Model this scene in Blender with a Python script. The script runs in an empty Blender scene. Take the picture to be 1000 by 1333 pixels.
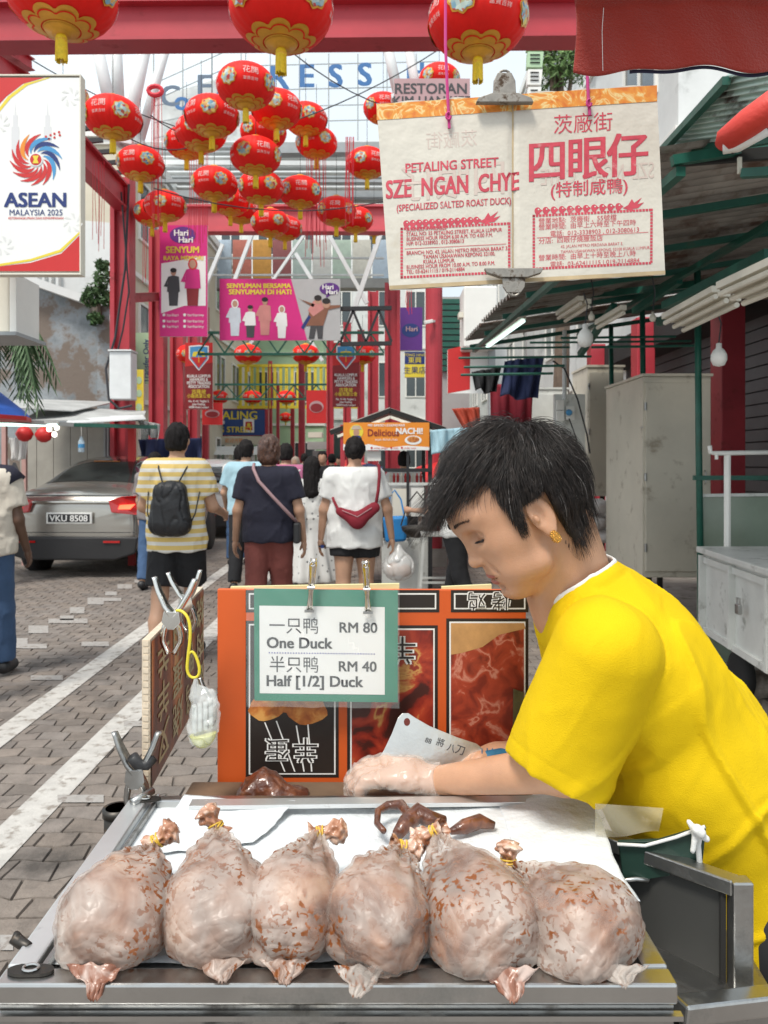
import bpy, bmesh, math, random
import numpy as np
from mathutils import Vector, Matrix

random.seed(7); RNG = np.random.default_rng(7)
scene = bpy.context.scene
COL = scene.collection
EYE = 1.45

# ---------------------------------------------------------------- camera, world, sun, exposure
cam_d = bpy.data.cameras.new("camera"); cam = bpy.data.objects.new("camera", cam_d); COL.objects.link(cam)
cam.location = (0, 0, EYE); cam.rotation_euler = (math.pi/2, 0, 0)
cam_d.sensor_fit = 'HORIZONTAL'; cam_d.sensor_width = 36; cam_d.lens = 36
cam_d.shift_y = -0.0625; cam_d.clip_start = 0.05; cam_d.clip_end = 600
cam_d.dof.use_dof = True; cam_d.dof.focus_distance = 1.12; cam_d.dof.aperture_fstop = 18
scene.camera = cam
world = bpy.data.worlds.new("World"); scene.world = world; world.use_nodes = True
wn = world.node_tree; wn.nodes.clear()
sky = wn.nodes.new('ShaderNodeTexSky'); sky.sky_type = 'NISHITA'; sky.sun_disc = False
sky.sun_elevation = math.radians(58); sky.sun_rotation = math.radians(-150)
sky.air_density = 1.0; sky.dust_density = 4.0; sky.ozone_density = 1.0
wtc = wn.nodes.new('ShaderNodeTexCoord'); wno = wn.nodes.new('ShaderNodeTexNoise')
wno.inputs['Scale'].default_value = 2.2; wno.inputs['Detail'].default_value = 6
wr = wn.nodes.new('ShaderNodeMapRange'); wr.inputs[1].default_value = .3; wr.inputs[2].default_value = .62
wr.inputs[3].default_value = .55; wr.inputs[4].default_value = .97
wm = wn.nodes.new('ShaderNodeMixRGB'); wm.inputs[2].default_value = (7.9, 8.7, 9.1, 1)   # thin bright overcast over the blue
bgn = wn.nodes.new('ShaderNodeBackground'); bgn.inputs[1].default_value = 0.125
wo = wn.nodes.new('ShaderNodeOutputWorld')
L = wn.links.new
L(wtc.outputs['Generated'], wno.inputs['Vector']); L(wno.outputs[0], wr.inputs[0]); L(wr.outputs[0], wm.inputs[0])
L(sky.outputs[0], wm.inputs[1]); L(wm.outputs[0], bgn.inputs[0]); L(bgn.outputs[0], wo.inputs[0])
sun_d = bpy.data.lights.new("sun", 'SUN'); sun_d.energy = 2.9; sun_d.angle = math.radians(14); sun_d.color = (1, .95, .87)
sun = bpy.data.objects.new("sun", sun_d); COL.objects.link(sun)
sun.rotation_euler = (math.radians(32), 0, math.radians(-30))
scene.view_settings.view_transform = 'Standard'; scene.view_settings.look = 'None'
scene.view_settings.exposure = 0.17; scene.view_settings.gamma = 1
scene.cycles.max_bounces = 6; scene.cycles.transparent_max_bounces = 12

# ---------------------------------------------------------------- helpers
def P(px, py, d):                      # a place d metres down the street, measured on the photograph
    return Vector(((px-500)/1000*d, d, EYE-(py-604)/1000*d))
V = Vector
def lerp(a, b, t): return a+(b-a)*t

def pmat(o):
    m = Matrix.Identity(4)
    while o is not None:
        m = Matrix.LocRotScale(o.location, o.rotation_euler, o.scale) @ m; o = o.parent
    return m
def props(o, label=None, cat=None, group=None, kind=None):
    if label: o['label'] = label
    if cat: o['category'] = cat
    if group: o['group'] = group
    if kind: o['kind'] = kind
    return o
def thing(name, label, cat, loc=(0,0,0), rz=0, group=None):
    o = bpy.data.objects.new(name, None); COL.objects.link(o); o.location = loc; o.rotation_euler = (0,0,rz)
    o.empty_display_size = .05
    return props(o, label, cat, group)
def link(name, me, mat=None, parent=None, smooth=False, world_co=True, **kw):
    if mat is not None:
        for m in (mat if isinstance(mat, (list, tuple)) else [mat]): me.materials.append(m)
    if world_co and parent is not None: me.transform(pmat(parent).inverted())
    if smooth: me.polygons.foreach_set('use_smooth', [True]*len(me.polygons))
    o = bpy.data.objects.new(name, me); COL.objects.link(o)
    if parent is not None: o.parent = parent
    return props(o, **kw)
def copy_tree(o, parent=None, loc=None, rot=None, sc=None, label=None):
    c = o.copy(); COL.objects.link(c)
    if parent is not None: c.parent = parent
    if loc is not None: c.location = loc
    if rot is not None: c.rotation_euler = rot
    if sc is not None: c.scale = sc
    if label: c['label'] = label
    for ch in list(o.children): copy_tree(ch, c)
    return c

class MB:
    def __init__(s): s.v = []; s.f = []; s.m = []; s.mi = 0
    def add(s, vs, fs):
        n = len(s.v); s.v += [tuple(v) for v in vs]; s.f += [tuple(i+n for i in f) for f in fs]; s.m += [s.mi]*len(fs); return s
    def hexa(s, p):                     # 8 corners: bottom ring 0-3, top ring 4-7
        return s.add(p, [(3,2,1,0),(4,5,6,7),(0,1,5,4),(1,2,6,5),(2,3,7,6),(3,0,4,7)])
    def box(s, c, d, rz=0, R=None):
        c = V(c); x, y, z = d[0]/2, d[1]/2, d[2]/2
        R = R or Matrix.Rotation(rz, 3, 'Z')
        return s.hexa([c+R@V(q) for q in ((-x,-y,-z),(x,-y,-z),(x,y,-z),(-x,y,-z),(-x,-y,z),(x,-y,z),(x,y,z),(-x,y,z))])
    def bx(s, x0, x1, y0, y1, z0, z1): return s.box(((x0+x1)/2,(y0+y1)/2,(z0+z1)/2),(x1-x0,y1-y0,z1-z0))
    def bar(s, a, b, w, h=None, up=(0,0,1)):
        a, b = V(a), V(b); h = h or w; d = (b-a); L_ = d.length
        if L_ < 1e-6: return s
        d.normalize(); u = V(up)
        if abs(d.dot(u)) > .98: u = V((0,1,0))
        x = d.cross(u).normalized(); z = x.cross(d)
        p = []
        for q in (a, b):
            p += [q-x*w/2-z*h/2, q+x*w/2-z*h/2, q+x*w/2+z*h/2, q-x*w/2+z*h/2]
        return s.hexa(p)
    def tube(s, pts, r, n=8, cap=True, closed=False):
        pts = [V(p) for p in pts]; N = len(pts); rr = r if isinstance(r, (list, tuple)) else [r]*N
        rings = []; prev = None
        for i, p in enumerate(pts):
            if closed: t = pts[(i+1)%N]-pts[i-1]
            else: t = pts[min(i+1,N-1)]-pts[max(i-1,0)]
            t.normalize()
            if prev is None:
                a = V((0,0,1)) if abs(t.z) < .9 else V((1,0,0)); x = t.cross(a).normalized()
            else:
                x = prev-t*prev.dot(t)
                x = x.normalized() if x.length > 1e-6 else t.orthogonal().normalized()
            prev = x; y = t.cross(x)
            rings.append([p+(x*math.cos(2*math.pi*k/n)+y*math.sin(2*math.pi*k/n))*rr[i] for k in range(n)])
        vs = [q for R_ in rings for q in R_]; fs = []
        for i in range(N if closed else N-1):
            j = (i+1) % N
            for k in range(n): fs.append((i*n+k, i*n+(k+1)%n, j*n+(k+1)%n, j*n+k))
        if cap and not closed: fs += [tuple(range(n-1,-1,-1)), tuple(range((N-1)*n, N*n))]
        return s.add(vs, fs)
    def lathe(s, prof, n=24, c=(0,0,0), M=None):
        vs = []; fs = []; c = V(c)
        for (r, z) in prof:
            for k in range(n):
                a = 2*math.pi*k/n; q = V((r*math.cos(a), r*math.sin(a), z))
                vs.append(c+(M@q if M else q))
        for i in range(len(prof)-1):
            for k in range(n): fs.append((i*n+k, i*n+(k+1)%n, (i+1)*n+(k+1)%n, (i+1)*n+k))
        if prof[0][0] > 1e-5: fs.append(tuple(range(n-1,-1,-1)))
        if prof[-1][0] > 1e-5: fs.append(tuple(range((len(prof)-1)*n, len(prof)*n)))
        return s.add(vs, fs)
    def prism(s, pts, n):               # polygon (3D points) pushed along vector n
        pts = [V(p) for p in pts]; n = V(n); k = len(pts)
        return s.add(pts+[p+n for p in pts], [tuple(range(k-1,-1,-1)), tuple(range(k,2*k))]+[(i,(i+1)%k,k+(i+1)%k,k+i) for i in range(k)])
    def quad(s, a, b, c, d): return s.add([a,b,c,d], [(0,1,2,3)])
    def grid(s, fn, nu, nv):            # fn(u,v) in 0..1
        vs = [fn(i/nu, j/nv) for j in range(nv+1) for i in range(nu+1)]
        return s.add(vs, [(j*(nu+1)+i, j*(nu+1)+i+1, (j+1)*(nu+1)+i+1, (j+1)*(nu+1)+i) for j in range(nv) for i in range(nu)])
    def mesh(s, name='m'):
        me = bpy.data.meshes.new(name); me.from_pydata([tuple(v) for v in s.v], [], s.f)
        if any(s.m): me.polygons.foreach_set('material_index', s.m)
        me.update(); return me
    def build(s, name, mat=None, parent=None, smooth=False, bevel=0, subdiv=0, world_co=True, **kw):
        me = s.mesh(name)
        bm = bmesh.new(); bm.from_mesh(me); bmesh.ops.recalc_face_normals(bm, faces=bm.faces); bm.to_mesh(me); bm.free()
        o = link(name, me, mat, parent, smooth, world_co, **kw)
        if bevel:
            m = o.modifiers.new('b', 'BEVEL'); m.width = bevel; m.segments = 2; m.limit_method = 'ANGLE'; m.angle_limit = .6
        if subdiv:
            m = o.modifiers.new('s', 'SUBSURF'); m.levels = m.render_levels = subdiv
        return o

class Fr:                               # a flat face: centre O, unit right U, unit up V; n = toward the viewer
    def __init__(s, O, U, W): s.O = V(O); s.U = V(U).normalized(); s.V = V(W).normalized(); s.N = s.U.cross(s.V).normalized()
    def p(s, u, v, n=0): return s.O+s.U*u+s.V*v+s.N*n
    def rect(s, u0, v0, u1, v1, n, name, mat, parent, **kw):
        return MB().quad(s.p(u0,v0,n), s.p(u1,v0,n), s.p(u1,v1,n), s.p(u0,v1,n)).build(name, mat, parent, **kw)
    def poly(s, pts, n, name, mat, parent, **kw):
        return MB().add([s.p(u, v, n) for u, v in pts], [tuple(range(len(pts)))]).build(name, mat, parent, **kw)
def text(fr, body, size, u, v, n, mat, parent, bold=0., align='CENTER', sx=1., rot=0., name='lettering', flip=False, warp=None, rows=None):
    c = bpy.data.curves.new('t', 'FONT'); c.body = body; c.size = 1; c.align_x = align
    c.resolution_u = 3
    if rows: c.space_line = rows
    o = bpy.data.objects.new('t', c); COL.objects.link(o)
    me = bpy.data.meshes.new_from_object(o.evaluated_get(bpy.context.evaluated_depsgraph_get()))
    bpy.data.objects.remove(o); bpy.data.curves.remove(c)
    vs = []; fs = []; base = [tuple(p.co) for p in me.vertices]; pf_ = [tuple(p.vertices) for p in me.polygons]
    bpy.data.meshes.remove(me)
    ca, sa = math.cos(rot), math.sin(rot); b = bold
    offs = [(0,0)] if not b else [(-b,-b*.5),(b,-b*.5),(-b,b*.5),(b,b*.5),(0,0)]
    eps = size*.0012 if not warp else .00006
    for k, (ox, oy) in enumerate(offs):
        n0 = len(vs)
        for p in base:
            x, y = (p[0]+ox)*size*sx*(-1 if flip else 1), (p[1]+oy-.35)*size
            x, y = x*ca-y*sa, x*sa+y*ca
            vs.append(tuple(warp(u+x, v+y, n+k*eps) if warp else fr.p(u+x, v+y, n+k*eps)))
        fs += [tuple(i+n0 for i in f) for f in pf_]
    me = bpy.data.meshes.new(name); me.from_pydata(vs, [], fs); me.update()
    return link(name, me, mat, parent)

# ---------------------------------------------------------------- materials
def mat(name, col, rough=.55, metal=0., var=.12, vs=5., bump=0., bs=60., dirt=0., dcol=(.12,.1,.08), ds=2.5, spec=.5,
        emit=0., alpha=1., trans=0., sss=0., coord='pos', coat=0., stretch=None, attr=False, sheen=0., dedge=.12):
    m = bpy.data.materials.new(name); m.use_nodes = True; t = m.node_tree; N = t.nodes; K = t.links.new
    b = N['Principled BSDF']; col = tuple(col)+(1,)
    b.inputs['Roughness'].default_value = rough; b.inputs['Metallic'].default_value = metal
    b.inputs['Specular IOR Level'].default_value = spec; b.inputs['Alpha'].default_value = alpha
    b.inputs['Transmission Weight'].default_value = trans; b.inputs['Coat Weight'].default_value = coat
    b.inputs['Base Color'].default_value = col
    if sheen: b.inputs['Sheen Weight'].default_value = sheen
    if sss:
        b.inputs['Subsurface Weight'].default_value = sss; b.inputs['Subsurface Radius'].default_value = (.02,.008,.004); b.inputs['Subsurface Scale'].default_value = .5
    if coord == 'obj': tc = N.new('ShaderNodeTexCoord').outputs['Object']
    else: tc = N.new('ShaderNodeNewGeometry').outputs['Position']
    if stretch:
        mp = N.new('ShaderNodeMapping'); mp.inputs['Scale'].default_value = stretch; K(tc, mp.inputs[0]); tc = mp.outputs[0]
    out = None
    def noise(sc, det=4., ro=.6):
        n = N.new('ShaderNodeTexNoise'); n.inputs['Scale'].default_value = sc; n.inputs['Detail'].default_value = det
        n.inputs['Roughness'].default_value = ro; K(tc, n.inputs['Vector']); return n
    if var or attr:
        n = noise(vs, 5.); mr = N.new('ShaderNodeMapRange')
        mr.inputs[1].default_value = .28; mr.inputs[2].default_value = .72; mr.inputs[3].default_value = 1-var; mr.inputs[4].default_value = 1+var
        K(n.outputs[0], mr.inputs[0])
        hsv = N.new('ShaderNodeHueSaturation'); hsv.inputs['Color'].default_value = col; K(mr.outputs[0], hsv.inputs['Value']); out = hsv.outputs[0]
        if attr:
            at = N.new('ShaderNodeAttribute'); at.attribute_name = 'tint'
            mx = N.new('ShaderNodeMixRGB'); mx.blend_type = 'MULTIPLY'; mx.inputs[0].default_value = 1
            K(out, mx.inputs[1]); K(at.outputs['Color'], mx.inputs[2]); out = mx.outputs[0]
    if dirt:
        n = noise(ds, 8., .65); mr = N.new('ShaderNodeMapRange'); e = 1-dirt
        mr.inputs[1].default_value = .34+.36*e; mr.inputs[2].default_value = .34+.36*e+dedge
        K(n.outputs[0], mr.inputs[0])
        mx = N.new('ShaderNodeMixRGB'); mx.inputs[1].default_value = col; mx.inputs[2].default_value = tuple(dcol)+(1,)
        K(mr.outputs[0], mx.inputs[0])
        if out: K(out, mx.inputs[1])
        out = mx.outputs[0]
        r2 = N.new('ShaderNodeMapRange'); r2.inputs[3].default_value = rough; r2.inputs[4].default_value = min(1, rough+.3)
        K(mr.outputs[0], r2.inputs[0]); K(r2.outputs[0], b.inputs['Roughness'])
    if out: K(out, b.inputs['Base Color'])
    if emit:
        b.inputs['Emission Color'].default_value = col; b.inputs['Emission Strength'].default_value = emit
    if bump:
        n = noise(bs, 4.); bp = N.new('ShaderNodeBump'); bp.inputs['Strength'].default_value = min(1, bump); bp.inputs['Distance'].default_value = .01
        K(n.outputs[0], bp.inputs['Height']); K(bp.outputs[0], b.inputs['Normal'])
    return m
def ramp_mat(name, stops, scale=8., det=5., rough=.5, dist=0., kind='noise', bump=0., stretch=None, coat=0., alpha=1., metal=0.):
    m = bpy.data.materials.new(name); m.use_nodes = True; t = m.node_tree; N = t.nodes; K = t.links.new
    b = N['Principled BSDF']; b.inputs['Roughness'].default_value = rough; b.inputs['Coat Weight'].default_value = coat; b.inputs['Alpha'].default_value = alpha
    b.inputs['Metallic'].default_value = metal
    tc = N.new('ShaderNodeNewGeometry').outputs['Position']
    if stretch:
        mp = N.new('ShaderNodeMapping'); mp.inputs['Scale'].default_value = stretch; K(tc, mp.inputs[0]); tc = mp.outputs[0]
    if kind == 'noise':
        n = N.new('ShaderNodeTexNoise'); n.inputs['Detail'].default_value = det; n.inputs['Distortion'].default_value = dist; o = n.outputs[0]
    else:
        n = N.new('ShaderNodeTexVoronoi'); o = n.outputs['Distance'] if kind == 'voro' else n.outputs['Color']
    n.inputs['Scale'].default_value = scale; K(tc, n.inputs['Vector'])
    r = N.new('ShaderNodeValToRGB'); e = r.color_ramp.elements
    for i, (p, c) in enumerate(stops):
        el = e[i] if i < 2 else e.new(p)
        el.position = p; el.color = tuple(c)+(1,)
    K(o, r.inputs[0]); K(r.outputs[0], b.inputs['Base Color'])
    if bump:
        bp = N.new('ShaderNodeBump'); bp.inputs['Strength'].default_value = bump; bp.inputs['Distance'].default_value = .01; K(o, bp.inputs['Height']); K(bp.outputs[0], b.inputs['Normal'])
    return m

# ---------------------------------------------------------------- implicit surfaces for bodies, cloth and soft things
def _h(ix, iy, iz, seed):
    n = (ix*374761393+iy*668265263+iz*2147483647+seed*1274126177) & 0xffffffff
    n = ((n ^ (n >> 13))*1274126177) & 0xffffffff
    return ((n ^ (n >> 16)) & 0xffff)/65535.
def vnoise(p, sc, seed=0):
    q = np.asarray(p)*sc; i = np.floor(q).astype(np.int64); f = q-i; f = f*f*(3-2*f)
    r = 0
    for a in (0,1):
        for b in (0,1):
            for c in (0,1):
                w = (f[:,0] if a else 1-f[:,0])*(f[:,1] if b else 1-f[:,1])*(f[:,2] if c else 1-f[:,2])
                r = r+w*_h(i[:,0]+a, i[:,1]+b, i[:,2]+c, seed)
    return r*2-1
def fbm(p, sc, oc=3, seed=0):
    r = 0; a = 1.
    for k in range(oc): r = r+a*vnoise(p, sc*2**k, seed+k); a *= .5
    return r
def cone(a, b, ra, rb, flat=None, k=1.):
    a, b = np.array(a, float), np.array(b, float); ab = b-a; L2 = max(ab@ab, 1e-9)
    if flat is not None: flat = np.array(flat, float); flat /= np.linalg.norm(flat)
    def f(p):
        q = p-a; t = np.clip(q@ab/L2, 0, 1); q = q-t[:,None]*ab
        if flat is not None: q = q+np.outer((q@flat)*(1/k-1), flat)
        return np.sqrt((q*q).sum(1))-(ra+(rb-ra)*t)
    return f
def ell(c, r, M=None):
    c = np.array(c, float); r = np.array(r, float); R = None if M is None else np.array(M)
    def f(p):
        q = p-c
        if R is not None: q = q@R           # rows of R.T are axes
        k0 = np.sqrt(((q/r)**2).sum(1)); k1 = np.sqrt(((q/(r*r))**2).sum(1))
        return k0*(k0-1)/np.maximum(k1, 1e-9)
    return f
def smin(a, b, k):
    h = np.clip(.5+.5*(b-a)/k, 0, 1); return b+(a-b)*h-k*h*(1-h)
def smax(a, b, k): return -smin(-a, -b, k)
def union(fs, k):
    def f(p):
        d = fs[0](p)
        for g in fs[1:]: d = smin(d, g(p), k)
        return d
    return f
def tri(x): return np.abs((x % 1.)-.5)*2
def crumple(p, freq, n, seed):                  # straight sharp folds in many directions, as in stiff film
    rg = np.random.default_rng(seed); q = p+.012*np.stack([fbm(p, 9, 1, seed+k) for k in range(3)], 1); r = 0
    for k in range(n):
        d = rg.normal(size=3); d /= np.linalg.norm(d); r = np.maximum(r, tri(q@d*freq*rg.uniform(.6,1.5)+rg.random())*rg.uniform(.5,1)) if k % 2 else r+tri(q@d*freq*rg.uniform(.6,1.5)+rg.random())*.5
    return r
def iso(f, lo, hi, h, name='m'):
    lo = np.array(lo, float); hi = np.array(hi, float); n = np.maximum(4, np.ceil((hi-lo)/h).astype(int)+1)
    ax = [lo[i]+h*np.arange(n[i]) for i in range(3)]
    # coarse pass first, fine values only near the surface
    X, Y, Z = np.meshgrid(*ax, indexing='ij'); Pn = np.stack([X.ravel(), Y.ravel(), Z.ravel()], 1)
    st = 4
    cx = [a[::st] for a in ax]; CX = np.meshgrid(*cx, indexing='ij'); cd = f(np.stack([c.ravel() for c in CX], 1)).reshape([len(c) for c in cx])
    idx = [np.minimum((np.arange(n[i])+st//2)//st, len(cx[i])-1) for i in range(3)]
    D = cd[np.ix_(*idx)].ravel().copy()
    near = np.abs(D) < h*st*1.35
    D[near] = f(Pn[near]); D = D.reshape(n)
    ins = D < 0
    cnt = np.zeros(n-1, int); acc = np.zeros(tuple(n-1)+(3,)); 
    off = [(a,b,c) for a in (0,1) for b in (0,1) for c in (0,1)]
    sl = lambda o: tuple(slice(o[i], o[i]+n[i]-1) for i in range(3))
    for a in off:
        for x in range(3):
            if a[x] == 0:
                b = list(a); b[x] = 1
                da, db = D[sl(a)], D[sl(b)]; m = (da < 0) != (db < 0)
                t = np.where(m, da/np.where(m, da-db, 1), 0)
                for y in range(3): acc[..., y] += np.where(m, a[y]+(t if y == x else 0), 0)
                cnt += m
    act = cnt > 0; vid = -np.ones(n-1, int); vid[act] = np.arange(act.sum())
    ijk = np.argwhere(act); vs = lo+h*(ijk+acc[act]/cnt[act][:,None])
    quads = []
    for x in range(3):
        y, z = (x+1)%3, (x+2)%3
        s0 = [slice(0,n[i]) for i in range(3)]; s0[x] = slice(0,n[x]-1); s1 = list(s0); s1[x] = slice(1,n[x])
        ch = ins[tuple(s0)] != ins[tuple(s1)]
        e = np.argwhere(ch); ok = (e[:,y] > 0)&(e[:,z] > 0)&(e[:,y] < n[y]-1)&(e[:,z] < n[z]-1); e = e[ok]
        if not len(e): continue
        def g(dy, dz):
            q = e.copy(); q[:,y] += dy; q[:,z] += dz; return vid[q[:,0], q[:,1], q[:,2]]
        q = np.stack([g(-1,-1), g(0,-1), g(0,0), g(-1,0)], 1)
        fl = ~ins[e[:,0], e[:,1], e[:,2]]; q[fl] = q[fl][:, ::-1]
        quads.append(q)
    q = np.concatenate(quads); q = q[(q >= 0).all(1)]
    me = bpy.data.meshes.new(name); me.vertices.add(len(vs)); me.vertices.foreach_set('co', vs.ravel())
    me.loops.add(q.size); me.loops.foreach_set('vertex_index', q.ravel().astype(np.int32))
    me.polygons.add(len(q)); me.polygons.foreach_set('loop_start', np.arange(0, q.size, 4, dtype=np.int32))
    me.polygons.foreach_set('use_smooth', np.ones(len(q), bool)); me.update(); me.validate()
    return me
M = {}
def mk(k, *a, **kw): M[k] = mat(k, *a, **kw); return M[k]
mk('paint_worn', (.36,.34,.32), .85, var=.2, vs=20, dirt=.55, dcol=(.22,.19,.17), ds=20)
mk('mortar', (.045,.04,.037), .95, bump=.5, bs=120)
mk('paver', (.20,.170,.148), .82, var=.22, vs=9, bump=.55, bs=70, dirt=.42, dcol=(.075,.065,.058), ds=1.3, attr=True)
mk('road_far', (.19,.165,.148), .85, var=.2, vs=7, bump=.3, bs=30, dirt=.35, dcol=(.12,.105,.095), ds=1.5)
mk('road_paint', (.50,.48,.45), .8, var=.15, vs=12, dirt=.50, dcol=(.27,.24,.21), ds=14, bump=.3, bs=90)
mk('concrete', (.3,.27,.24), .9, var=.2, vs=6, bump=.5, bs=60, dirt=.4, dcol=(.14,.12,.1), ds=5)
mk('red_steel', (.42,.035,.05), .45, var=.12, vs=3, dirt=.3, dcol=(.25,.03,.035), ds=4)
mk('red_steel_pale', (.55,.09,.11), .5, var=.1, vs=2)
mk('black_metal', (.02,.02,.022), .5)
mk('dark', (.02,.019,.018), .9)
mk('white_steel', (.68,.7,.7), .45, var=.08)
mk('grey_steel', (.32,.34,.35), .5, var=.1)
mk('green_steel', (.012,.095,.066), .42, var=.2, vs=12, dirt=.35, dcol=(.05,.09,.06), ds=9)
mk('cream_plastic', (.7,.66,.56), .5, var=.06)
mk('white_paint', (.78,.77,.73), .5, var=.05)
mk('wall_white', (.66,.67,.66), .85, var=.1, vs=1.2, dirt=.4, dcol=(.4,.41,.4), ds=.8)
mk('wall_grey', (.36,.36,.35), .9, var=.15, vs=1.5)
mk('wall_dark', (.13,.13,.13), .8, var=.2, vs=2)
mk('wall_cream', (.6,.55,.44), .85, var=.1, vs=1)
mk('wall_green', (.42,.58,.38), .8, var=.1, vs=1)
mk('glass_dark', (.05,.065,.07), .12, var=0, spec=.8)
mk('yellow_paint', (.75,.6,.05), .6)
mk('blue_sign', (.02,.06,.22), .5)
mk('old_wall', (.30,.33,.35), .9, var=.4, vs=3.2, bump=.9, bs=14, dirt=.62, dcol=(.19,.155,.13), ds=1.6, dedge=.08)
mk('shutter', (.34,.32,.28), .6, var=.1)
mk('foliage', (.05,.105,.035), .6, var=.5, vs=3)
mk('foliage_pale', (.13,.22,.07), .6, var=.45, vs=3)
mk('bark', (.16,.12,.09), .9, var=.3, vs=8)
mk('cable', (.025,.025,.03), .6, var=0)
mk('red_thread', (.6,.03,.05), .6, var=0)
mk('tarp_grey', (.4,.41,.4), .7, var=.2, vs=3, bump=.4, bs=12)
mk('tarp_blue', (.03,.12,.5), .6, var=.1)
mk('lamp_glow', (1,.95,.85), .5, var=0, emit=2.2)
mk('tube_glow', (.75,1,.95), .5, var=0, emit=1.6)

# ---------------------------------------------------------------- ground
g = MB(); 
g.grid(lambda u, v: V((lerp(-150,150,u), lerp(-6,300,v), -.012)), 6, 6).build('road', M['road_far'], kind='structure')
ROADP = bpy.data.objects['road']
def jit(k, j):
    a = math.sin(k*127.1+j*311.7)*43758.5453; b = math.sin(k*269.5+j*183.3)*43758.5453
    return ((a-math.floor(a))-.5, (b-math.floor(b))-.5)
PW, PH = .078, .112
def pv(k, j):
    a, b = jit(k, j); x = k*PW+a*.026; y = j*PH+b*.040
    return V((x-.03*y, y, 0))
def paver_geo(i, j):
    k = 2*i+(j%2)
    pts = [pv(k,j), pv(k+1,j), pv(k+2,j), pv(k+2,j+1), pv(k+1,j+1), pv(k,j+1)]
    c = sum(pts, V((0,0,0)))/6; tx, ty = jit(i*7+3, j*5+1); tz, _ = jit(i*3, j*9)
    top = []; low = []
    for p in pts:
        d = p-c; q = c+d*(1-.007/max(d.length,.02)); q.z = .0+d.x*tx*.02+d.y*ty*.02; top.append(q)
        q2 = c+d*(1-.003/max(d.length,.02)); q2.z = -.012; low.append(q2)
    tint = .86+.28*(tz+.5)
    return low, top, (tint*(1+.05*tx), tint, tint*(1-.06*tx))
def paver_mesh(items):
    vs = []; fs = []; cs = []
    for (i, j) in items:
        lo, to, tc = paver_geo(i, j); n = len(vs); vs += lo+to
        fs.append(tuple(range(n+6, n+12))); fs += [(n+a, n+(a+1)%6, n+6+(a+1)%6, n+6+a) for a in range(6)]
        cs += [tc]*7
    me = bpy.data.meshes.new('paver'); me.from_pydata([tuple(v) for v in vs], [], fs)
    at = me.color_attributes.new('tint', 'FLOAT_COLOR', 'CORNER')
    arr = []
    for p, c in zip(me.polygons, cs): arr += [c[0], c[1], c[2], 1.]*p.loop_total
    at.data.foreach_set('color', arr); me.update(); return me
near = []; rest = []
for j in range(int(1.2/PH), int(13/PH)):
    y = j*PH
    for i in range(int(-8/(2*PW)), int(2.05/(2*PW))):
        x = 2*i*PW-.03*y
        if x > 2.0: continue
        px = 500+x/y*1000; py = 604+1450/y
        if -15 < px < 1010 and y < 13:
            if -12 < px < 196 and py < 1345: near.append((abs(y)+.0*x, i, j))
            else: rest.append((i, j))
        elif y < 5: rest.append((i, j))
near.sort()
for _, i, j in near[:300]:
    link('paver', paver_mesh([(i, j)]), M['paver'], ROADP)
link('pavers', paver_mesh([(i, j) for _, i, j in near[300:]]+rest), M['paver'], ROADP, kind='stuff')

def G(px, py): return P(px, py, EYE*1000/(py-604))
def gsheet(name, pts, z=.0045, m='road_paint'):
    MB().add([V((p[0], p[1], z)) for p in pts], [tuple(range(len(pts)))]).build(name, M[m], kind='structure')
def gline(x0, y0, x1, y1, w):
    gsheet('road_marking', [(x0-w/2,y0),(x0+w/2,y0),(x1+w/2,y1),(x1-w/2,y1)])
gline(-1.98, 1.6, -2.3, 16, .15); gline(-1.44, 1.4, -1.56, 16, .16)
for (x0, x1, y, h) in [(75,135,1041,10),(40,82,883,6),(106,142,839,6),(28,61,842,6),(63,114,809,6),(161,195,943,7),(0,17,1229,20),
                       (4,36,838,13),(37,63,820,10),(78,96,805,6),(91,110,795,8),(114,135,783,9),(133,158,781,4),(137,152,773,5),(153,172,764,6),(175,190,757,4),(265,282,832,5)]:
    gsheet('road_marking', [G(x0,y+h/2), G(x1,y+h/2), G(x1,y-h/2), G(x0,y-h/2)], .0048+.0002*(x0%5), 'paint_worn')
# raised pavement on the right with its kerb stones
pavp = MB().bx(2.28, 9, 1.0, 60, -.012, .14).build('pavement', M['concrete'], kind='structure')
for k in range(16):
    y0 = 1.6+k*.9; MB().bx(2.1, 2.274, y0, y0+.885, -.012, .15+.004*math.sin(k*3)).build('kerbstone', M['concrete'], pavp, bevel=.012)
MB().bx(-14, -6.8, 4, 60, -.012, .13).build('pavement', M['concrete'], kind='structure')

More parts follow.
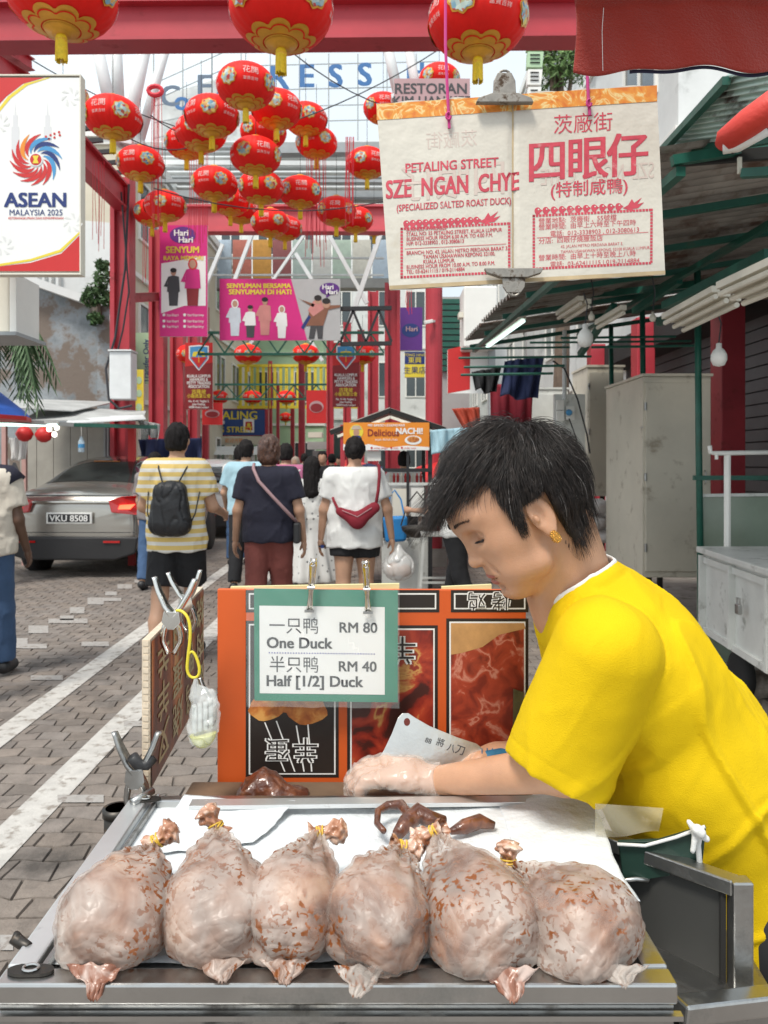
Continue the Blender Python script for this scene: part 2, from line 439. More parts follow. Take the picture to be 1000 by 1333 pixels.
# ---------------------------------------------------------------- buildings
def building(name, label, x0, x1, y0, y1, h, wall, floors, cols, face, wm='glass_dark', trim='white_paint', z0=0., win=(.55,.5)):
    t = thing(name, label, 'building', ((x0+x1)/2, y0, 0))
    MB().bx(x0, x1, y0, y1, z0-.02, h).build('wall', M[wall], t)
    MB().bx(x0-.15, x1+.15, y0-.15, y1+.15, h+.002, h+.25).build('parapet', M[trim], t)
    fh = (h-z0)/floors
    for fl in range(floors):
        za = z0+fl*fh
        MB().bx(x0-.08, x1+.08, y0-.08, y1+.08, za+fh-.16, za+fh-.04).build('ledge', M[trim], t)
        for c in range(cols):
            if face == 'S': a, b = x0, x1
            else: a, b = y0, y1
            w = (b-a)/cols; m = a+w*(c+.5); hw = w*win[0]/2; zb = za+fh*.28; zc = zb+fh*win[1]
            f = MB(); gl = MB(); fr = .07
            if face == 'S':
                for (p, q, r, s_) in ((m-hw,m+hw,zb,zb+fr),(m-hw,m+hw,zc-fr,zc),(m-hw,m-hw+fr,zb+fr,zc-fr),(m+hw-fr,m+hw,zb+fr,zc-fr),(m-.03,m+.03,zb+fr,zc-fr)): f.bx(p,q,y0-.05,y0+.02,r,s_)
                gl.bx(m-hw+fr*.5,m+hw-fr*.5,y0-.012,y0+.02,zb+fr*.5,zc-fr*.5)
            else:
                X = x1 if face == 'E' else x0; s = 1 if face == 'E' else -1
                for (p, q, r, s_) in ((m-hw,m+hw,zb,zb+fr),(m-hw,m+hw,zc-fr,zc),(m-hw,m-hw+fr,zb+fr,zc-fr),(m+hw-fr,m+hw,zb+fr,zc-fr),(m-.03,m+.03,zb+fr,zc-fr)):
                    f.bx(min(X-.02*s,X+.05*s),max(X-.02*s,X+.05*s),p,q,r,s_)
                gl.bx(min(X-.02*s,X+.012*s),max(X-.02*s,X+.012*s),m-hw+fr*.5,m+hw-fr*.5,zb+fr*.5,zc-fr*.5)
            wo_ = f.build('window', M[trim], t); gl.build('pane', M[wm], wo_)
    return t
building('hotel_building', 'pale hotel block with slanting white top across the end of the street', -12.5, 3, 46, 54, 17, 'wall_white', 4, 7, 'S')
building('office_building', 'pale green office block low behind the far lanterns', -14, -3.0, 38, 42, 10.5, 'wall_green', 3, 6, 'S', win=(.6,.45))
building('shophouse', 'white shophouse block behind the right hand columns and awnings', 4.6, 12, 12, 44, 13.5, 'wall_white', 4, 9, 'W', win=(.5,.45))
building('shophouse', 'grey shophouse row on the left beyond the peeling wall', -14, -6.3, 19, 37, 9.5, 'wall_cream', 3, 6, 'E')
building('tower_block', 'tall pale tower rising behind the billboard at top left', -24, -15, 38, 50, 16, 'wall_white', 6, 4, 'S')
# dark shop fronts behind the stalls on the right
t = thing('shuttered_shop', 'dark shuttered shop front behind the cabinets and green poles', 'shop front', (3.75, 2, 0))
MB().bx(3.75, 4.5, 2, 11.9, .141, 3.3).build('wall', M['wall_dark'], t)
for k in range(22):
    MB().bx(3.715, 3.749, 2.3, 11.6, .3+k*.125, .3+k*.125+.11).build('slat', M['wall_dark'], t)
for y in (7.05, 9.4, 11.5):
    MB().bx(3.1, 3.32, y, y+.25, .141, 3.25).build('column', M['red_steel'], t, bevel=.01)
MB().bx(3.3, 3.74, 2, 11.9, 2.9, 3.2).build('beam', M['dark'], t)

# peeling old wall on the left
t = thing('old_wall', 'peeling blue and grey plaster party wall with ragged sloping top', 'wall', (-6,14,0))
a = P(20,368,14); bR = P(150,402,14)
MB().prism([V((-7.6,14,0)), V((bR.x,14,0)), V((bR.x,14,bR.z)), P(136,400,14), P(110,392,14), P(70,375,14), a, V((-7.6,14,a.z+.3))], (0,.4,0)).build('wall', M['old_wall'], t)
MB().bar(P(-20,345,13.99), P(113,392,13.99), .6, .14).build('coping', M['wall_white'], t)
tp = MB()
MB().bx(P(128,400,13.9).x, P(150,400,13.9).x, 13.85, 13.999, 0, P(0,398,13.9).z).build('pier', M['old_wall'], t)
t = thing('hoarding', 'bright white stained rooftop wall above the peeling wall', 'wall', P(110,340,17))
MB().prism([P(20,280,17), P(147,290,17), P(147,405,17), P(96,395,17), P(20,360,17)], (0,.3,0)).build('panel', M['wall_white'], t)
for k in range(4): MB().bar(P(48+k*9,375,16.9), P(48+k*9,350,16.9), .06).build('corrugation', M['wall_white'], t)

# foliage
def leafball(name, m, parent, c, r, n, size, seed=0, kind=None):
    rg = random.Random(seed); b = MB()
    for _ in range(n):
        d = V((rg.gauss(0,1), rg.gauss(0,1), rg.gauss(0,1))).normalized()*rg.random()**.45
        q = V(c)+V((d.x*r[0], d.y*r[1], d.z*r[2])); s = size*rg.uniform(.5,1.3)
        u = V((rg.gauss(0,1), rg.gauss(0,1), rg.gauss(0,1))).normalized(); w = u.orthogonal().normalized()
        b.add([q-u*s, q+w*s*.35, q+u*s, q-w*s*.35], [(0,1,2,3)])
    return b.build(name, m, parent)
def tree(label, base, h, crowns, m='foliage', seed=0, n=900, ls=.09):
    t = thing('tree', label, 'tree', base); base = V(base)
    tr = MB().tube([base, base+V((.1,0,h*.5)), base+V((0,.1,h))], [.16,.11,.05], 8)
    for k, (c, r) in enumerate(crowns): tr.tube([base+V((.06,0,h*.55)), (base+V((0,0,h*.8))+V(c))/2, V(c)], [.07,.05,.02], 6)
    tr.build('trunk', M['bark'], t)
    for k, (c, r) in enumerate(crowns): leafball('crown', M[m], t, c, r, n, ls, seed+k)
    return t
tree('slender tree with airy foliage above the hanging sign, by the red cloth', (P(725,0,12).x, 12, .14), 7.4,
     [(P(735,20,12),(.42,.5,.7)), (P(722,92,12),(.4,.5,.32)), (P(748,75,12),(.35,.4,.4)), (P(716,45,12),(.25,.3,.3))], 'foliage_pale', 3, 620, .07)
t = thing('wall_plant', 'wild shrub sprouting from the top of the peeling wall', 'plant', P(130,402,13.8))
MB().tube([P(130,410,13.8), P(128,385,13.8), P(132,345,13.8)], [.04,.03,.01], 5).build('stem', M['bark'], t)
for k, (x, y, r) in enumerate([(127,380,.22),(136,362,.2),(118,388,.18),(140,388,.16),(133,345,.12),(124,415,.14)]):
    leafball('foliage', M['foliage'], t, P(x,y,13.7), (r,r,r*.9), 190, .06, 20+k)
# palm
t = thing('palm', 'drooping dark palm fronds beside the beige box under the billboard', 'palm tree', (P(-22,0,9).x,9,0))
MB().tube([(P(-24,0,9).x,9,.1), P(-18,430,9)], [.13,.09], 8).build('trunk', M['bark'], t)
rg = random.Random(5)
c0 = P(-4,418,9)
for k in range(24):
    a = rg.uniform(-.5, 3.6); L_ = rg.uniform(.6,1.25); dr = rg.uniform(.4,1.15); b = MB(); pts = []
    for s in range(9):
        q = s/8; pts.append(c0+V((math.cos(a)*L_*q*.62, math.sin(a)*L_*q*.4, .22*math.sin(q*3)-dr*q*q)))
    b.tube(pts, [.015]*8+[.004], 4)
    for s in range(1, 9):
        for e in range(3):
            p = pts[s-1].lerp(pts[s], e/3)
            for sg in (-1, 1):
                d = V((-math.sin(a)*sg*.13+math.cos(a)*.05, math.cos(a)*sg*.13, -.20))*rg.uniform(.7,1.2)
                b.add([p, p+d*.5+V((.012,0,0)), p+d, p+d*.5-V((.012,0,0))], [(0,1,2,3)])
    b.build('frond', M['foliage'], t)

# ---------------------------------------------------------------- red steel canopy frame over the street
def column(label, px, d, ytop, wpx, name='gate_column', group='red steel columns along the street', slim=False, z0=0):
    x = (px-500)/1000*d; w = wpx/1000*d; zt = EYE-(ytop-604)/1000*d
    t = thing(name, label, 'column', (x,d,z0), 0, group)
    if slim: MB().lathe([(w/2,z0),(w/2,zt)], 16, (x,d,0)).build('shaft', M['red_steel'], t, smooth=False)
    else:
        MB().bx(x-w/2, x-w*.28, d-w*.5, d+w*.5, z0, zt).build('flange', M['red_steel'], t)
        MB().bx(x+w*.28, x+w/2, d-w*.5, d+w*.5, z0, zt).build('flange', M['red_steel'], t)
        MB().bx(x-w*.279, x+w*.279, d-w*.18, d+w*.22, z0, zt).build('web', M['red_steel'], t)
    MB().bx(x-w*.7, x+w*.7, d-w*.7, d+w*.7, z0, z0+.25).build('base', M['concrete'], t)
    return t
for a in [('thick red column holding the grey meter box, nearest on the left', 160, 12.5, 232, 25),
          ('red column just left of the tall pink banner', 206, 14, 300, 19),
          ('red column directly behind the pink banner foot', 232, 17, 330, 17),
          ('narrow red column between banner and crest sign', 252, 19, 350, 12),
          ('short dark red column left of the blue street arch', 256, 24, 400, 8),
          ('broad dark red column right of the crest sign', 511, 15, 370, 20),
          ('red column behind the right crest sign', 486, 18, 380, 14),
          ('distant red column at the right end of the lantern row', 452, 22, 420, 10),
          ('slim distant red column among the small lanterns', 393, 28, 450, 8),
          ('farthest slim red column left of the small lanterns', 352, 33, 470, 5),
          ('slim red column just right of the blue arch, tiny', 362, 30, 500, 4),
          ('red column between the small red banner and the right crest banner', 430, 20, 400, 9),
          ('thin red column left of the broad dark one, behind the white shirt woman', 470, 24, 430, 9),
          ('faint red column near the centre of the crowd', 381, 34, 500, 5),
          ('thin red column right behind the left crest banner', 268, 22, 400, 8)]: column(*a)
column('round pinkish red post right of centre, standing beyond the food stall roof', 565, 11, 372, 22, slim=True)

def beam(name, label, a, b, w, h, m='red_steel', cat='beam', group=None, ribs=0, truss=False, tube=False):
    a, b = V(a), V(b); t = thing(name, label, cat, a, 0, group)
    if tube:
        MB().tube([a, b], w/2, 12).build('tube', M[m], t, smooth=True); MB().bar(b, b-(b-a).normalized()*.06, w*1.5).build('end_plate', M[m], t)
    elif truss:
        z = V((0,0,h/2)); MB().bar(a+z, b+z, w).build('chord', M[m], t); MB().bar(a-z, b-z, w).build('chord', M[m], t)
        n = truss; lat = MB()
        for k in range(n):
            p, q = a.lerp(b, k/n), a.lerp(b, (k+1)/n); s = 1 if k%2 else -1
            MB().bar(p+z*s*.9, q-z*s*.9, w*.6).build('brace', M[m], t)
    else:
        MB().bar(a+V((0,0,h*.46)), b+V((0,0,h*.46)), w, h*.08).build('flange', M[m], t)
        MB().bar(a-V((0,0,h*.46)), b-V((0,0,h*.46)), w, h*.08).build('flange', M[m], t)
        MB().bar(a, b, w*.3, h*.836).build('web', M[m], t)
        for k in range(ribs):
            p = a.lerp(b, (k+.5)/ribs); MB().box(p, (.02, w*.9, h*.83)).build('stiffener', M[m], t)
    return t
beam('cross_beam', 'deep red steel beam spanning the top of the view', P(-160,37,5.6), P(752,29,5.6), .2, .30)
beam('cross_beam', 'pale red steel beam behind the lowest bunch of lanterns', P(208,286,14.2), P(506,286,14.2), .25, .5, 'red_steel_pale')
RF = beam('rafter', 'dark red rafter slanting down from top left to the left column', P(-60,30,7.4), P(160,258,12.4), .22, .42)
beam('rafter', 'thin red rafter above the dark one at the left edge', P(-60,20,6.6), P(40,85,7.6), .1, .12)
for k in range(7):
    p = P(-60,30,7.4).lerp(P(160,258,12.4), .45+k*.08)
    MB().bar(p+V((-.3,0,.26)), p+V((.22,0,.3)), .05, .06).build('purlin', M['black_metal'], RF)
beam('bracket_arm', 'short red arm joining the left column to the next one', P(166,388,12.6), P(206,386,13.9), .12, .16)
beam('lattice_truss', 'dark green lattice truss carrying the nearer small lantern row', P(258,447,15), P(500,447,15), .05, .0+.42, 'green_steel', 'truss', truss=14)
beam('lattice_truss', 'dark green lattice truss carrying the farther small lantern row', P(280,510,20), P(456,510,20), .05, .38, 'green_steel', 'truss', truss=12)
beam('box_truss', 'black box truss beside the right end of the family banner', P(443,425,13.5), P(510,424,13.5), .07, .62, 'black_metal', 'truss', truss=4)
for k, (x0,y0,x1,y1,w,d) in enumerate([(122,40,146,150,.17,10.5),(150,40,155,142,.17,11),(193,40,163,190,.17,10.5),(222,40,180,190,.14,11.5),(500,40,520,130,.15,11),(528,40,548,150,.14,11.5)]):
    sd = 'left' if x0 < 300 else 'right'
    beam('roof_strut', ['first pale grey roof strut from the left, leaning right','second pale grey roof strut from the left, nearly upright','third pale grey roof strut from the left, leaning left',
        'fourth pale grey roof strut from the left, leaning left most','left one of the two pale struts over the restaurant sign','right one of the two pale struts over the restaurant sign'][k],
        P(x0,y0,d), P(x1,y1,d), w, w, 'white_steel', 'strut', group='pale roof struts', tube=True)
FRM = thing('roof_frame', 'pale grey steel roof frame of braces and rails behind the lanterns', 'roof frame', P(340,300,20))
for k, (x0,y0,x1,y1,w,d,m) in enumerate([(340,196,506,194,.34,21,'grey_steel'),(170,236,506,236,.1,20,'grey_steel'),(170,212,506,214,.16,22,'white_steel'),(160,255,506,256,.3,22,'grey_steel'),(385,330,440,420,.1,17,'white_steel'),(425,300,478,395,.1,16,'white_steel'),(497,300,455,420,.12,16,'white_steel'),
      (330,300,300,380,.1,18,'white_steel'),(290,318,240,440,.1,18,'white_steel'),(400,300,345,380,.08,19,'white_steel'),(310,470,360,400,.1,19,'white_steel'),(420,470,380,400,.1,19,'white_steel'),(230,336,500,336,.07,24,'white_steel'),(230,358,500,358,.07,24,'white_steel')]):
    MB().bar(P(x0,y0,d), P(x1,y1,d), w, w*.8).build('brace', M[m], FRM)
t = thing('canopy_roof', 'grey slatted roof of the far street canopy behind the lanterns', 'roof', P(330,220,24))
for k in range(12):
    MB().bar(P(150,188+k*6.5,27-k*.45), P(530,188+k*6.5,27-k*.45), .5, .05).build('roof_slat', M['grey_steel' if k%3 else 'white_steel'], t)
t = thing('balcony', 'long balcony with pastel panels behind the pale railing', 'balcony', P(350,330,29))
cols = [(.5,.62,.52),(.7,.68,.6),(.5,.6,.7),(.6,.2,.15),(.7,.35,.08),(.35,.12,.12),(.5,.6,.55),(.7,.7,.66)]
for k in range(11):
    c = cols[k%8]; m = mat('panel_%d' % k, c, .7)
    MB().bx(P(225+k*26,0,29).x, P(249+k*26,0,29).x, 29, 29.1, P(0,362,29).z, P(0,312,29).z).build('panel', m, t)
MB().bx(P(215,0,29).x, P(520,0,29).x, 28.8, 29.4, P(0,376,29).z, P(0,364,29).z).build('slab', M['wall_grey'], t)
# yellow louvres and far street arch
t = thing('louvre_screen', 'bright yellow louvre screen above the blue street arch', 'screen', P(330,500,33))
for k in range(24): MB().bar(P(283+k*7.5,528,33), P(283+k*7.5,478,33), .13, .06).build('slat', M['yellow_paint'], t)
MB().bar(P(275,476,33), P(470,476,33), .12).build('rail', M['yellow_paint'], t)
MB().bar(P(275,530,33), P(470,530,33), .12).build('rail', M['yellow_paint'], t)
# rooftop hotel letters
mk('letter_blue', (.03,.13,.33), .5, var=0)
t = thing('rooftop_sign', 'rooftop hotel name in blue letters on a wire frame', 'sign', P(380,120,33))
fr = Fr(P(500,604,33), (1,0,0), (0,0,1)); pm = .033
mk('letter_grey', (.1,.14,.2), .5, var=0)
for ch, x, y, s, m in [('C',222,125,28,'letter_grey'),('o',237,131,26,'letter_blue'),('E',266,112,30,'letter_grey'),('X',298,108,30,'letter_blue'),('P',330,104,30,'letter_blue'),('R',363,101,31,'letter_blue'),('E',399,99,31,'letter_blue'),('S',437,99,31,'letter_blue'),('S',475,97,31,'letter_blue'),
                   ('H',541,94,26,'letter_blue'),('F',215,207,24,'letter_grey'),('U',231,207,24,'letter_grey')]:
    text(fr, ch, s*1.35*pm, (x-500)*pm, (604-y)*pm, .05, M[m], t, bold=.03)
fm = MB()
for k in range(10): fm.bar(P(200+k*38,70,33.1), P(200+k*38,185,33.1), .05)
for y in (64,86,118,140,160): fm.bar(P(200,y+(45 if y < 100 else 20),33.1), P(300,y,33.1), .035); fm.bar(P(300,y,33.1), P(572,y-6,33.1), .035)
fm.build('wire_frame', M['grey_steel'], t)
MB().prism([P(200,128,33.6), P(290,100,33.6), P(345,150,33.6), P(345,235,33.6), P(195,235,33.6)], (0,.3,0)).build('wall', M['wall_white'], t)
# overhead cables
def cable(label, pts, r=.008, m='cable', name='cable', cat='cable', group='cables slung over the street', sag=0):
    q = []
    for i in range(len(pts)-1):
        for k in range(8):
            s = k/8; p = V(pts[i]).lerp(V(pts[i+1]), s); p.z -= sag*4*s*(1-s); q.append(p)
    q.append(V(pts[-1])); o = MB().tube(q, r, 5).build(name, M[m]); return props(o, label, cat, group)
for k, (a, b_, sg) in enumerate([((0,52),(230,165),.1),((196,150),(300,160),.2),((200,245),(500,262),.2),((350,168),(575,62),.1),((380,68),(575,150),.2),((168,180),(290,170),.2)]):
    cable(['thin cable from the top left corner down to the red ring','short slack cable above the second largest lantern','long thin cable across the low lanterns','thin cable rising right from the upper lanterns toward the top beam','thin cable falling right toward the restaurant sign','short cable left of the middle cluster'][k], [P(*a, 9.5), P(*b_, 10.5)], .008, sag=sg)
# red threads hanging from the steelwork
def threads(label, x0, x1, y0, y1, d, n, group='bunches of red threads hanging overhead'):
    rg = random.Random(int(x0*7+y0)); b = MB()
    for k in range(n):
        x = lerp(x0, x1, (k+.5)/n)+rg.uniform(-1,1); yy = y1-rg.uniform(0,.25)*(y1-y0)
        b.tube([P(x,y0,d), P(x+rg.uniform(-1.5,1.5),(y0+yy)/2,d), P(x+rg.uniform(-2,2),yy,d)], .0035*d/8, 3)
    o = b.build('thread_bunch', M['red_thread']); props(o, label, 'threads', group)
threads('red threads hanging left of the lantern pair by the left rafter', 120,136,210,330,10,6)
threads('long red threads below the red ring left of the biggest lantern cluster', 197,210,122,310,10,9)
threads('short red threads behind the left lantern pair', 186,192,290,372,11,3)
threads('wide bunch of red threads in the middle below the lantern cluster', 398,425,205,350,11,12)
threads('red threads right of the cluster, hung from a small red knot', 449,461,178,300,10,9)
threads('red threads near the low lanterns, reaching toward the family banner', 246,272,180,330,12,10)
threads('pair of red threads under the hanging paper sign', 529,537,378,410,9,4)
o = MB().tube([P(202+9*math.cos(a),118+6*math.sin(a),10) for a in [k*math.pi/6 for k in range(12)]], .03, 6, closed=True).build('thread_ring', M['red_thread'])
props(o, 'small red ring from which long red threads hang', 'ring')
# ================================================================ the stall cart in the foreground
mk('steel', (.55,.55,.54), .28, 1., .12, 9, bump=.06, bs=30, dirt=.42, dcol=(.3,.29,.27), ds=7)
mk('steel_worn', (.42,.42,.41), .36, 1., .2, 14, bump=.1, bs=50, dirt=.5, dcol=(.16,.15,.14), ds=11)
mk('alu', (.72,.73,.73), .38, .85, .08, 9, dirt=.25, dcol=(.45,.45,.44), ds=14)
mk('panel_grey', (.055,.055,.052), .6, .2, .15, 5, dirt=.3, dcol=(.06,.06,.06), ds=8)
mk('paper_white', (.68,.71,.73), .6, var=.06, vs=5, bump=.6, bs=30)
mk('iron', (.06,.055,.05), .45, .8, .2, 20, dirt=.3, dcol=(.12,.08,.05), ds=30)
TOP = .9475
X0, X1, Y0, Y1 = -.377, .284, .742, 1.165
XB0, XB1 = -.382, .276
cart = thing('stall_cart', 'stainless steel hawker cart with a framed tray top in the foreground', 'cart', (-.04,.95,0))
def rail(a, b, w, h, name, m='steel'):
    return MB().bar(V(a)-V((0,0,h/2)), V(b)-V((0,0,h/2)), w, h).build(name, M[m], cart, bevel=.0025)
rail((X0,Y0+.012,TOP), (X1,Y0+.012,TOP), .026, .020, 'front_rail')
rail((X0+.03,Y1-.008,TOP), (X1-.03,Y1-.008,TOP), .018, .022, 'back_rail')
rail((X0+.014,Y0+.026,TOP+.001), (XB0+.014,Y1+.004,TOP+.001), .028, .022, 'side_rail', 'alu')
rail((X1-.013,Y0+.026,TOP+.001), (XB1-.013,Y1+.004,TOP+.001), .026, .022, 'side_rail')
MB().bx(X0+.03, X1-.028, Y0+.026, Y1-.018, TOP-.03, TOP-.016).build('tray', M['steel'], cart)
for sx in (-1, 1):
    xx = X0+.034 if sx < 0 else X1-.031
    MB().bx(xx-.0025, xx+.0025, Y0+.03, Y1-.02, TOP-.0155, TOP-.003).build('tray_lip', M['steel_worn'], cart)
MB().bx(X0+.002, X1-.002, Y0+.006, Y0+.014, .12, TOP-.0245).build('front_panel', M['steel_worn'], cart)
MB().bx(X0+.002, X0+.010, Y0+.0145, Y1, .12, TOP-.0245).build('side_panel', M['steel_worn'], cart)
MB().bx(X1-.010, X1-.002, Y0+.0145, Y1, .12, TOP-.0245).build('side_panel', M['steel_worn'], cart)
MB().bx(X0+.002, X1-.002, Y1+.0005, Y1+.008, .12, TOP-.0245).build('back_panel', M['steel_worn'], cart)
MB().bx(X0+.0105, X1-.0105, Y0+.015, Y1, .12, .14).build('bottom_shelf', M['steel_worn'], cart)
for sx in (X0+.04, X1-.04):
    for sy in (Y0+.05, Y1-.05):
        w = MB().lathe([(.052,-.014),(.06,-.008),(.06,.008),(.052,.014)], 20, (sx,sy,.06), Matrix.Rotation(math.pi/2,3,'Y')).build('wheel', M['dark'], cart)
        MB().bar((sx,sy,.06),(sx,sy,.125),.02).build('fork', M['iron'], w)
MB().bx(X0-.004, X1+.004, Y0-.004, Y0+.004, TOP-.0335, TOP-.0285).build('lip_strip', M['steel'], cart)  # thin plain steel strip along the front, just below the rail
# corner plates with a drain ring
def ringplate(c, a=0.):
    c = V(c); p = MB()
    R = Matrix.Rotation(a, 3, 'Z'); o = [R@V((.017*math.cos(k*math.pi/8)+( .006 if math.cos(k*math.pi/8)>0 else -.006), .0085*math.sin(k*math.pi/8), 0))+c for k in range(16)]
    q = MB().prism(o, (0,0,.003)).build('corner_plate', M['iron'], cart)
    MB().tube([c+V((.0075*math.cos(k*.5236),.0055*math.sin(k*.5236),.0045)) for k in range(12)], .0014, 6, closed=True).build('ring', M['steel'], q)
ringplate((X0+.028,Y0+.017,TOP+.0005)); ringplate((X1-.05,Y0+.03,TOP-.0025), .3); ringplate((XB0+.026,Y1-.02,TOP+.001), .1)
MB().tube([(XB0+.012,Y1-.035,TOP+.004),(XB0+.03,Y1+.002,TOP+.006)], .006, 10).build('hinge', M['steel_worn'], cart, smooth=True)
for k in range(3): MB().lathe([(.004,0),(.0035,.002),(0,.003)], 10, (XB0+.016+k*.012,Y1-.006,TOP+.0012)).build('rivet', M['steel'], cart)
# wire handle on the right
h0, h1 = P(806,1104,1.02), P(828,1144,.975)
MB().tube([h0-V((.02,0,.012)), h0, h0.lerp(P(838,1122,1.0),.8), P(846,1136,.985), P(843,1146,.975), h1, h1-V((.03,0,.004))], .0028, 8).build('handle', M['steel'], cart, smooth=True)
# bottle holder (dark tube) at the back left
t = thing('cup_holder', 'dark iron cup clamped outside the back left corner of the cart', 'holder', P(150,1070,1.19))
c = P(153,1052,1.19)
MB().lathe([(.020,0),(.020,-.05),(.018,-.09),(.014,-.12),(0,-.12)], 24, c).build('cup', M['iron'], t, smooth=True)
MB().lathe([(.0225,0),(.0225,-.012),(.018,-.012),(.018,0)], 24, c+V((0,0,.001))).build('rim', M['iron'], t, smooth=True)
MB().bar(c+V((.015,0,-.04)), V((XB0+.004,1.16,c.z-.03)), .012,.02).build('bracket', M['iron'], t)
t = thing('side_hook', 'small dark hook sticking out low on the left side of the cart', 'hook', P(22,1225,.86))
MB().tube([P(38,1232,.80), P(28,1228,.81), P(20,1222,.815), P(22,1214,.815)], [.004,.006,.007,.003], 8).build('hook', M['iron'], t, smooth=True)

# swung-open side door on the right
D0, D1 = P(782,1090,1.03), P(958,1152,.905)
D0 = V((D0.x,D0.y,.949)); D1 = V((D1.x,D1.y,.953))
t = thing('cart_door', 'open grey side door panel in a worn steel frame, right of the tray', 'door', D0)
dz = .50
MB().bar(D0, D1, .022,.018).build('frame_rail', M['steel_worn'], t, bevel=.002)
MB().bar(D1+V((.004,-.002,.009)), D1+V((.004,-.002,-dz)), .024,.020, up=(0,1,0)).build('frame_rail', M['steel_worn'], t, bevel=.002)
MB().bar(D0+V((0,0,-.0095)), D0+V((0,0,-dz)), .018,.018, up=(0,1,0)).build('frame_rail', M['steel_worn'], t)
u = (D1-D0).normalized()
MB().prism([D0+u*.011+V((0,.003,-.01)), D1-u*.011+V((0,.003,-.01)), D1-u*.011+V((0,.003,-dz)), D0+u*.011+V((0,.003,-dz))], (0,.006,0)).build('panel', M['panel_grey'], t)
a, b_ = D0+u*.011+V((0,0,-.011)), D1-u*.013+V((0,0,-.011))
MB().bar(D1-u*.017+V((0,-.004,-.01)), D1-u*.017+V((0,-.004,-dz)), .006,.006).build('seal', M['dark'], t)
t = thing('lower_tray', 'worn silver tray edge jutting out low at the bottom right', 'tray', P(945,1320,.74))
MB().hexa([P(886,1318,.80)-V((0,0,.03)), P(1010,1304,.86)-V((0,0,.03)), P(1030,1304,1.0)-V((0,0,.03)), P(886,1318,.95)-V((0,0,.03)),
           P(886,1312,.80), P(1010,1300,.86), P(1030,1240,1.0)*1, P(886,1240,.95)]) if False else None
q0, q1 = P(884,1316,.82), P(1020,1300,.87)
MB().bar(q0, q1, .024,.022).build('rim', M['steel'], t, bevel=.003)
MB().prism([q0+V((0,.013,-.012)), q1+V((0,.013,-.012)), q1+V((.03,.2,-.03)), q0+V((0,.2,-.03))], (0,0,-.004)).build('tray_floor', M['steel_worn'], t)
MB().prism([q0+V((0,-.006,-.0115)), q1+V((0,-.006,-.0115)), q1+V((0,-.006,-.25)), q0+V((0,-.006,-.25))], (0,.006,0)).build('side', M['steel_worn'], t)

# white paper / plastic sheets on the tray
def sheet(label, poly, z, seed, amp=.0015, mm='paper_white', n=34, name='paper_sheet', zfun=None):
    """quad patch with soft creases; poly: fl, fr, br, bl given on the tray plane"""
    fl, fr_, br, bl = [V((p[0], p[1], 0)) for p in poly]
    def fn(u, v):
        e = .0022*math.sin(u*9+seed)+.0007*math.sin(u*31+seed*2)
        p = fl.lerp(fr_, u).lerp(bl.lerp(br, u), v)
        p.y += e*(1-v); p.x += (.002*math.sin(v*7+seed)+.0006*math.sin(v*31))*(abs(2*u-1))
        q = np.array([[p.x, p.y, seed]]); h = fbm(q, 9, 2, seed)[0]*amp+abs(fbm(q*np.array([1,.5,1]), 22, 2, seed+5)[0])*amp*.8
        zz = z+amp*2.2+h+(zfun(u, v) if zfun else 0)
        return V((p.x, p.y, zz))
    me = MB().grid(fn, n, n).build(name, M[mm], smooth=True); m = me.modifiers.new('t','SOLIDIFY'); m.thickness = .0006
    return props(me, label, 'paper')
ZT = TOP-.016
def T(px, py, z=ZT): d = (EYE-z)*1000/(py-604); return P(px, py, d)
s1 = [T(66,1262), T(722,1250), T(745,1048), T(190,1048)]
sheet('big white paper sheet lining the tray under the bags', s1, ZT+.001, 1, .0012)
s2 = [T(470,1150,TOP+.004), T(836,1176,TOP+.005), T(738,1032,TOP+.005), T(545,1040,TOP+.004)]
sheet('stack of white sheets lapping over the right rail of the tray', s2, TOP+.003, 4, .0016, zfun=lambda u, v: -.0165*max(0, 1-u/.80)**.5)
s3 = [T(690,1192,TOP+.004), T(826,1186,TOP+.004), T(765,1031,TOP+.010), T(650,1040,TOP+.008)]
sheet('translucent white plastic sheets fanned at the back right corner', s3, TOP+.0085, 9, .0022, zfun=lambda u, v: -.016*max(0, 1-u/.7))
s4 = [T(190,1118,TOP-.012), T(330,1102,TOP-.012), T(385,1050,TOP-.004), T(240,1040,TOP-.002)]
sheet('crumpled translucent sheet rising at the back left corner', s4, TOP-.012, 12, .0022, zfun=lambda u, v: .010*v**3)
# clear film under the left bags
MB().bar((-.285,1.130,TOP+.0015), (.266,1.140,TOP+.0035), .024,.006).build('flat_bar', M['alu'], bevel=.0008, label='flat aluminium bar lying along the back of the white sheets', cat='bar')
o = bpy.data.objects['flat_bar']; props(o, 'flat aluminium bar lying along the back of the white sheets', 'bar')

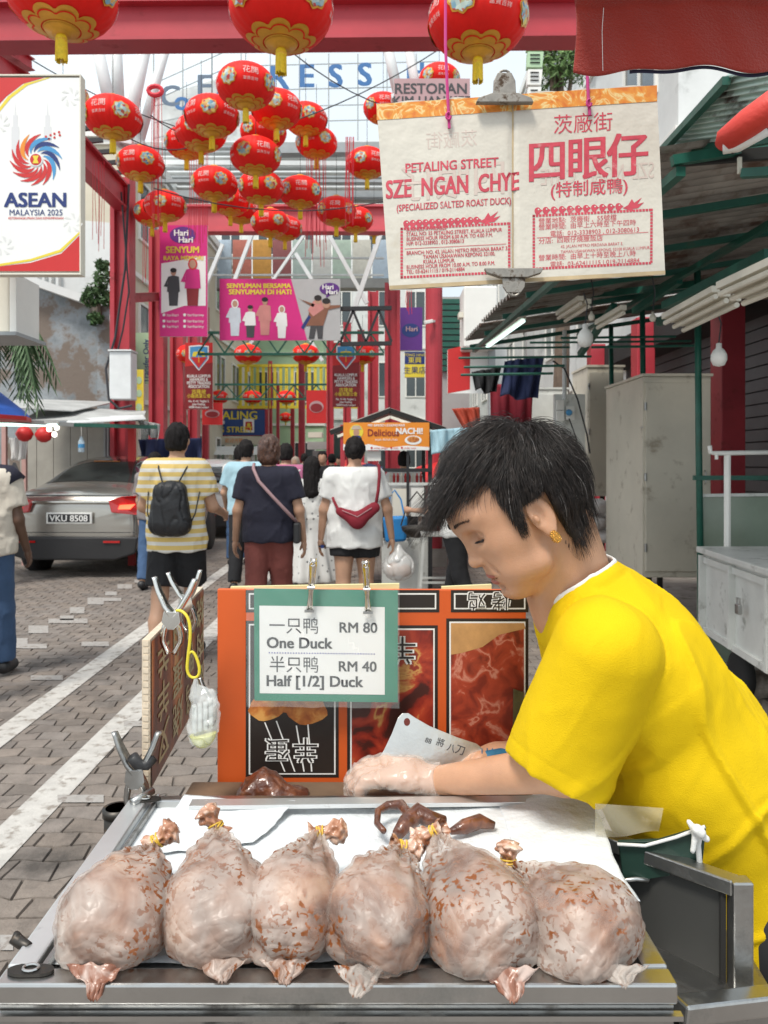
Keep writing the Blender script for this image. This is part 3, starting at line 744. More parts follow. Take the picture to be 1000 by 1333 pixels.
# ---------------------------------------------------------------- bagged ducks
def bag_mat():
    m = bpy.data.materials.new('bag_film'); m.use_nodes = True; t = m.node_tree; N = t.nodes; K = t.links.new
    for n in list(N): N.remove(n)
    out = N.new('ShaderNodeOutputMaterial'); pr = N.new('ShaderNodeBsdfPrincipled'); tr = N.new('ShaderNodeBsdfTransparent'); mx = N.new('ShaderNodeMixShader')
    tl = N.new('ShaderNodeBsdfTranslucent'); m2 = N.new('ShaderNodeMixShader'); m2.inputs[0].default_value = .3
    geo = N.new('ShaderNodeNewGeometry')
    def noise(sc, det, rough=.6, dist=0.):
        n = N.new('ShaderNodeTexNoise'); n.inputs['Scale'].default_value = sc; n.inputs['Detail'].default_value = det; n.inputs['Roughness'].default_value = rough; n.inputs['Distortion'].default_value = dist
        K(geo.outputs['Position'], n.inputs['Vector']); return n.outputs[0]
    def rng(o, a, b, c=0., d=1.):
        r = N.new('ShaderNodeMapRange'); r.inputs[1].default_value = a; r.inputs[2].default_value = b; r.inputs[3].default_value = c; r.inputs[4].default_value = d; K(o, r.inputs[0]); return r.outputs[0]
    def mth(op, a, b):
        r = N.new('ShaderNodeMath'); r.operation = op
        for i, x in enumerate((a, b)):
            if isinstance(x, (int, float)): r.inputs[i].default_value = x
            else: K(x, r.inputs[i])
        return r.outputs[0]
    spots = rng(noise(150, 3, .5, .6), .535, .585); area = rng(noise(14, 3), .42, .56)
    sp = mth('MULTIPLY', spots, mth('ADD', mth('MULTIPLY', area, .8), .2))
    smear = rng(noise(11, 4, .6, .8), .46, .66, 0, .62)
    stain = mth('MAXIMUM', sp, smear)
    c1 = N.new('ShaderNodeMixRGB'); c1.inputs[1].default_value = (.78,.70,.635,1); c1.inputs[2].default_value = (.30,.095,.025,1); K(stain, c1.inputs[0])
    K(c1.outputs[0], pr.inputs['Base Color']); K(c1.outputs[0], tl.inputs[0])
    pr.inputs['Roughness'].default_value = .36; pr.inputs['Specular IOR Level'].default_value = .6
    bp = N.new('ShaderNodeBump'); bp.inputs['Strength'].default_value = .35; bp.inputs['Distance'].default_value = .005; rid = mth('ABSOLUTE', mth('SUBTRACT', noise(17, 2, .45, .9), .5), 0); rid2 = mth('ABSOLUTE', mth('SUBTRACT', noise(46, 2, .5, .6), .5), 0); K(mth('ADD', rng(rid, 0, .12), mth('MULTIPLY', rng(rid2, 0, .15), .35)), bp.inputs['Height']); K(bp.outputs[0], pr.inputs['Normal'])
    alpha = mth('MAXIMUM', rng(noise(11, 2), .36, .62, .26, .78), stain)
    K(pr.outputs[0], m2.inputs[1]); K(tl.outputs[0], m2.inputs[2])
    K(alpha, mx.inputs[0]); K(tr.outputs[0], mx.inputs[1]); K(m2.outputs[0], mx.inputs[2]); K(mx.outputs[0], out.inputs[0])
    return m
M['bag'] = bag_mat()
M['duck'] = ramp_mat('duck_meat', [(0,(.04,.014,.008)),(.40,(.12,.042,.02)),(.54,(.30,.125,.06)),(.70,(.50,.30,.19))], 13, 5, .45, 1., bump=.3)
M['duck_dark'] = ramp_mat('duck_skin', [(0,(.03,.012,.008)),(.5,(.11,.035,.018)),(.8,(.25,.09,.04))], 60, 5, .3, .5, bump=.5, coat=.5)
M['tip_film'] = ramp_mat('tip_film', [(.3,(.16,.055,.03)),(.48,(.32,.14,.09)),(.62,(.62,.48,.42))], 40, 4, .25, .6, bump=.3, alpha=.85)
mk('rubber_yellow', (.65,.42,.05), .45, var=.1)
def duck_bag(label, body, knot, tail, tip, w, th, d0, d1, seed, kl=.02, tipw=.01, skew=0.):
    """body: (x,y px) centre; knot: px of neck; tip: px of lowest front corner"""
    rgb = random.Random(seed)
    B = P(tip[0], tip[1]-26, d0); B.z = max(B.z, TOP+.012)
    Kn = P(*knot, d1); C = P(*body, (d0+d1)/2-.012)+V((0,0,.016))
    t = thing('duck_bag', label, 'bagged duck', (C.x, C.y, TOP), 0, 'bagged ducks in a row on the tray')
    floor = TOP+.0006
    ph = rgb.uniform(0, 6.28)
    NU, NV = 130, 110
    prof = [(0,.40),(.03,.58),(.09,.78),(.2,.95),(.33,1.03),(.46,1.0),(.60,.86),(.73,.66),(.84,.45),(.92,.27),(.97,.16),(1,.10)]
    def pr(v):
        for i in range(len(prof)-1):
            if v <= prof[i+1][0]:
                s = (v-prof[i][0])/(prof[i+1][0]-prof[i][0]); s = s*s*(3-2*s); return lerp(prof[i][1], prof[i+1][1], s)
        return prof[-1][1]
    def spine(v):      # quadratic through B, C, K
        return B*(1-v)**2+(C*2-(B+Kn)*.5)*2*v*(1-v)+Kn*v*v
    def body_pts(scale, crump, floor):
        us = np.arange(NU)/NU*2*np.pi; vs_ = np.linspace(0, 1, NV+1); pts = []
        for v in vs_:
            c = spine(v); t1 = (spine(min(1,v+.01))-spine(max(0,v-.01))).normalized()
            xa = V((1,0,0)); xa = (xa-t1*xa.dot(t1)).normalized(); ya = t1.cross(xa)
            r = pr(v)
            for u in us:
                cu, su = math.cos(u), math.sin(u)
                se = 1/((abs(cu)**2.2+abs(su)**2.2)**(1/2.2))      # slightly squared, filled bag
                pts.append(c+xa*(cu*se*w*r*scale)+ya*(su*se*th*r*scale*(1 if v < .9 else 1)))
        A = np.array([tuple(p) for p in pts]); vv = np.repeat(vs_, NU); uu = np.tile(us, NV+1)
        cc = np.array([tuple(spine(v)) for v in vs_]).repeat(NU, 0); nrm = A-cc; nrm /= np.linalg.norm(nrm, axis=1)[:,None]
        # creases: gathered folds running to the knot, tight diagonal crumples lower down
        fold = np.abs(np.sin(uu*7+ph+2.2*fbm(A, 14, 2, seed)))**.7
        fold2 = 1-np.abs(fbm(A@np.array([[1,0,.4],[0,1,0],[-.3,0,.5]]), 20, 2, seed+3))*2.2
        n3 = 1-np.abs(fbm(A+.02*fbm(A, 20, 2, seed+9)[:,None], 55, 2, seed+7))*2
        disp = crump*(-.0085*tri(uu*13/6.2832+ph+.45*fbm(A, 12, 1, seed))*np.clip((vv-.30)*1.8, 0, 1)-.0030*tri(uu*5/6.2832+2*ph+.8*vv)+.0060*(crumple(A, 13, 5, seed)-.9)+.0024*(crumple(A, 34, 4, seed+3)-.8)+.0035*fbm(A, 9, 1, seed+20)+.0*(fold+fold2+n3))
        low = np.clip((.22-vv)*5, 0, 1); disp = disp+crump*low*.006*np.sin(uu*4+ph)
        A = A+nrm*disp[:,None]
        A[:,2] = np.where(A[:,2] < floor+.004, floor+.004*np.exp((A[:,2]-floor-.004)/.004), A[:,2])
        return A
    def tomesh(A, name):
        fs = [(j*NU+i, j*NU+(i+1)%NU, (j+1)*NU+(i+1)%NU, (j+1)*NU+i) for j in range(NV) for i in range(NU)]
        me = bpy.data.meshes.new(name); me.from_pydata(A.tolist(), [], fs+[tuple(range(NU-1,-1,-1)), tuple(range(NV*NU,(NV+1)*NU))]); me.update(); return me
    A = body_pts(1., 1., floor)
    # flattened corner of the bag hanging over the rail
    link('bag', tomesh(A, 'bag'), M['bag'], t, smooth=True)
    D_ = A.reshape(NV+1, NU, 3)[3:int(NV*.86), ::2].copy(); cen = D_.mean(1, keepdims=True); rr_ = np.linalg.norm(D_-cen, axis=2, keepdims=True); K_ = len(D_)
    inset = .0028+.006*np.clip(fbm(D_.reshape(-1,3), 17, 2, seed+40), 0, 1).reshape(K_, -1, 1)
    cap_ = np.sqrt(np.clip(np.minimum(np.arange(K_)+.2, (K_-np.arange(K_)-.8)*.5)/6., 0, 1))[:, None, None]
    D_ = cen+(D_-cen)*np.clip(1-inset/rr_, .2, 1)*cap_; D_[..., 2] = np.maximum(D_[..., 2], floor+.0005)
    nu_, nv_ = D_.shape[1], D_.shape[0]
    MB().add([tuple(x) for x in D_.reshape(-1, 3)], [(a*nu_+b_, a*nu_+(b_+1)%nu_, (a+1)*nu_+(b_+1)%nu_, (a+1)*nu_+b_) for a in range(nv_-1) for b_ in range(nu_)]+[tuple(range(nu_-1,-1,-1)), tuple(range((nv_-1)*nu_, nv_*nu_))]).build('duck', M['duck'], t, smooth=True)
    # front corner: flat crumpled seam
    Tp = P(tip[0], tip[1], d0-.016); Tp.z = max(Tp.z, TOP-.012) if Tp.y < Y0+.002 else max(Tp.z, floor)
    def fn(u, v):
        hw = lerp(w*.52, tipw*.42, v**.85); p = (spine(.07)+V((0,-.004,-.006))).lerp(Tp, v)+V(((u-.5)*2*hw, 0, 0)); arch = math.cos((u-.5)*3.0)
        p += V((.0016*math.sin(v*9+ph), -.007*arch*(1-.6*v)+.0013*math.sin(u*26+ph+v*4)*(1-.5*v), .005*arch*(1-v)+.0012*math.sin(u*19+v*7)))
        p.z = max(p.z, floor+.001) if p.y > Y0-.003 else p.z
        return p
    o = MB().grid(fn, 26, 12).build('bag_corner', M['tip_film' if seed in (11, 55) else 'bag'], t, smooth=True)
    m = o.modifiers.new('t','SOLIDIFY'); m.thickness = .0012
    # knot: gathered neck and flared twist of film
    Tl = P(*tail, d1+.005); d = (Tl-Kn).normalized(); NN = 40
    pth = [Kn-d*.012, Kn, Kn+d*kl*.35, Kn+d*kl*.8, Kn+d*kl*1.15, Kn+d*kl*1.45]; rad = [.012,.0075,.0075,.012,.0135,.006]
    k = MB(); rings = []
    xa = d.orthogonal().normalized(); ya = d.cross(xa)
    vs = []
    SS = 22
    for i in range(SS+1):
        s = i/SS*(len(pth)-1); i0 = min(int(s), len(pth)-2); fr_ = s-i0; p = pth[i0].lerp(pth[i0+1], fr_); r = lerp(rad[i0], rad[i0+1], fr_*fr_*(3-2*fr_))
        for q in range(NN):
            a = q/NN*6.283; cr = 1+.28*abs(math.sin(a*4+i*.35+ph))-.14+.16*math.sin(a*2+i*.9+seed)+.1*math.sin(a*7-i*.6)
            vs.append(p+(xa*math.cos(a)+ya*math.sin(a))*r*cr)
    k.add(vs, [(i*NN+q, i*NN+(q+1)%NN, (i+1)*NN+(q+1)%NN, (i+1)*NN+q) for i in range(SS) for q in range(NN)]+[tuple(range(SS*NN,(SS+1)*NN))])
    M.setdefault('knot', ramp_mat('knot_film', [(.3,(.22,.07,.03)),(.48,(.45,.22,.13)),(.62,(.70,.52,.42))], 55, 4, .25, .6, bump=.3, coat=.4))
    k.build('knot', M['knot'], t, smooth=True)
    for s in (-.0015, .0015, .0045):
        c = Kn+d*s; n2 = (d+xa*rgb.uniform(-.25,.25)).normalized(); x2 = n2.orthogonal().normalized(); y2 = n2.cross(x2)
        MB().tube([c+(x2*math.cos(a)+y2*math.sin(a))*.0088 for a in [i*.5236 for i in range(12)]], .0012, 6, closed=True).build('rubber_band', M['rubber_yellow'], t, smooth=True)
    return t
duck_bag('leftmost bagged duck, slumped with its knot twisted to the right', (163,1190), (203,1096), (226,1080), (124,1301), .059, .052, .752, .93, 11, .02)
duck_bag('second bagged duck from the left, yellow band upright on its knot', (284,1180), (283,1078), (268,1056), (288,1277), .056, .052, .758, .94, 22, .021)
duck_bag('third bagged duck from the left, knot folded over to the right', (388,1180), (415,1086), (452,1080), (372,1281), .053, .050, .758, .93, 33, .024)
duck_bag('fourth bagged duck, smooth rounded top, knot hidden by its neighbour', (500,1195), (522,1104), (548,1106), (466,1297), .054, .052, .750, .90, 44, .018)
duck_bag('fifth bagged duck, tallest, leaning right with two tied tails', (612,1190), (568,1082), (545,1094), (668,1303), .061, .052, .748, .935, 55, .024)
duck_bag('rightmost bagged duck, leaning right with thin knotted neck', (738,1212), (662,1124), (662,1098), (812,1283), .062, .050, .755, .895, 66, .017, .006)

# roast duck neck pieces on the white sheet
t = thing('duck_neck', 'dark curled roast duck neck and beak scraps on the white sheet', 'meat', T(565,1075,TOP+.006))
zz = TOP+.011
def tp(x, y, dz=0): p = T(x, y, zz); p.z += dz; return p
MB().tube([tp(500,1082), tp(491,1072), tp(492,1058,.002), tp(505,1052,.004), tp(522,1053,.006), tp(532,1066,.006), tp(528,1080,.003)], [.004,.0045,.005,.006,.0075,.007,.004], 10).build('neck', M['duck_dark'], t, smooth=True)
MB().tube([tp(518,1086), tp(530,1074,.004), tp(545,1066,.008), tp(560,1072,.006), tp(580,1070,.002)], [.008,.012,.014,.011,.006], 12).build('neck', M['duck_dark'], t, smooth=True)
MB().tube([tp(586,1080,-.003), tp(605,1076,0), tp(625,1070,.001), tp(644,1071,-.004)], [.004,.010,.010,.005], 12).build('beak', M['duck_dark'], t, smooth=True)

# ================================================================ boards behind the cart
mk('card_orange', (.62,.10,.015), .5, var=.06, vs=4, dirt=.12, dcol=(.3,.06,.02), ds=18)
mk('card_black', (.02,.014,.012), .4, var=.1)
mk('card_edge', (.62,.52,.40), .8, var=.2, vs=60)
mk('print_white', (.8,.8,.78), .5, var=.02)
M['food_red'] = ramp_mat('food_print_red', [(.0,(.05,.008,.005)),(.40,(.20,.022,.010)),(.53,(.38,.05,.02)),(.585,(.55,.22,.15)),(.63,(.36,.05,.02)),(.72,(.16,.02,.01))], 24, 8, .4, .7)
M['food_red2'] = ramp_mat('food_print_glazed', [(.0,(.02,.008,.005)),(.42,(.06,.012,.008)),(.47,(.24,.02,.01)),(.55,(.42,.05,.02)),(.60,(.60,.34,.10)),(.63,(.32,.035,.015)),(.72,(.04,.012,.01))], 16, 6, .4, .5)
M['food_gold'] = ramp_mat('food_print_gold', [(.3,(.28,.06,.012)),(.5,(.52,.17,.03)),(.65,(.65,.32,.08))], 45, 5, .4, .4)
M['flame'] = ramp_mat('flame_print', [(.3,(.04,.015,.012)),(.5,(.16,.03,.012)),(.62,(.5,.12,.02)),(.72,(.7,.35,.12))], 7, 4, .35, .8, stretch=(1,1.6,.35))
md = 1.33
board = thing('menu_board', 'orange cardboard menu board with dark food photo panels behind the cart', 'board', P(485,1000,md))
L0, R0 = P(283,767,md), P(686,768,md); zb = P(0,1040,md).z
MB().prism([V((L0.x,md,zb)), V((R0.x-.004,md,zb)), V((P(683,0,md).x,md,P(0,860,md).z)), V((R0.x,md,R0.z)), V((L0.x,md,L0.z))], (0,.012,0)).build('board', [M['card_orange']], board, bevel=.0015)
bf = Fr((0,md,EYE), (1,0,0), (0,0,1)); s_ = md/1000
def bu(px): return (px-500)*s_
def bv(py): return (604-py)*s_
def panel(x0, y0, x1, y1, m, nm='photo_panel'):
    r = bf.rect(bu(x0), bv(y1), bu(x1), bv(y0), .0006, nm, M['card_black'], board)
    bf.rect(bu(x0+4), bv(y1-4), bu(x1-4), bv(y0+4), .0010, 'outline', M['print_white'], r)
    bf.rect(bu(x0+6), bv(y1-6), bu(x1-6), bv(y0+6), .0014, 'photo', M[m], r); return r
p1 = panel(320,808,441,1012,'card_black'); p2 = panel(452,814,570,1036,'food_red2'); p3 = panel(581,805,688,1000,'food_red')
p4 = panel(320,768,441,797,'card_black'); p5 = panel(452,768,572,797,'card_black'); p6 = panel(587,768,688,797,'card_black')
for x0, y0, x1, y1 in [(345,940,371,1004),(360,938,384,1004),(386,944,396,1004),(401,942,406,1004)]:
    MB().add([bf.p(bu(x0)-.0012,bv(y0),.0018), bf.p(bu(x0)+.0012,bv(y0),.0018), bf.p(bu(x1)+.0012,bv(y1),.0018), bf.p(bu(x1)-.0012,bv(y1),.0018)], [(0,1,2,3)]).build('skewer_print', M['print_white'], p1)
mk('wood_print', (.50,.27,.10), .5, var=.2, vs=30)
bf.poly([(bu(x), bv(y)) for x, y in [(587,811),(682,811),(684,818),(650,826),(628,842),(600,850),(587,852)]], .0017, 'wood_print', M['wood_print'], p3)
rg = random.Random(3)
for cx, cy, rx, ry in [(346,922,22,16),(400,924,26,19),(374,915,16,12)]:
    bf.poly([(bu(cx+rx*math.cos(a)*(1+.08*math.sin(a*5))), bv(cy+ry*math.sin(a)*(1+.06*math.sin(a*4)))) for a in [k*.3307 for k in range(19)]], .0022+.0002*(cx%3), 'food_print', M['food_gold'], p1)
def outl(body, size, px, py, par, m1='print_white', m2='card_black', n=.0028, rot=math.pi, sx=1.):
    text(bf, body, size*s_, bu(px), bv(py), n, M[m1], par, bold=.06, rot=rot, sx=sx); text(bf, body, size*s_, bu(px), bv(py), n+.0005, M[m2], par, bold=.0, rot=rot, sx=sx)
outl('蛋', 32, 361, 975, p1); outl('羊', 34, 398, 975, p1)
outl('羊', 38, 524, 845, p2); outl('鸡', 25, 620, 781, p6); outl('烤', 25, 652, 781, p6)
MB().prism([P(300,764,1.338), P(520,760,1.338), P(520,771,1.338), P(300,771,1.338)], (0,.01,0)).build('backing_paper', mat('paper_yellow', (.68,.62,.33), .8), board)
MB().prism([P(575,764,1.338), P(640,761,1.338), P(640,771,1.338), P(575,771,1.338)], (0,.01,0)).build('backing_paper', M['paper_yellow'] if 'paper_yellow' in M else bpy.data.materials['paper_yellow'], board)
# roast meat lump peeking over the chopping block at the foot of the board
MB().bx(-.33,.30,1.176,1.32,.86,.905).build('chopping_block', mat('wood_block', (.16,.10,.06), .7, var=.25, vs=14), bevel=.004, label='dark wooden chopping block behind the tray')
props(bpy.data.objects['chopping_block'], 'dark wooden chopping block behind the tray, mostly hidden by its rim', 'block')
f = union([ell(tuple(P(345,1026,1.27)),(.036,.03,.03)), ell(tuple(P(372,1034,1.26)),(.036,.03,.012)), ell(tuple(P(325,1034,1.27)),(.02,.03,.02))], .015)
me = iso(lambda p: f(p)+.004*fbm(p,50,3,4), P(345,1026,1.27)-V((.09,.06,.06)), P(345,1026,1.27)+V((.09,.06,.06)), .003)
props(link('roast_meat', me, M['duck_dark']), 'glistening brown roast duck piece at the foot of the orange board', 'meat')
# greenish cooked thing on the right of the board (knife sheath)
MB().prism([P(669,898,1.32),P(682,902,1.32),P(688,960,1.32),P(684,990,1.32),P(668,985,1.32)], (0,.008,0)).build('wooden_paddle', mat('paddle', (.09,.08,.03), .5, var=.4, vs=40), bevel=.001)
props(bpy.data.objects['wooden_paddle'], 'greenish brown wooden paddle leaning on the right of the orange board', 'paddle')

# price card
mk('card_green', (.008,.20,.12), .45, var=.06)
mk('sleeve', (.8,.85,.85), .08, var=0, alpha=.14, spec=.7)
mk('ink', (.05,.05,.055), .6, var=0); mk('ink_blue', (.08,.08,.35), .6, var=0)
mk('chrome', (.75,.74,.70), .18, 1., .08, 30)
pc = thing('price_card', 'green edged price card for one duck and half duck, in a clear sleeve', 'sign', P(425,766,1.3))
O = P(425,841,1.29); U = V((1,0,-.012)); W_ = V((-.0,-.03,1)); pf = Fr(O, U, W_); q = 1.29/1000
pf.rect(-94*q,-73*q,93*q,74*q,0,'card', M['card_green'], pc)
MB().prism([pf.p(-94*q,-73*q,-.002), pf.p(93*q,-73*q,-.002), pf.p(93*q,74*q,-.002), pf.p(-94*q,74*q,-.002)], pf.N*.0018).build('backing', M['card_green'], pc)
pf.rect(-87*q,-63*q,76*q,52*q,.0006,'paper', M['print_white'], pc)
def pt(s, sz, x, y, b=.012, al='LEFT', mm='ink', sx=1): text(pf, s, sz*q, (x-425)*q, (841-y)*q, .001, M[mm], pc, bold=b, align=al, sx=sx)
pt('一只鸭', 23, 350, 815, .0, sx=.95); pt('RM 80', 19, 441, 816, .022); pt('One Duck', 20, 347, 837, .03)
pt('半只鸭', 23, 350, 866, .0, sx=.95); pt('RM 40', 19, 440, 867, .022); pt('Half [1/2] Duck', 20, 346, 887, .03)
for k in range(40):
    x = 350+k*3.5; pf.rect((x-425)*q, (841-851.2)*q, (x-423.4)*q, (841-849.8)*q, .0012, 'dot', M['ink_blue'], pc) if k%1 == 0 else None
def slv(u, v): 
    uu, vv = lerp(-104,95,u), lerp(-80,76,v); return pf.p(uu*q, vv*q, .003+.0022*math.sin(u*19+v*7)*math.sin(v*11+u*3)+.0012*math.sin(u*47+v*31))
MB().grid(slv, 30, 24).build('sleeve', M['sleeve'], pc, smooth=True)
def bulldog(label, px, y0, y1, d, lean=0, cat='clip'):
    t = thing('clip', label, cat, P(px,y1,d-.006), 0, 'steel clips on the price card'); w = .0085; a = P(px+lean,y0,d-.022); b_ = P(px,y1,d-.006)
    ax = (b_-a).normalized(); L_ = (b_-a).length
    side = V((1,0,0)); nn = side.cross(ax)
    def fn(u, v):
        ww = w*(.62+.38*abs(math.cos(v*2.2)) ); return a+ax*L_*v+side*(u-.5)*ww*1.5+nn*.004*math.cos((u-.5)*3)
    o = MB().grid(fn, 6, 14).build('jaw', M['chrome'], t, smooth=True); o.modifiers.new('s','SOLIDIFY').thickness = .0015
    MB().bar(b_+ax*.002-side*.008, b_+ax*.002+side*.008, .004, .004).build('lip', M['steel_worn'], t)
    MB().tube([a+side*.004-ax*.003, a+side*.0055+ax*.01, a+side*.003+ax*.03], .0012, 6).build('lever', M['chrome'], t)
    MB().tube([a-side*.004-ax*.003, a-side*.0055+ax*.01, a-side*.003+ax*.03], .0012, 6).build('lever', M['chrome'], t)
    c = a+ax*.006-V((0,.004,0)); MB().tube([c+(side*math.cos(z)+ax*math.sin(z))*.0042 for z in [i*.628 for i in range(10)]], .0013, 6, closed=True).build('eye', M['chrome'], t)
    MB().lathe([(.0026,-.006),(.0026,.006)], 10, a+ax*L_*.55-V((0,.003,0)), Matrix.Rotation(math.pi/2,3,'Y')).build('pivot', M['steel'], t)
bulldog('left steel clip gripping the top of the price card', 403, 729, 794, 1.285, 5)
bulldog('right steel clip gripping the top of the price card', 479, 731, 796, 1.285, -3)

# left board seen edge-on with gold lettering
lb = thing('side_board', 'dark printed board with gold characters standing edge-on left of the orange board', 'board', (-.37,1.2,.94))
A0, A1 = V((-.366,1.2,.94)), V((-.405,1.72,.94)); zt0, zt1 = P(0,833,1.2).z, P(0,764,1.72).z
Un = (A1-A0).normalized(); Nn = V((0,0,1)).cross(Un)
MB().prism([A0, A1, V((A1.x,A1.y,zt1)), V((A0.x,A0.y,zt0))], Nn*.012).build('board', M['card_edge'], lb)
lf = Fr(A0-Nn*.0006, Un, (0,0,1))
if lf.N.x < 0: lf.N = -lf.N
HB = zt0-.94; LB = (A1-A0).length
MB().add([lf.p(.006,.002,.0012), lf.p(LB-.004,.002,.0012), lf.p(LB-.004,zt1-.94-.004,.0012), lf.p(.006,HB-.004,.0012)], [(0,1,2,3)]).build('print', M['flame'], lb)
mk('gold_print', (.55,.45,.25), .4, var=.1)
for r_, sss in enumerate(['羊肉串烧', '羊蛋鸭肉', '叉烧鸡翅']):
    for i, ch in enumerate(sss):
        text(lf, ch, .066, .09+i*.125, HB-.045-r_*.072, .002, M['gold_print'], lb, bold=.022, sx=1.5, rot=math.pi)
for k in range(22):
    MB().box(A0+Nn*.006+V((0,-.0006,(k+.5)*HB/22)), (.009,.0012,HB/22*.7)).build('edge_flute', M['card_edge'], lb)

# spring clamps
def clamp(label, c, s, rot, m='chrome', name='spring_clamp', jaw=1.):
    """c: pivot; s: size; rot: lean; opens upward handles, jaws down"""
    c = V(c); t = thing(name, label, 'clamp', c)
    R = Matrix.Rotation(rot, 3, 'Y')
    for sg, nm in ((-1,'handle'),(1,'handle')):
        pts = [V((sg*.55,0,1.0)), V((sg*.42,0,.62)), V((sg*.22,0,.22)), V((sg*.02,0,0)), V((-sg*.16,0,-.28)), V((-sg*.22,0,-.6)), V((-sg*.06,0,-.95*jaw))]
        def fn(u, v):
            f_ = v*(len(pts)-1); i = min(int(f_), len(pts)-2); q = pts[i].lerp(pts[i+1], f_-i)
            wd = .30*(.55+.55*math.sin(min(v*1.25,1)*3.1))*s+.04*s; cv = .05*math.cos((u-.5)*3.1)
            return c+R@(q*s+V((sg*cv*s, (u-.5)*wd, 0)))
        o = MB().grid(fn, 6, 26).build(nm, M[m], t, smooth=True); o.modifiers.new('s','SOLIDIFY').thickness = .11*s
    MB().prism([c+R@(V((x,-.15,z))*s) for x, z in ((-.2,.16),(.2,.16),(.24,-.12),(.08,-.3),(-.08,-.3),(-.24,-.12))], (0,-.03*s,0)).build('pivot_plate', M[m], t, bevel=.0006)
    MB().lathe([(.07*s,-.21*s),(.07*s,.17*s)], 12, c, Matrix.Rotation(math.pi/2,3,'X')).build('pivot_pin', M['steel'], t)
    MB().tube([c+R@(V((.11*math.cos(a),0.02+.013*a*0,.11*math.sin(a)))*s) for a in [k*.5 for k in range(12)]], .02*s, 6).build('spring', M['chrome'], t)
    return t
clamp('nearer chrome spring clamp on top of the side board', P(225,803,1.24), .062, .05)
clamp('farther chrome spring clamp on top of the side board', P(243,784,1.45), .058, -.08)
clamp('large black lined steel clamp at the back left corner of the cart', P(178,1008,1.17), .064, .0, 'steel_worn', jaw=1.1)
MB().tube([P(172,985,1.16),P(180,995,1.165),P(190,996,1.165),P(200,985,1.17)], .009, 8).build('rubber_pad', M['black_metal'], [o for o in bpy.data.objects if o.name.startswith('spring_clamp')][-1], smooth=True)
clamp('small chrome clamp between the two boards', P(276,912,1.36), .04, .0)

# yellow cord and bag of sauce
cd = MB().tube([P(228,795,1.215),P(236,794,1.21),P(246,803,1.205),P(249,825,1.2),P(244,860,1.2),P(243,875,1.2),P(249,883,1.2),P(258,882,1.2),P(261,872,1.2),P(256,855,1.2),P(250,846,1.2),P(246,852,1.2)], .0028, 8).build('cord', mat('cord_yellow', (.70,.58,.04), .4, var=.1), smooth=True)
cd.modifiers.new('s','SUBSURF').levels = 1; props(cd, 'yellow elastic cord looped over the side board', 'cord')
sb = thing('sauce_bag', 'small clear plastic bag of packets and yellow sauce hung from the yellow cord', 'plastic bag', P(263,978,1.2))
c = P(264,938,1.2)
f = union([ell(tuple(c+V((0,0,-.01))), (.025,.02,.036)), cone(tuple(P(255,905,1.2)), tuple(P(254,880,1.2)), .012, .003), ell(tuple(P(270,920,1.2)),(.019,.016,.03))], .014)
g_ = lambda p: f(p)+.0022*(1-np.abs(fbm(p, 60, 2, 3))*2)
M['clear_bag'] = mat('clear_bag', (.9,.93,.92), .08, var=0, alpha=.3, spec=.8)
link('bag', iso(g_, c-V((.045,.035,.065)), c+V((.045,.035,.085)), .002), M['clear_bag'], sb)
link('sauce', iso(lambda p: np.maximum(f(p)+.0025, p[:,2]-(P(0,955,1.2).z+.1*(p[:,0]-c.x))), c-V((.045,.035,.065)), c+V((.045,.035,.06)), .002), mat('sauce_yellow', (.62,.62,.18), .2, var=.1), sb)
mk('print_pinkgrey2', (.50,.52,.50), .5)
for k in range(4):
    MB().box(P(253+k*7,936-k*2,1.195+.004*k), (.0065,.014,.042), .3).build('packet', M['print_pinkgrey2'], sb, bevel=.001)

# ================================================================ hanging paper-bag sign
mk('bag_paper', (.63,.59,.51), .42, var=.05, vs=6, bump=.45, bs=13, coat=.25, dirt=.2, dcol=(.5,.42,.3), ds=5)
mk('ink_red', (.56,.06,.09), .5, var=.18, vs=60, dirt=.3, dcol=(.62,.30,.29), ds=45)
mk('ink_faint', (.59,.49,.43), .5, var=.04)
M['band_orange'] = ramp_mat('band_orange', [(.35,(.65,.17,.02)),(.5,(.75,.30,.04)),(.56,(.78,.62,.28)),(.62,(.72,.26,.04))], 26, 3, .4, 2.2)
mk('tape_brown', (.5,.38,.22), .5, var=.2, vs=20)
hd = 1.15; hs = hd/1000
hang = thing('hanging_sign', 'cream plastic covered duck stall sign with red Chinese and English print, hung on strings', 'sign', P(675,110,hd))
C4 = [P(507,377,hd), P(866,357,hd), P(855,110,hd), P(490,134,hd)]
GX, GY = np.arange(480, 880, 3.), np.arange(96, 392, 3.)
gx_, gy_ = np.meshgrid(GX, GY); ga = np.stack([gx_.ravel()*.004+gy_.ravel()*.0006, gy_.ravel()*.004, 3.3+0*gx_.ravel()], 1)
HN = (.0018*fbm(ga, 2.0, 1, 5)+.0003*(1-np.abs(fbm(ga*np.array([1,.5,1]), 7.5, 2, 9))*2)).reshape(gx_.shape)
def hp(px, py, n=0):      # position on the slightly creased face, coordinates as read off its own rows
    fx = min(max((px-480)/3, 0), len(GX)-1.001); fy = min(max((py-96)/3, 0), len(GY)-1.001); i, j = int(fx), int(fy); fx -= i; fy -= j
    r = (HN[j,i]*(1-fx)+HN[j,i+1]*fx)*(1-fy)+(HN[j+1,i]*(1-fx)+HN[j+1,i+1]*fx)*fy
    seam = .004*math.exp(-((px-(666+(py-120)*.02))/3.2)**2)
    return V(P(px, py, hd))+V((0,-n-r+seam,0))
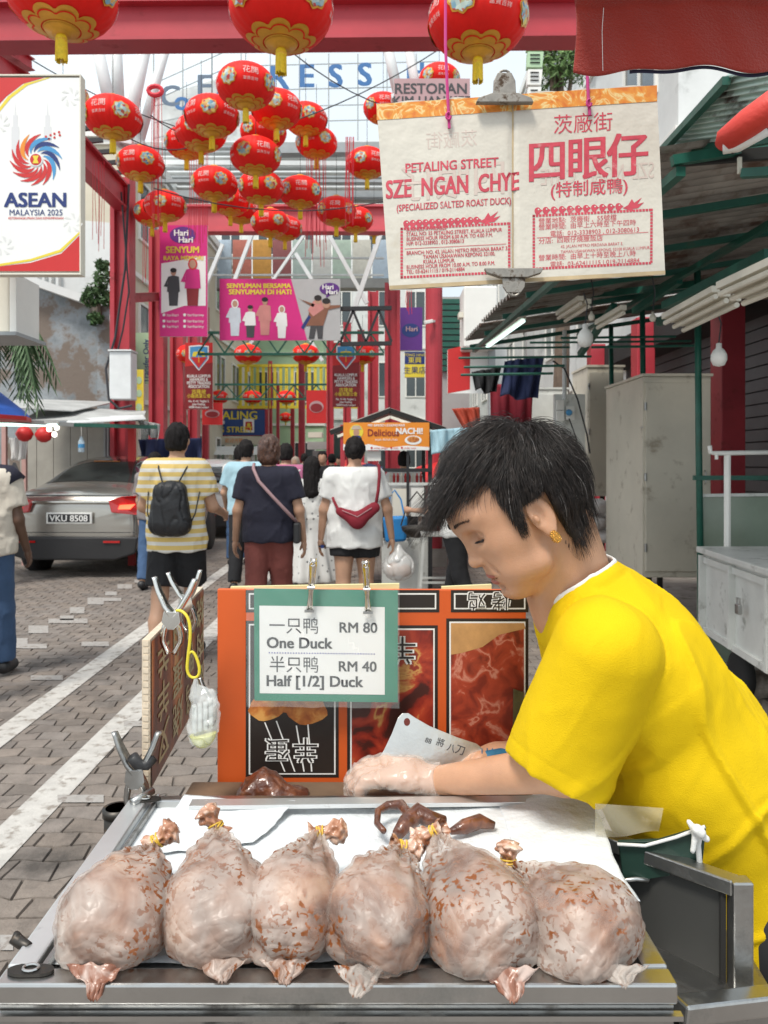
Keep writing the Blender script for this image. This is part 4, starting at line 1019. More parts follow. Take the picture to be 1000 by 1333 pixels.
def fn(u, v):
    b_ = V((507,377,0)).lerp(V((866,357,0)), u); t_ = V((490,134,0)).lerp(V((855,110,0)), u)
    p = b_.lerp(t_, v); e = 1.2*math.sin(u*40)*(1 if v in (0,1) else 0); return hp(p.x, p.y+e)
o = MB().grid(fn, 110, 70).build('bag_face', M['bag_paper'], hang, smooth=True)
MB().prism([V(q_)+V((0,.007,0)) for q_ in (P(508,376,hd),P(865,356,hd),P(854,111,hd),P(491,135,hd))], (0,.004,0)).build('backing_board', M['card_edge'], hang)
def hq(x0,y0,x1,y1,n,nm,m,sl=-.066,nu=20,par=None):
    def f2(u, v): x = lerp(x0,x1,u); y = lerp(y1,y0,v); return hp(x, y+(x-x0)*sl, n)
    return MB().grid(f2, nu, 2).build(nm, M[m], par or hang, smooth=True)
hq(490.5,135,855.5,156,.0006,'orange_band','band_orange',nu=110)
hq(667,123.5,669,365,.0009,'seam','tape_brown',0,2)
hq(507,372,866,377,.0006,'bottom_tape','tape_brown',-.055,60)
def ht(s, size, px, py, m='ink_red', b=.0, sx=1., al='CENTER', slope=-.066, n=.0005, flip=False, rows=None):
    def wf(u, v, n_): x = px+u; y = py-v; return hp(x, y+u*slope, n_)
    text(None, s, size, 0, 0, n, M[m], hang, bold=b, align=al, sx=sx, warp=wf, flip=flip, rows=rows)
ht('PETALING STREET', 17.5, 588, 215, b=.024, sx=.86); ht('SZE  NGAN  CHYE', 33, 589, 241, b=.034, sx=.64)
ht('(SPECIALIZED SALTED ROAST DUCK)', 12.5, 591, 266, b=.016, sx=.72)
ht('茨廠街', 27, 759, 161, sx=.97); ht('四', 60, 712, 211, b=.022, sx=.9); ht('眼', 60, 765, 207, b=.022, sx=.93); ht('仔', 60, 817, 203, b=.022, sx=.93)
ht('(特制咸鴨)', 22, 767, 245, b=.01, sx=1.)
ht('四眼仔', 52, 590, 236, 'ink_faint', .01, .9, flip=True, n=.00025); ht('茨廠街', 24, 588, 182, 'ink_faint', sx=.95, flip=True, n=.00025)
ht('SZE  NGAN  CHYE', 30, 778, 226, 'ink_faint', .01, .6, flip=True, n=.00025)
lines_l = ['BUSINESS AVAILABLE', 'STALL NO: 55 PETALING STREET, KUALA LUMPUR', 'BUSINESS HOUR FROM 6.00 A.M. TO 4.00 P.M.', 'H/P: 012-3338903 , 012-3080613', '', 'BRANCH: NO. 42, JALAN METRO PERDANA BARAT 3,', '              TAMAN USAHAWAN KEPONG 52100,', '              KUALA LUMPUR.', 'BUSINESS HOUR FROM 10.00 A.M. TO 8.00 P.M.', 'TEL: 03-62411115 / 019-2114884']
for k, s in enumerate(lines_l):
    if s: ht(s, 7.0, 529, 299+k*6.1, b=.012, sx=.80, al='LEFT', slope=-.05)
lines_r = ['營業地點:  茨廠街 ,  55號檔', '營業時間:  由早上六時至下午四時', '電話:  012-3338903 , 012-3080613', '分店:  四眼仔燒臘飯店', '42, JALAN METRO PERDANA BARAT 3,', 'TAMAN USAHAWAN KEPONG, 52100 KUALA LUMPUR.', '營業時間:  由早上十時至晚上八時', '電話:  03-62411115 | 019-2114884']
for k, (s, x, y, z) in enumerate(zip(lines_r, (701,701,716,701,730,730,701,716), (286,294,302.5,312,319,326,334,342.5), (8.6,8.6,8.2,8.6,5.6,5.6,8.6,8.2))):
    ht(s, z, x, y+2, b=0, sx=1.0 if z > 6 else .85, al='LEFT', slope=-.05)
def dotted(x0, y0, x1, y1, sl=-.05):
    n = 0; b = MB(); 
    def dot(x, y, s=1.6):
        yy = y+(x-x0)*sl; b.add([hp(x-s,yy+s,.0005),hp(x+s,yy+s,.0005),hp(x+s,yy-s,.0005),hp(x-s,yy-s,.0005)], [(0,1,2,3)])
    x = x0
    while x <= x1: dot(x, y0); dot(x, y1); x += 4.2
    y = y0
    while y <= y1: dot(x0, y); dot(x1, y); y += 4.2
    b.build('dotted_border', M['ink_red'], hang)
    for yy in (lerp(y0,y1,.42),): 
        b2 = MB().add([hp(x0+4,yy,.0005), hp(x1-4,yy+(x1-x0-8)*sl,.0005), hp(x1-4,yy-.7+(x1-x0-8)*sl,.0005), hp(x0+4,yy-.7,.0005)], [(0,1,2,3)]); b2.build('rule', M['ink_red'], hang)
dotted(523, 298, 663, 361); dotted(695, 281, 848, 350)
def ducks(x0, y0, n, step):       # row of small duck heads followed by a flying duck
    for k in range(n):
        cx, cy = x0+k*step, y0-.05*k*step; pts = []
        for a in range(14):
            z = a*.4488; pts.append(hp(cx+4.0*math.cos(z)+(2.6 if a in (0,) else 0), cy-4.2*math.sin(z)*(1 if math.sin(z) > 0 else 1.35), .0005))
        MB().add(pts, [tuple(range(14))]).build('duck_print', M['ink_red'], hang)
        e = [hp(cx+1.1+1.1*math.cos(a*.9), cy-1.2+1.1*math.sin(a*.9), .0008) for a in range(7)]; MB().add(e, [tuple(range(7))]).build('duck_eye', M['bag_paper'], hang)
    cx, cy = x0+n*step+4, y0-.05*n*step
    MB().add([hp(x,y,.0005) for x, y in [(cx-9,cy+3),(cx-2,cy-1),(cx+3,cy-9),(cx+6,cy-4),(cx+16,cy-11),(cx+10,cy-2),(cx+19,cy-5),(cx+11,cy+3),(cx+3,cy+4),(cx+7,cy+7),(cx-2,cy+5)]], [tuple(range(11))]).build('duck_print', M['ink_red'], hang)
ducks(529, 291, 12, 8.3); ducks(700, 274, 11, 10.5)
def bigclip(label, px, py, wd, ht_, up):
    t = thing('bulldog_clip', label, 'clip', P(px,py,hd-.01)); s = 1 if up else -1
    mk('rusty', (.30,.28,.25), .5, .6, .3, 60, dirt=.5, dcol=(.09,.06,.04), ds=60)
    c = P(px,py,hd-.006)
    MB().prism([c+V((x*hs,0,z*hs*s)) for x, z in [(-wd,-7),(wd,-7),(wd-3,-1),(wd*.45,5),(-wd*.45,5),(-wd+3,-1)]], (0,-.011,0)).build('jaw', M['rusty'], t, bevel=.001)
    MB().prism([c+V((x*hs,-.004,(z+5)*hs*s)) for x, z in [(-15,.3),(15,.3),(14,ht_*.5),(9,ht_*.8),(-9,ht_*.8),(-14,ht_*.5)]], (0,-.004,0)).build('handle', M['rusty'], t, bevel=.001)
    MB().tube([c+V((7*math.cos(a)*hs,-.006,(5+ht_*.75+5*math.sin(a))*hs*s)) for a in [k*.628 for k in range(10)]], .0018, 6, closed=True).build('loop', M['rusty'], t)
bigclip('rusty bulldog clip on the top edge of the hanging sign', 656, 130, 37, 34, True)
bigclip('rusty bulldog clip on the bottom edge of the hanging sign', 668, 358, 38, 24, False)
for k, (x, y1, lb_) in enumerate([(583,167,'pink string holding the left half of the hanging sign'),(766,150,'pink string holding the right half of the hanging sign')]):
    o = MB().tube([P(x-3,-60,hd-.004), P(x-3,60,hd-.006), P(x,128,hd-.006), P(x+2,y1,hd-.005)], .0024, 6).build('string', mat('string_pink%d' % k, (.5,.04,.2), .7)); props(o, lb_, 'string')
    MB().tube([P(x+1+3*math.cos(a),y1-16+5*math.sin(a),hd-.008) for a in [j*.9 for j in range(7)]], .002, 5).build('string_knot', bpy.data.materials['string_pink%d' % k], o)

# red cloth awning edge over the stall and furled red cloth on the right
mk('red_cloth', (.36,.026,.013), .85, var=.16, vs=3, bump=.5, bs=350, sheen=.3, dirt=.25, dcol=(.28,.015,.01), ds=2)
mk('navy', (.02,.02,.05), .8)
aw = thing('red_awning', 'dark red cloth awning hanging over the top right corner', 'awning', P(870,40,.95))
def fa(u, v):
    x = lerp(746,1120,u); yb = 93+4*math.sin(u*11+.4)+3*math.sin(u*23)-6*u
    x += 7*math.sin(v*7)*(1-u)*(.4+v); y = lerp(yb, -150, v)
    if v > .8: pass
    return P(x, y, .98+.22*max(0, v-.35)*-1+.004*math.sin(u*9+v*3)+.0015*math.sin(u*37+v*11)*(1-v))
o = MB().grid(fa, 90, 50).build('cloth', M['red_cloth'], aw, smooth=True); o.modifiers.new('s','SOLIDIFY').thickness = .0015
o = MB().grid(lambda u, v: fa(.2+u*.8, v*.02)+V((0,.004,-.0030)), 60, 1).build('lining', M['navy'], aw, smooth=True)
MB().tube([P(786,10,.955), P(784,40,.957), P(785,92,.957)], .0003, 4).build('loose_thread', M['print_white'], aw)
t = thing('furled_umbrella', 'end of a furled bright red umbrella poking in at the right edge', 'umbrella', P(970,180,1.5))
mk('red_bright', (.62,.045,.03), .55, var=.08, bump=.3, bs=40)
MB().tube([P(939,190,1.5), P(944,184,1.5), P(975,160,1.46), P(1060,100,1.38)], [.014,.024,.028,.03], 20).build('canopy', M['red_bright'], t, smooth=True)
MB().tube([P(941,194,1.5), P(960,190,1.49), P(1000,168,1.45)], [.010,.012,.012], 10).build('strap', M['print_white'], t, smooth=True)
MB().tube([P(952,198,1.5), P(985,176,1.47), P(1030,150,1.42)], .006, 8).build('rib', M['black_metal'], t)
# ================================================================ the woman at the block
def skin_mat(name, col, col2, rough=.5):
    m = mat(name, col, rough, var=.10, vs=22, bump=.12, bs=420, sss=.12, dirt=.30, dcol=col2, ds=9, dedge=.3)
    return m
M['skin'] = skin_mat('skin', (.53,.285,.17), (.45,.19,.105), .42)
mk('skin_tan', (.50,.29,.19), .55, var=.1, vs=10, sss=.05); mk('skin_dark', (.13,.07,.045), .5, var=.1, vs=10)
M['hair'] = ramp_mat('hair_black', [(.40,(.012,.009,.008)),(.55,(.028,.021,.018)),(.70,(.06,.046,.04))], 120, 2, .45, 0, stretch=(1,1,1))
M['hair_grey'] = mat('hair_grey', (.36,.34,.33), .4, var=.2, vs=60)
M['yellow_cloth'] = mat('yellow_cloth', (.74,.50,.006), .8, var=.05, vs=5, bump=.3, bs=700, spec=.15, dirt=.2, dcol=(.66,.42,.006), ds=4, dedge=.3)
mk('cloth_white', (.72,.72,.70), .8, var=.05, bump=.2, bs=300); mk('apron_green', (.01,.035,.025), .5); mk('gold', (.75,.45,.12), .25, 1., bump=.6, bs=600)
mk('lash', (.015,.01,.01), .6, var=0); mk('lip', (.38,.115,.09), .42, var=.08, vs=100)
mk('glove', (.86,.78,.72), .2, var=.03, alpha=.33, spec=.8); mk('trousers', (.03,.03,.035), .8)

woman = thing('person', 'woman with short black hair in a yellow t-shirt leaning over to chop with a cleaver', 'person', (.42,1.16,.15))
HD = 1.10
ff = np.array([-.8,0,-.6]); uu = np.array([-.6,0,.8]); ss = np.array([0,-1.,0])
# turn the face a little toward the camera
th_ = math.radians(9); ff2 = ff*math.cos(th_)+ss*math.sin(th_); ss2 = ss*math.cos(th_)-ff*math.sin(th_)
HC = np.array(P(668,634,HD))
def h(f, u, s=0.): return HC+ff2*f+uu*u+ss2*s
HM = np.stack([ff2, uu, ss2], 1)                # columns = axes
def hell(f, u, s, r): return ell(h(f,u,s), r, HM)
def mirror(fn): return [fn(1), fn(-1)]
head_parts = [
    (hell(.003,0,0,(.091,.086,.073)), 0),
    (cone(h(.040,-.012), h(.050,-.078), .058, .044, ss2, 1.0), .03),
    (hell(.048,-.045,0,(.052,.062,.060)), .02),
    (cone(h(.020,-.070), h(.070,-.108), .036, .026), .025),
    (hell(.083,-.108,0,(.021,.018,.024)), .018),
    (cone(h(.072,-.076,-.012), h(.072,-.076,.012), .0285, .0285), .016),
    (hell(.083,.008,0,(.020,.026,.045)), .02)]
def headf(p):
    d = head_parts[0][0](p)
    for f, k in head_parts[1:]: d = smin(d, f(p), k)
    # brow ridge, cheeks
    for s in (-1, 1):
        d = smin(d, cone(h(.089,.004,.014*s), h(.074,.004,.045*s), .0085, .007)(p), .012)
        d = smin(d, hell(.062,-.048,.038*s,(.022,.020,.018))(p), .018)
        d = smax(d, -hell(.098,-.020,.031*s,(.0135,.0105,.0145))(p), .010)         # sockets
        d = smin(d, hell(.0775,-.0205,.031*s,(.0125,.0115,.0125))(p), .003)         # lids, eyes cast down
        d = smin(d, cone(h(.085,-.0125,.019*s), h(.076,-.0135,.044*s), .0032,.0028)(p), .005)
    # nose
    d = smin(d, cone(h(.092,-.012), h(.106,-.048), .0065, .0095, ss2, .95)(p), .010)
    d = smin(d, hell(.108,-.050,0,(.0105,.0085,.0105))(p), .005)
    for s in (-1, 1):
        d = smin(d, hell(.098,-.054,.0125*s,(.010,.0068,.0070))(p), .004)
        d = smax(d, -hell(.1005,-.0605,.0075*s,(.0042,.0026,.0028))(p), .002)
    for s in (-1, 1):
        d = smax(d, -cone(h(.104,-.058,.020*s), h(.088,-.092,.034*s), .0020,.0022)(p), .008)    # smile line
        d = smin(d, cone(h(.070,-.088,.036*s), h(.045,-.098,.044*s), .012,.012)(p), .03)    # jowl
        d = smax(d, -cone(h(.094,-.0335,.020*s), h(.080,-.036,.042*s), .0014,.0014)(p), .005)    # under-eye fold
    # mouth
    d = smin(d, hell(.0985,-.0785,0,(.0072,.0055,.019))(p), .006)
    d = smin(d, hell(.0975,-.0905,0,(.0075,.0060,.016))(p), .006)
    d = smax(d, -hell(.1060,-.0842,0,(.009,.0013,.022))(p), .003)
    d = smax(d, -hell(.1035,-.101,0,(.008,.0042,.015))(p), .010)
    # ears: rim, lobe, bowl
    for s in (-1, 1):
        e = hell(.012,-.042,.0725*s,(.017,.0285,.0065))(p)
        e = smax(e, -hell(.018,-.038,.0805*s,(.0105,.0185,.0065))(p), .004)
        e = smin(e, hell(.022,-.043,.077*s,(.0035,.006,.004))(p), .004)
        e = smin(e, hell(.015,-.068,.0725*s,(.0075,.009,.0045))(p), .006)
        d = smin(d, e, .005)
    return d
neck_a = h(-.030,-.045); NK = np.array(P(748,768,1.14))
neckf = cone(neck_a, NK, .053, .060, (0,1,0), 1.0)
throat = cone(h(.030,-.098), np.array(P(735,800,1.13)), .030, .045)
SH_L = np.array(P(790,850,1.00)); EL_L = np.array(P(738,1000,1.06)); WR_L = np.array(P(560,1017,1.19))
SH_R = np.array(P(765,850,1.32)); EL_R = np.array(P(752,1000,1.36)); WR_R = np.array(P(672,982,1.27))
torso_k = dict(flat=(0,1,0), k=1.45)
tor = [cone(P(800,850,1.16), P(880,990,1.18), .098, .120, (0,1,0), 1.5), cone(P(880,990,1.18), P(965,1190,1.2), .120, .135, (0,1,0), 1.3), cone(P(965,1190,1.2), P(1000,1420,1.2), .135, .15, (0,1,0), 1.2)]
armL = cone(SH_L, EL_L, .050, .034); foreL = cone(EL_L, WR_L, .033, .0205); 
armR = cone(SH_R, EL_R, .050, .041); foreR = cone(EL_R, WR_R, .038, .0225)
def hand(wr, dirv, palmn, side, curl, spread=.016, L_=1.):
    """dirv toward fingertips, palmn out of the palm, side toward the thumb"""
    wr, dirv, palmn, side = [np.array(x, float) for x in (wr, dirv, palmn, side)]
    fs = [cone(wr, wr+dirv*.035, .0225, .026, palmn, .8), cone(wr+dirv*.03+side*.012, wr+dirv*.075+side*.022, .020, .015, palmn, .85), cone(wr+dirv*.03-side*.012, wr+dirv*.07-side*.024, .019, .014, palmn, .85)]
    joints = []
    for i, (off, ln) in enumerate([(.027,.070),(.009,.078),(-.009,.072),(-.026,.056)]):
        k0 = wr+dirv*(.080-.004*abs(i-1))+side*off; a = curl[i]; p = k0; ang = a*.5; r = [.0098,.0088,.0080,.0068]
        for seg, fr_ in enumerate((.45,.31,.24)):
            d = dirv*math.cos(ang)+palmn*math.sin(ang)+side*(off*1.6); d /= np.linalg.norm(d); q = p+d*ln*fr_*L_
            joints.append(cone(p, q, r[seg], r[seg+1])); p = q; ang += a
    t0 = wr+dirv*.022+side*.020; d1 = dirv*.55+side*.62+palmn*.45; d1 /= np.linalg.norm(d1); t1 = t0+d1*.036
    d2 = dirv*.85+side*.20+palmn*.45; d2 /= np.linalg.norm(d2); t2 = t1+d2*.032; t3 = t2+d2*.022
    th = [cone(t0,t1,.0155,.0115), cone(t1,t2,.0112,.0098), cone(t2,t3,.0098,.0078)]
    def f(p):
        d = union(fs, .018)(p)
        for g in joints: d = smin(d, g(p), .0045)
        for g in th: d = smin(d, g(p), .007)
        return d
    return f
dl = (WR_L-EL_L); dl = dl/np.linalg.norm(dl); dL = np.array([-.93,.16,.10]); dL /= np.linalg.norm(dL)
pn = np.array([-.12,.1,-1.]); pn -= dL*(pn@dL); pn /= np.linalg.norm(pn)
sdL = np.array([0,1,0.]) ; sdL = sdL-dL*(sdL@dL)-pn*(sdL@pn); sdL /= np.linalg.norm(sdL)
handL = hand(WR_L+np.array([0,0,.004]), dL, pn, sdL, [.62,.66,.70,.72])
dR = np.array([-.80,-.25,.02]); dR /= np.linalg.norm(dR); pnR = np.array([-.1,-.35,-1.]); pnR -= dR*(pnR@dR); pnR /= np.linalg.norm(pnR)
sdR = np.cross(dR, pnR); sdR = sdR if sdR[1] < 0 else -sdR
handR = hand(WR_R, dR, pnR, sdR, [1.0,1.05,1.1,1.1])
hips = [cone(P(985,1330,1.12), P(985,1800,1.10), .085,.06), cone(P(985,1330,1.3), P(985,1800,1.32), .085,.06)]
legs = []
for yy in (1.09, 1.31):
    legs += [cone((.60,yy,.82), (.56,yy,.50), .085, .06), cone((.56,yy,.50), (.62,yy,.10), .058, .038), cone((.62,yy,.07), (.50,yy,.05), .038, .03)]
def bodyf(p):
    d = smin(neckf(p), throat(p), .03); hd_ = headf(p)
    d = smin(d, hd_, .012)
    for g in tor: d = smin(d, g(p)+.012, .05)
    for a, fo, ha in ((armL, foreL, handL), (armR, foreR, handR)):
        q = smin(smin(a(p), fo(p), .02), ha(p), .012); d = smin(d, q, .015)
    for g in legs: d = smin(d, g(p), .03)
    return d
def headneck(p): return smin(smin(neckf(p), throat(p), .03), headf(p), .012)
# one continuous figure: a fine grid round the head and hands, stitched by overlap into the same mesh
me_h = iso(headneck, HC-np.array([.16,.13,.17]), HC+np.array([.17,.13,.15]), .0021, 'body')
def handsf(p): return smin(smin(smin(armL(p), foreL(p), .02), handL(p), .012), 1e3+0*p[:,0], .01)
me_l = iso(handsf, np.minimum(WR_L,EL_L)-np.array([.17,.06,.07]), np.maximum(WR_L,EL_L)+np.array([.05,.09,.09]), .0026, 'body')
def hands2(p): return smin(smin(armR(p), foreR(p), .02), handR(p), .012)
me_r = iso(hands2, np.minimum(WR_R,EL_R)-np.array([.14,.09,.07]), np.maximum(WR_R,EL_R)+np.array([.05,.05,.09]), .0028, 'body')
def rest(p):
    d = smin(neckf(p), throat(p), .03)
    for g in tor: d = smin(d, g(p)+.012, .05)
    for g in (armL, foreL, armR, foreR): d = smin(d, g(p)+.0012, .015)
    for g in legs: d = smin(d, g(p), .03)
    return d
me_b = iso(rest, (.16,.90,.02), (.82,1.46,1.36), .008, 'body')
bm = bmesh.new()
for m_ in (me_b, me_h, me_l, me_r): bm.from_mesh(m_); bpy.data.meshes.remove(m_)
me = bpy.data.meshes.new('body'); bm.to_mesh(me); bm.free()
link('body', me, M['skin'], woman, smooth=True)

# lids, brows, lips
def on_skin(fuv, off=.0006):                   # march a point along f until it meets the face
    f, u, s = fuv; pts = np.array([h(f-.03+.0006*k, u, s) for k in range(110)]); d = headf(pts); k = int(np.argmax(d > 0)); return V(h(f-.03+.0006*k+off, u, s))
for s in (1, -1):
    MB().tube([on_skin((.085,-.0265-.0020*math.sin(3.14*k/8),(.0185+.0028*k)*s), .0006) for k in range(9)], [.0003]+[.0018]*7+[.0006], 6).build('eyelash', M['lash'], woman, smooth=True)
    b = MB(); rg = random.Random(9+s)
    for k in range(110):
        q = k/110; x = .014+.034*q; p = on_skin((.092, .006+.0035*math.sin(q*2.6)+rg.uniform(-.0018,.0018), x*s), .0002)
        d = V(ss2*s*.8-uu*.2*(q-.3)+uu*.35*(1-q)); b.tube([p, p+d*.0035+V(ff2)*.0007, p+d*.007], [.00040,.00034,.0001], 3)
    b.build('eyebrow', M['lash'], woman)
def lipg(u0, u1, sw, nm):
    def fn(a, b_):
        s = (a*2-1)*sw; w_ = math.sqrt(max(0, 1-(a*2-1)**2)); um = (u0+u1)/2-.0012*abs(a*2-1)*0; 
        q = on_skin((.098, um+(b_-.5)*(u1-u0)*w_, s), .0004); return q
    MB().grid(fn, 16, 5).build(nm, M['lip'], woman, smooth=True)
lipg(-.0835,-.0745,.021,'upper_lip'); lipg(-.0945,-.0852,.0185,'lower_lip')
ep = h(.016,-.077,.0775)
f = ell(ep, (.0065,.0095,.005), HM)
link('earring', iso(lambda p: f(p)+.0011*np.sin(p[:,2]*1500)*np.sin(p[:,0]*1300), ep-.013, ep+.013, .0007), M['gold'], woman)

# hair: a close cap plus thousands of strands combed forward from the crown
def hairline(f, u, s):                          # >0 where hair grows (head coordinates)
    a = abs(s)
    front = u-(.050-.9*max(0, f-.055))          # forehead
    if f > .045: return min(u-.030, .112-f)+(.0 if u > .055 else -.01) if u > .03 else -1
    if f > .030: return u+.052 if a > .045 else 1 # sideburn down beside the face
    if f > -.008: return u+.022 if a > .045 else 1 # over the ear
    return u+.115
capf = hell(.003,.003,0,(.092,.092,.080))
nape = cone(h(-.035,-.03), h(-.022,-.085), .050, .042, ss2, 1.1)
def hairf(p):
    d = smin(capf(p), nape(p), .03); q = (p-HC); f = q@ff2; u = q@uu; s = np.abs(q@ss2)
    cut = np.maximum.reduce([np.minimum(f-.047, .045-u), np.minimum(f-.050+.0*u, .020-u), np.minimum(np.minimum(f+.010, .056-f), -.022-u), np.minimum(f-.036, -.050-u), -.112-u])
    d = smax(d, cut, .012)
    return d+.0025*np.sin(np.arctan2(u-.06, f+.055)*60+s*100)*0+.002*fbm(p, 45, 2, 2)
link('hair', iso(hairf, HC-.15, HC+.15, .0032), M['hair'], woman, smooth=True)
def strands(n, seed, rad, mname, nm, lmin, lmax, offs=(.003,.016)):
    rg = np.random.default_rng(seed); crown = np.array([-.062,.070,0.]); R0 = np.array([.090,.089,.077]); NS = 13
    z = rg.normal(size=(n*3, 3)); z /= np.linalg.norm(z, axis=1)[:,None]; p = z*R0
    ok = np.array([hairline(*q) > 0 and q[1] > -.085 for q in p]); p = p[ok][:n]; n = len(p)
    off = rg.uniform(*offs, n)[:,None]; Ln = (rg.uniform(lmin, lmax, n)*np.where((p[:,0] > .01)&(p[:,1] > .02), 1.20, .88)*rg.choice([.6,.85,1.,1.1], n)*np.where((p[:,0] < -.04)&(p[:,1] < .0), 1.15, 1))[:,None]
    jit_ = rg.normal(size=(n,3))*.15+np.stack([fbm(p, 55, 2, k) for k in range(3)], 1)*.75; lift = rg.uniform(0,1,n)[:,None]; part = rg.uniform(-.1,.1,n)
    pts = np.zeros((n, NS, 3)); q = p*(1+off*.3/.09); prev = None
    for i in range(NS):
        t = i/(NS-1); pts[:,i] = q
        w = q-crown; nrm = q/R0**2; nrm /= np.linalg.norm(nrm, axis=1)[:,None]
        d = w/np.maximum(np.linalg.norm(w, axis=1), .01)[:,None]+jit_*.6
        low = np.clip((.045-q[:,1])/.06, 0, 1)[:,None]
        d = d*(1-.45*low)+np.stack([np.where(q[:,0] > 0, .28, .30), -1.+0*q[:,0], 0*q[:,0]], 1)*low*.9
        fr_ = ((q[:,0] > .02)&(q[:,1] > .028))[:,None]
        d = np.where(fr_, d*.6+np.stack([.95+0*part, -.16+0*part, part*1.6], 1), d)
        fl = np.where((q[:,0] > .066)&(q[:,1] > .02), .42, 1.)[:,None]; fl = np.where((q[:,0] < .0)&(q[:,1] < -.070), .3, fl[:,0])[:,None]
        d = d-nrm*(d*nrm).sum(1)[:,None]*fl; d /= np.linalg.norm(d, axis=1)[:,None]
        if prev is not None: d = d*.6+prev*.4; d /= np.linalg.norm(d, axis=1)[:,None]
        prev = d; q = q+d*Ln/NS
        e = np.sqrt(((q/R0)**2).sum(1))[:,None]; tgt = 1+(off*(.4+1.1*math.sin(min(1,t*1.3)*1.7))+.004*t*lift)/.088
        keep = (((q[:,0] < .085)|(q[:,1] < .01))&~((q[:,0] < .0)&(q[:,1] < -.074)))[:,None]
        q = np.where(keep, q*((tgt/e)*.75+.25), q)
    rr = rg.random(n)[:,None]
    X_, Y_, Z_ = pts[...,0], pts[...,1], np.abs(pts[...,2])
    bad = (Y_ < -.024)&(X_ > -.008)&(X_ < .032)&(Z_ > .04)
    bad |= (X_ > .052)&(Y_ < np.where(rr < .93, .036-(X_-.05)*.30+.012*np.sin(rr*40), .0))
    bad |= (Y_ < -.060)&(X_ > .026)
    bad |= (Y_ < -.125-.02*rr)
    V_, F_ = [], []; n0 = 0
    W = HC+pts[...,0:1]*ff2+pts[...,1:2]*uu+pts[...,2:3]*ss2; thk = rad*rg.uniform(.7,1.25,n)
    for s in range(n):
        m_ = int(np.argmax(bad[s])) if bad[s].any() else NS
        if m_ < 4: continue
        w = W[s,:m_]; ax = w[-1]-w[0]; x = np.cross(ax, [.3,.5,.8]); x /= np.linalg.norm(x)+1e-9; y = np.cross(ax, x); y /= np.linalg.norm(y)+1e-9
        r = thk[s]*(1-.85*(np.arange(m_)/(m_-1))**2.5)[:,None,None]
        ring = np.stack([x, -.5*x+.866*y, -.5*x-.866*y])[None]*r+w[:,None]
        V_.append(ring.reshape(-1,3)); b = n0+np.arange(m_-1)[:,None]*3; k = np.arange(3)[None]; k1 = (k+1)%3
        F_.append(np.stack([b+k, b+k1, b+3+k1, b+3+k], -1).reshape(-1,4)); n0 += m_*3
    vs = np.concatenate(V_); fs = np.concatenate(F_)
    me = bpy.data.meshes.new(nm); me.vertices.add(len(vs)); me.vertices.foreach_set('co', vs.ravel()); me.loops.add(fs.size); me.loops.foreach_set('vertex_index', fs.ravel().astype(np.int32))
    me.polygons.add(len(fs)); me.polygons.foreach_set('loop_start', np.arange(0, fs.size, 4, dtype=np.int32)); me.update()
    return link(nm, me, M[mname], woman, smooth=True)
strands(15000, 1, .00034, 'hair', 'hair_strands', .065, .115)
strands(150, 2, .00020, 'hair_grey', 'grey_strands', .05, .09, (.010,.018))

# t-shirt
def crease(p, sc, d, seed, th=.25):             # long folds along direction d
    d = np.array(d, float); d /= np.linalg.norm(d); q = p-np.outer(p@d, d)*.78
    n_ = fbm(q, sc, 2, seed); return np.clip(1-np.abs(n_)/th, 0, 1)
armS = cone(SH_L+np.array([0,.01,.0]), EL_L+np.array([-.012,0,.0]), .070, .074)
armS2 = cone(SH_R, EL_R, .068, .066)
au = (EL_L-SH_L)/np.linalg.norm(EL_L-SH_L)
shT = [cone(P(752,762,1.14), P(800,835,1.15), .059, .095, (0,1,0), 1.25), cone(P(775,805,1.15), P(815,860,1.16), .080, .104, (0,1,0), 1.5), cone(P(812,855,1.16), P(884,985,1.18), .106, .128, (0,1,0), 1.42),
       cone(P(884,985,1.18), P(972,1190,1.2), .128, .142, (0,1,0), 1.25), cone(P(972,1190,1.2), P(1010,1340,1.2), .142, .150, (0,1,0), 1.2)]
colN = np.array([-.62,0,.78])                   # collar plane
colP = np.array(P(744,742,1.12))
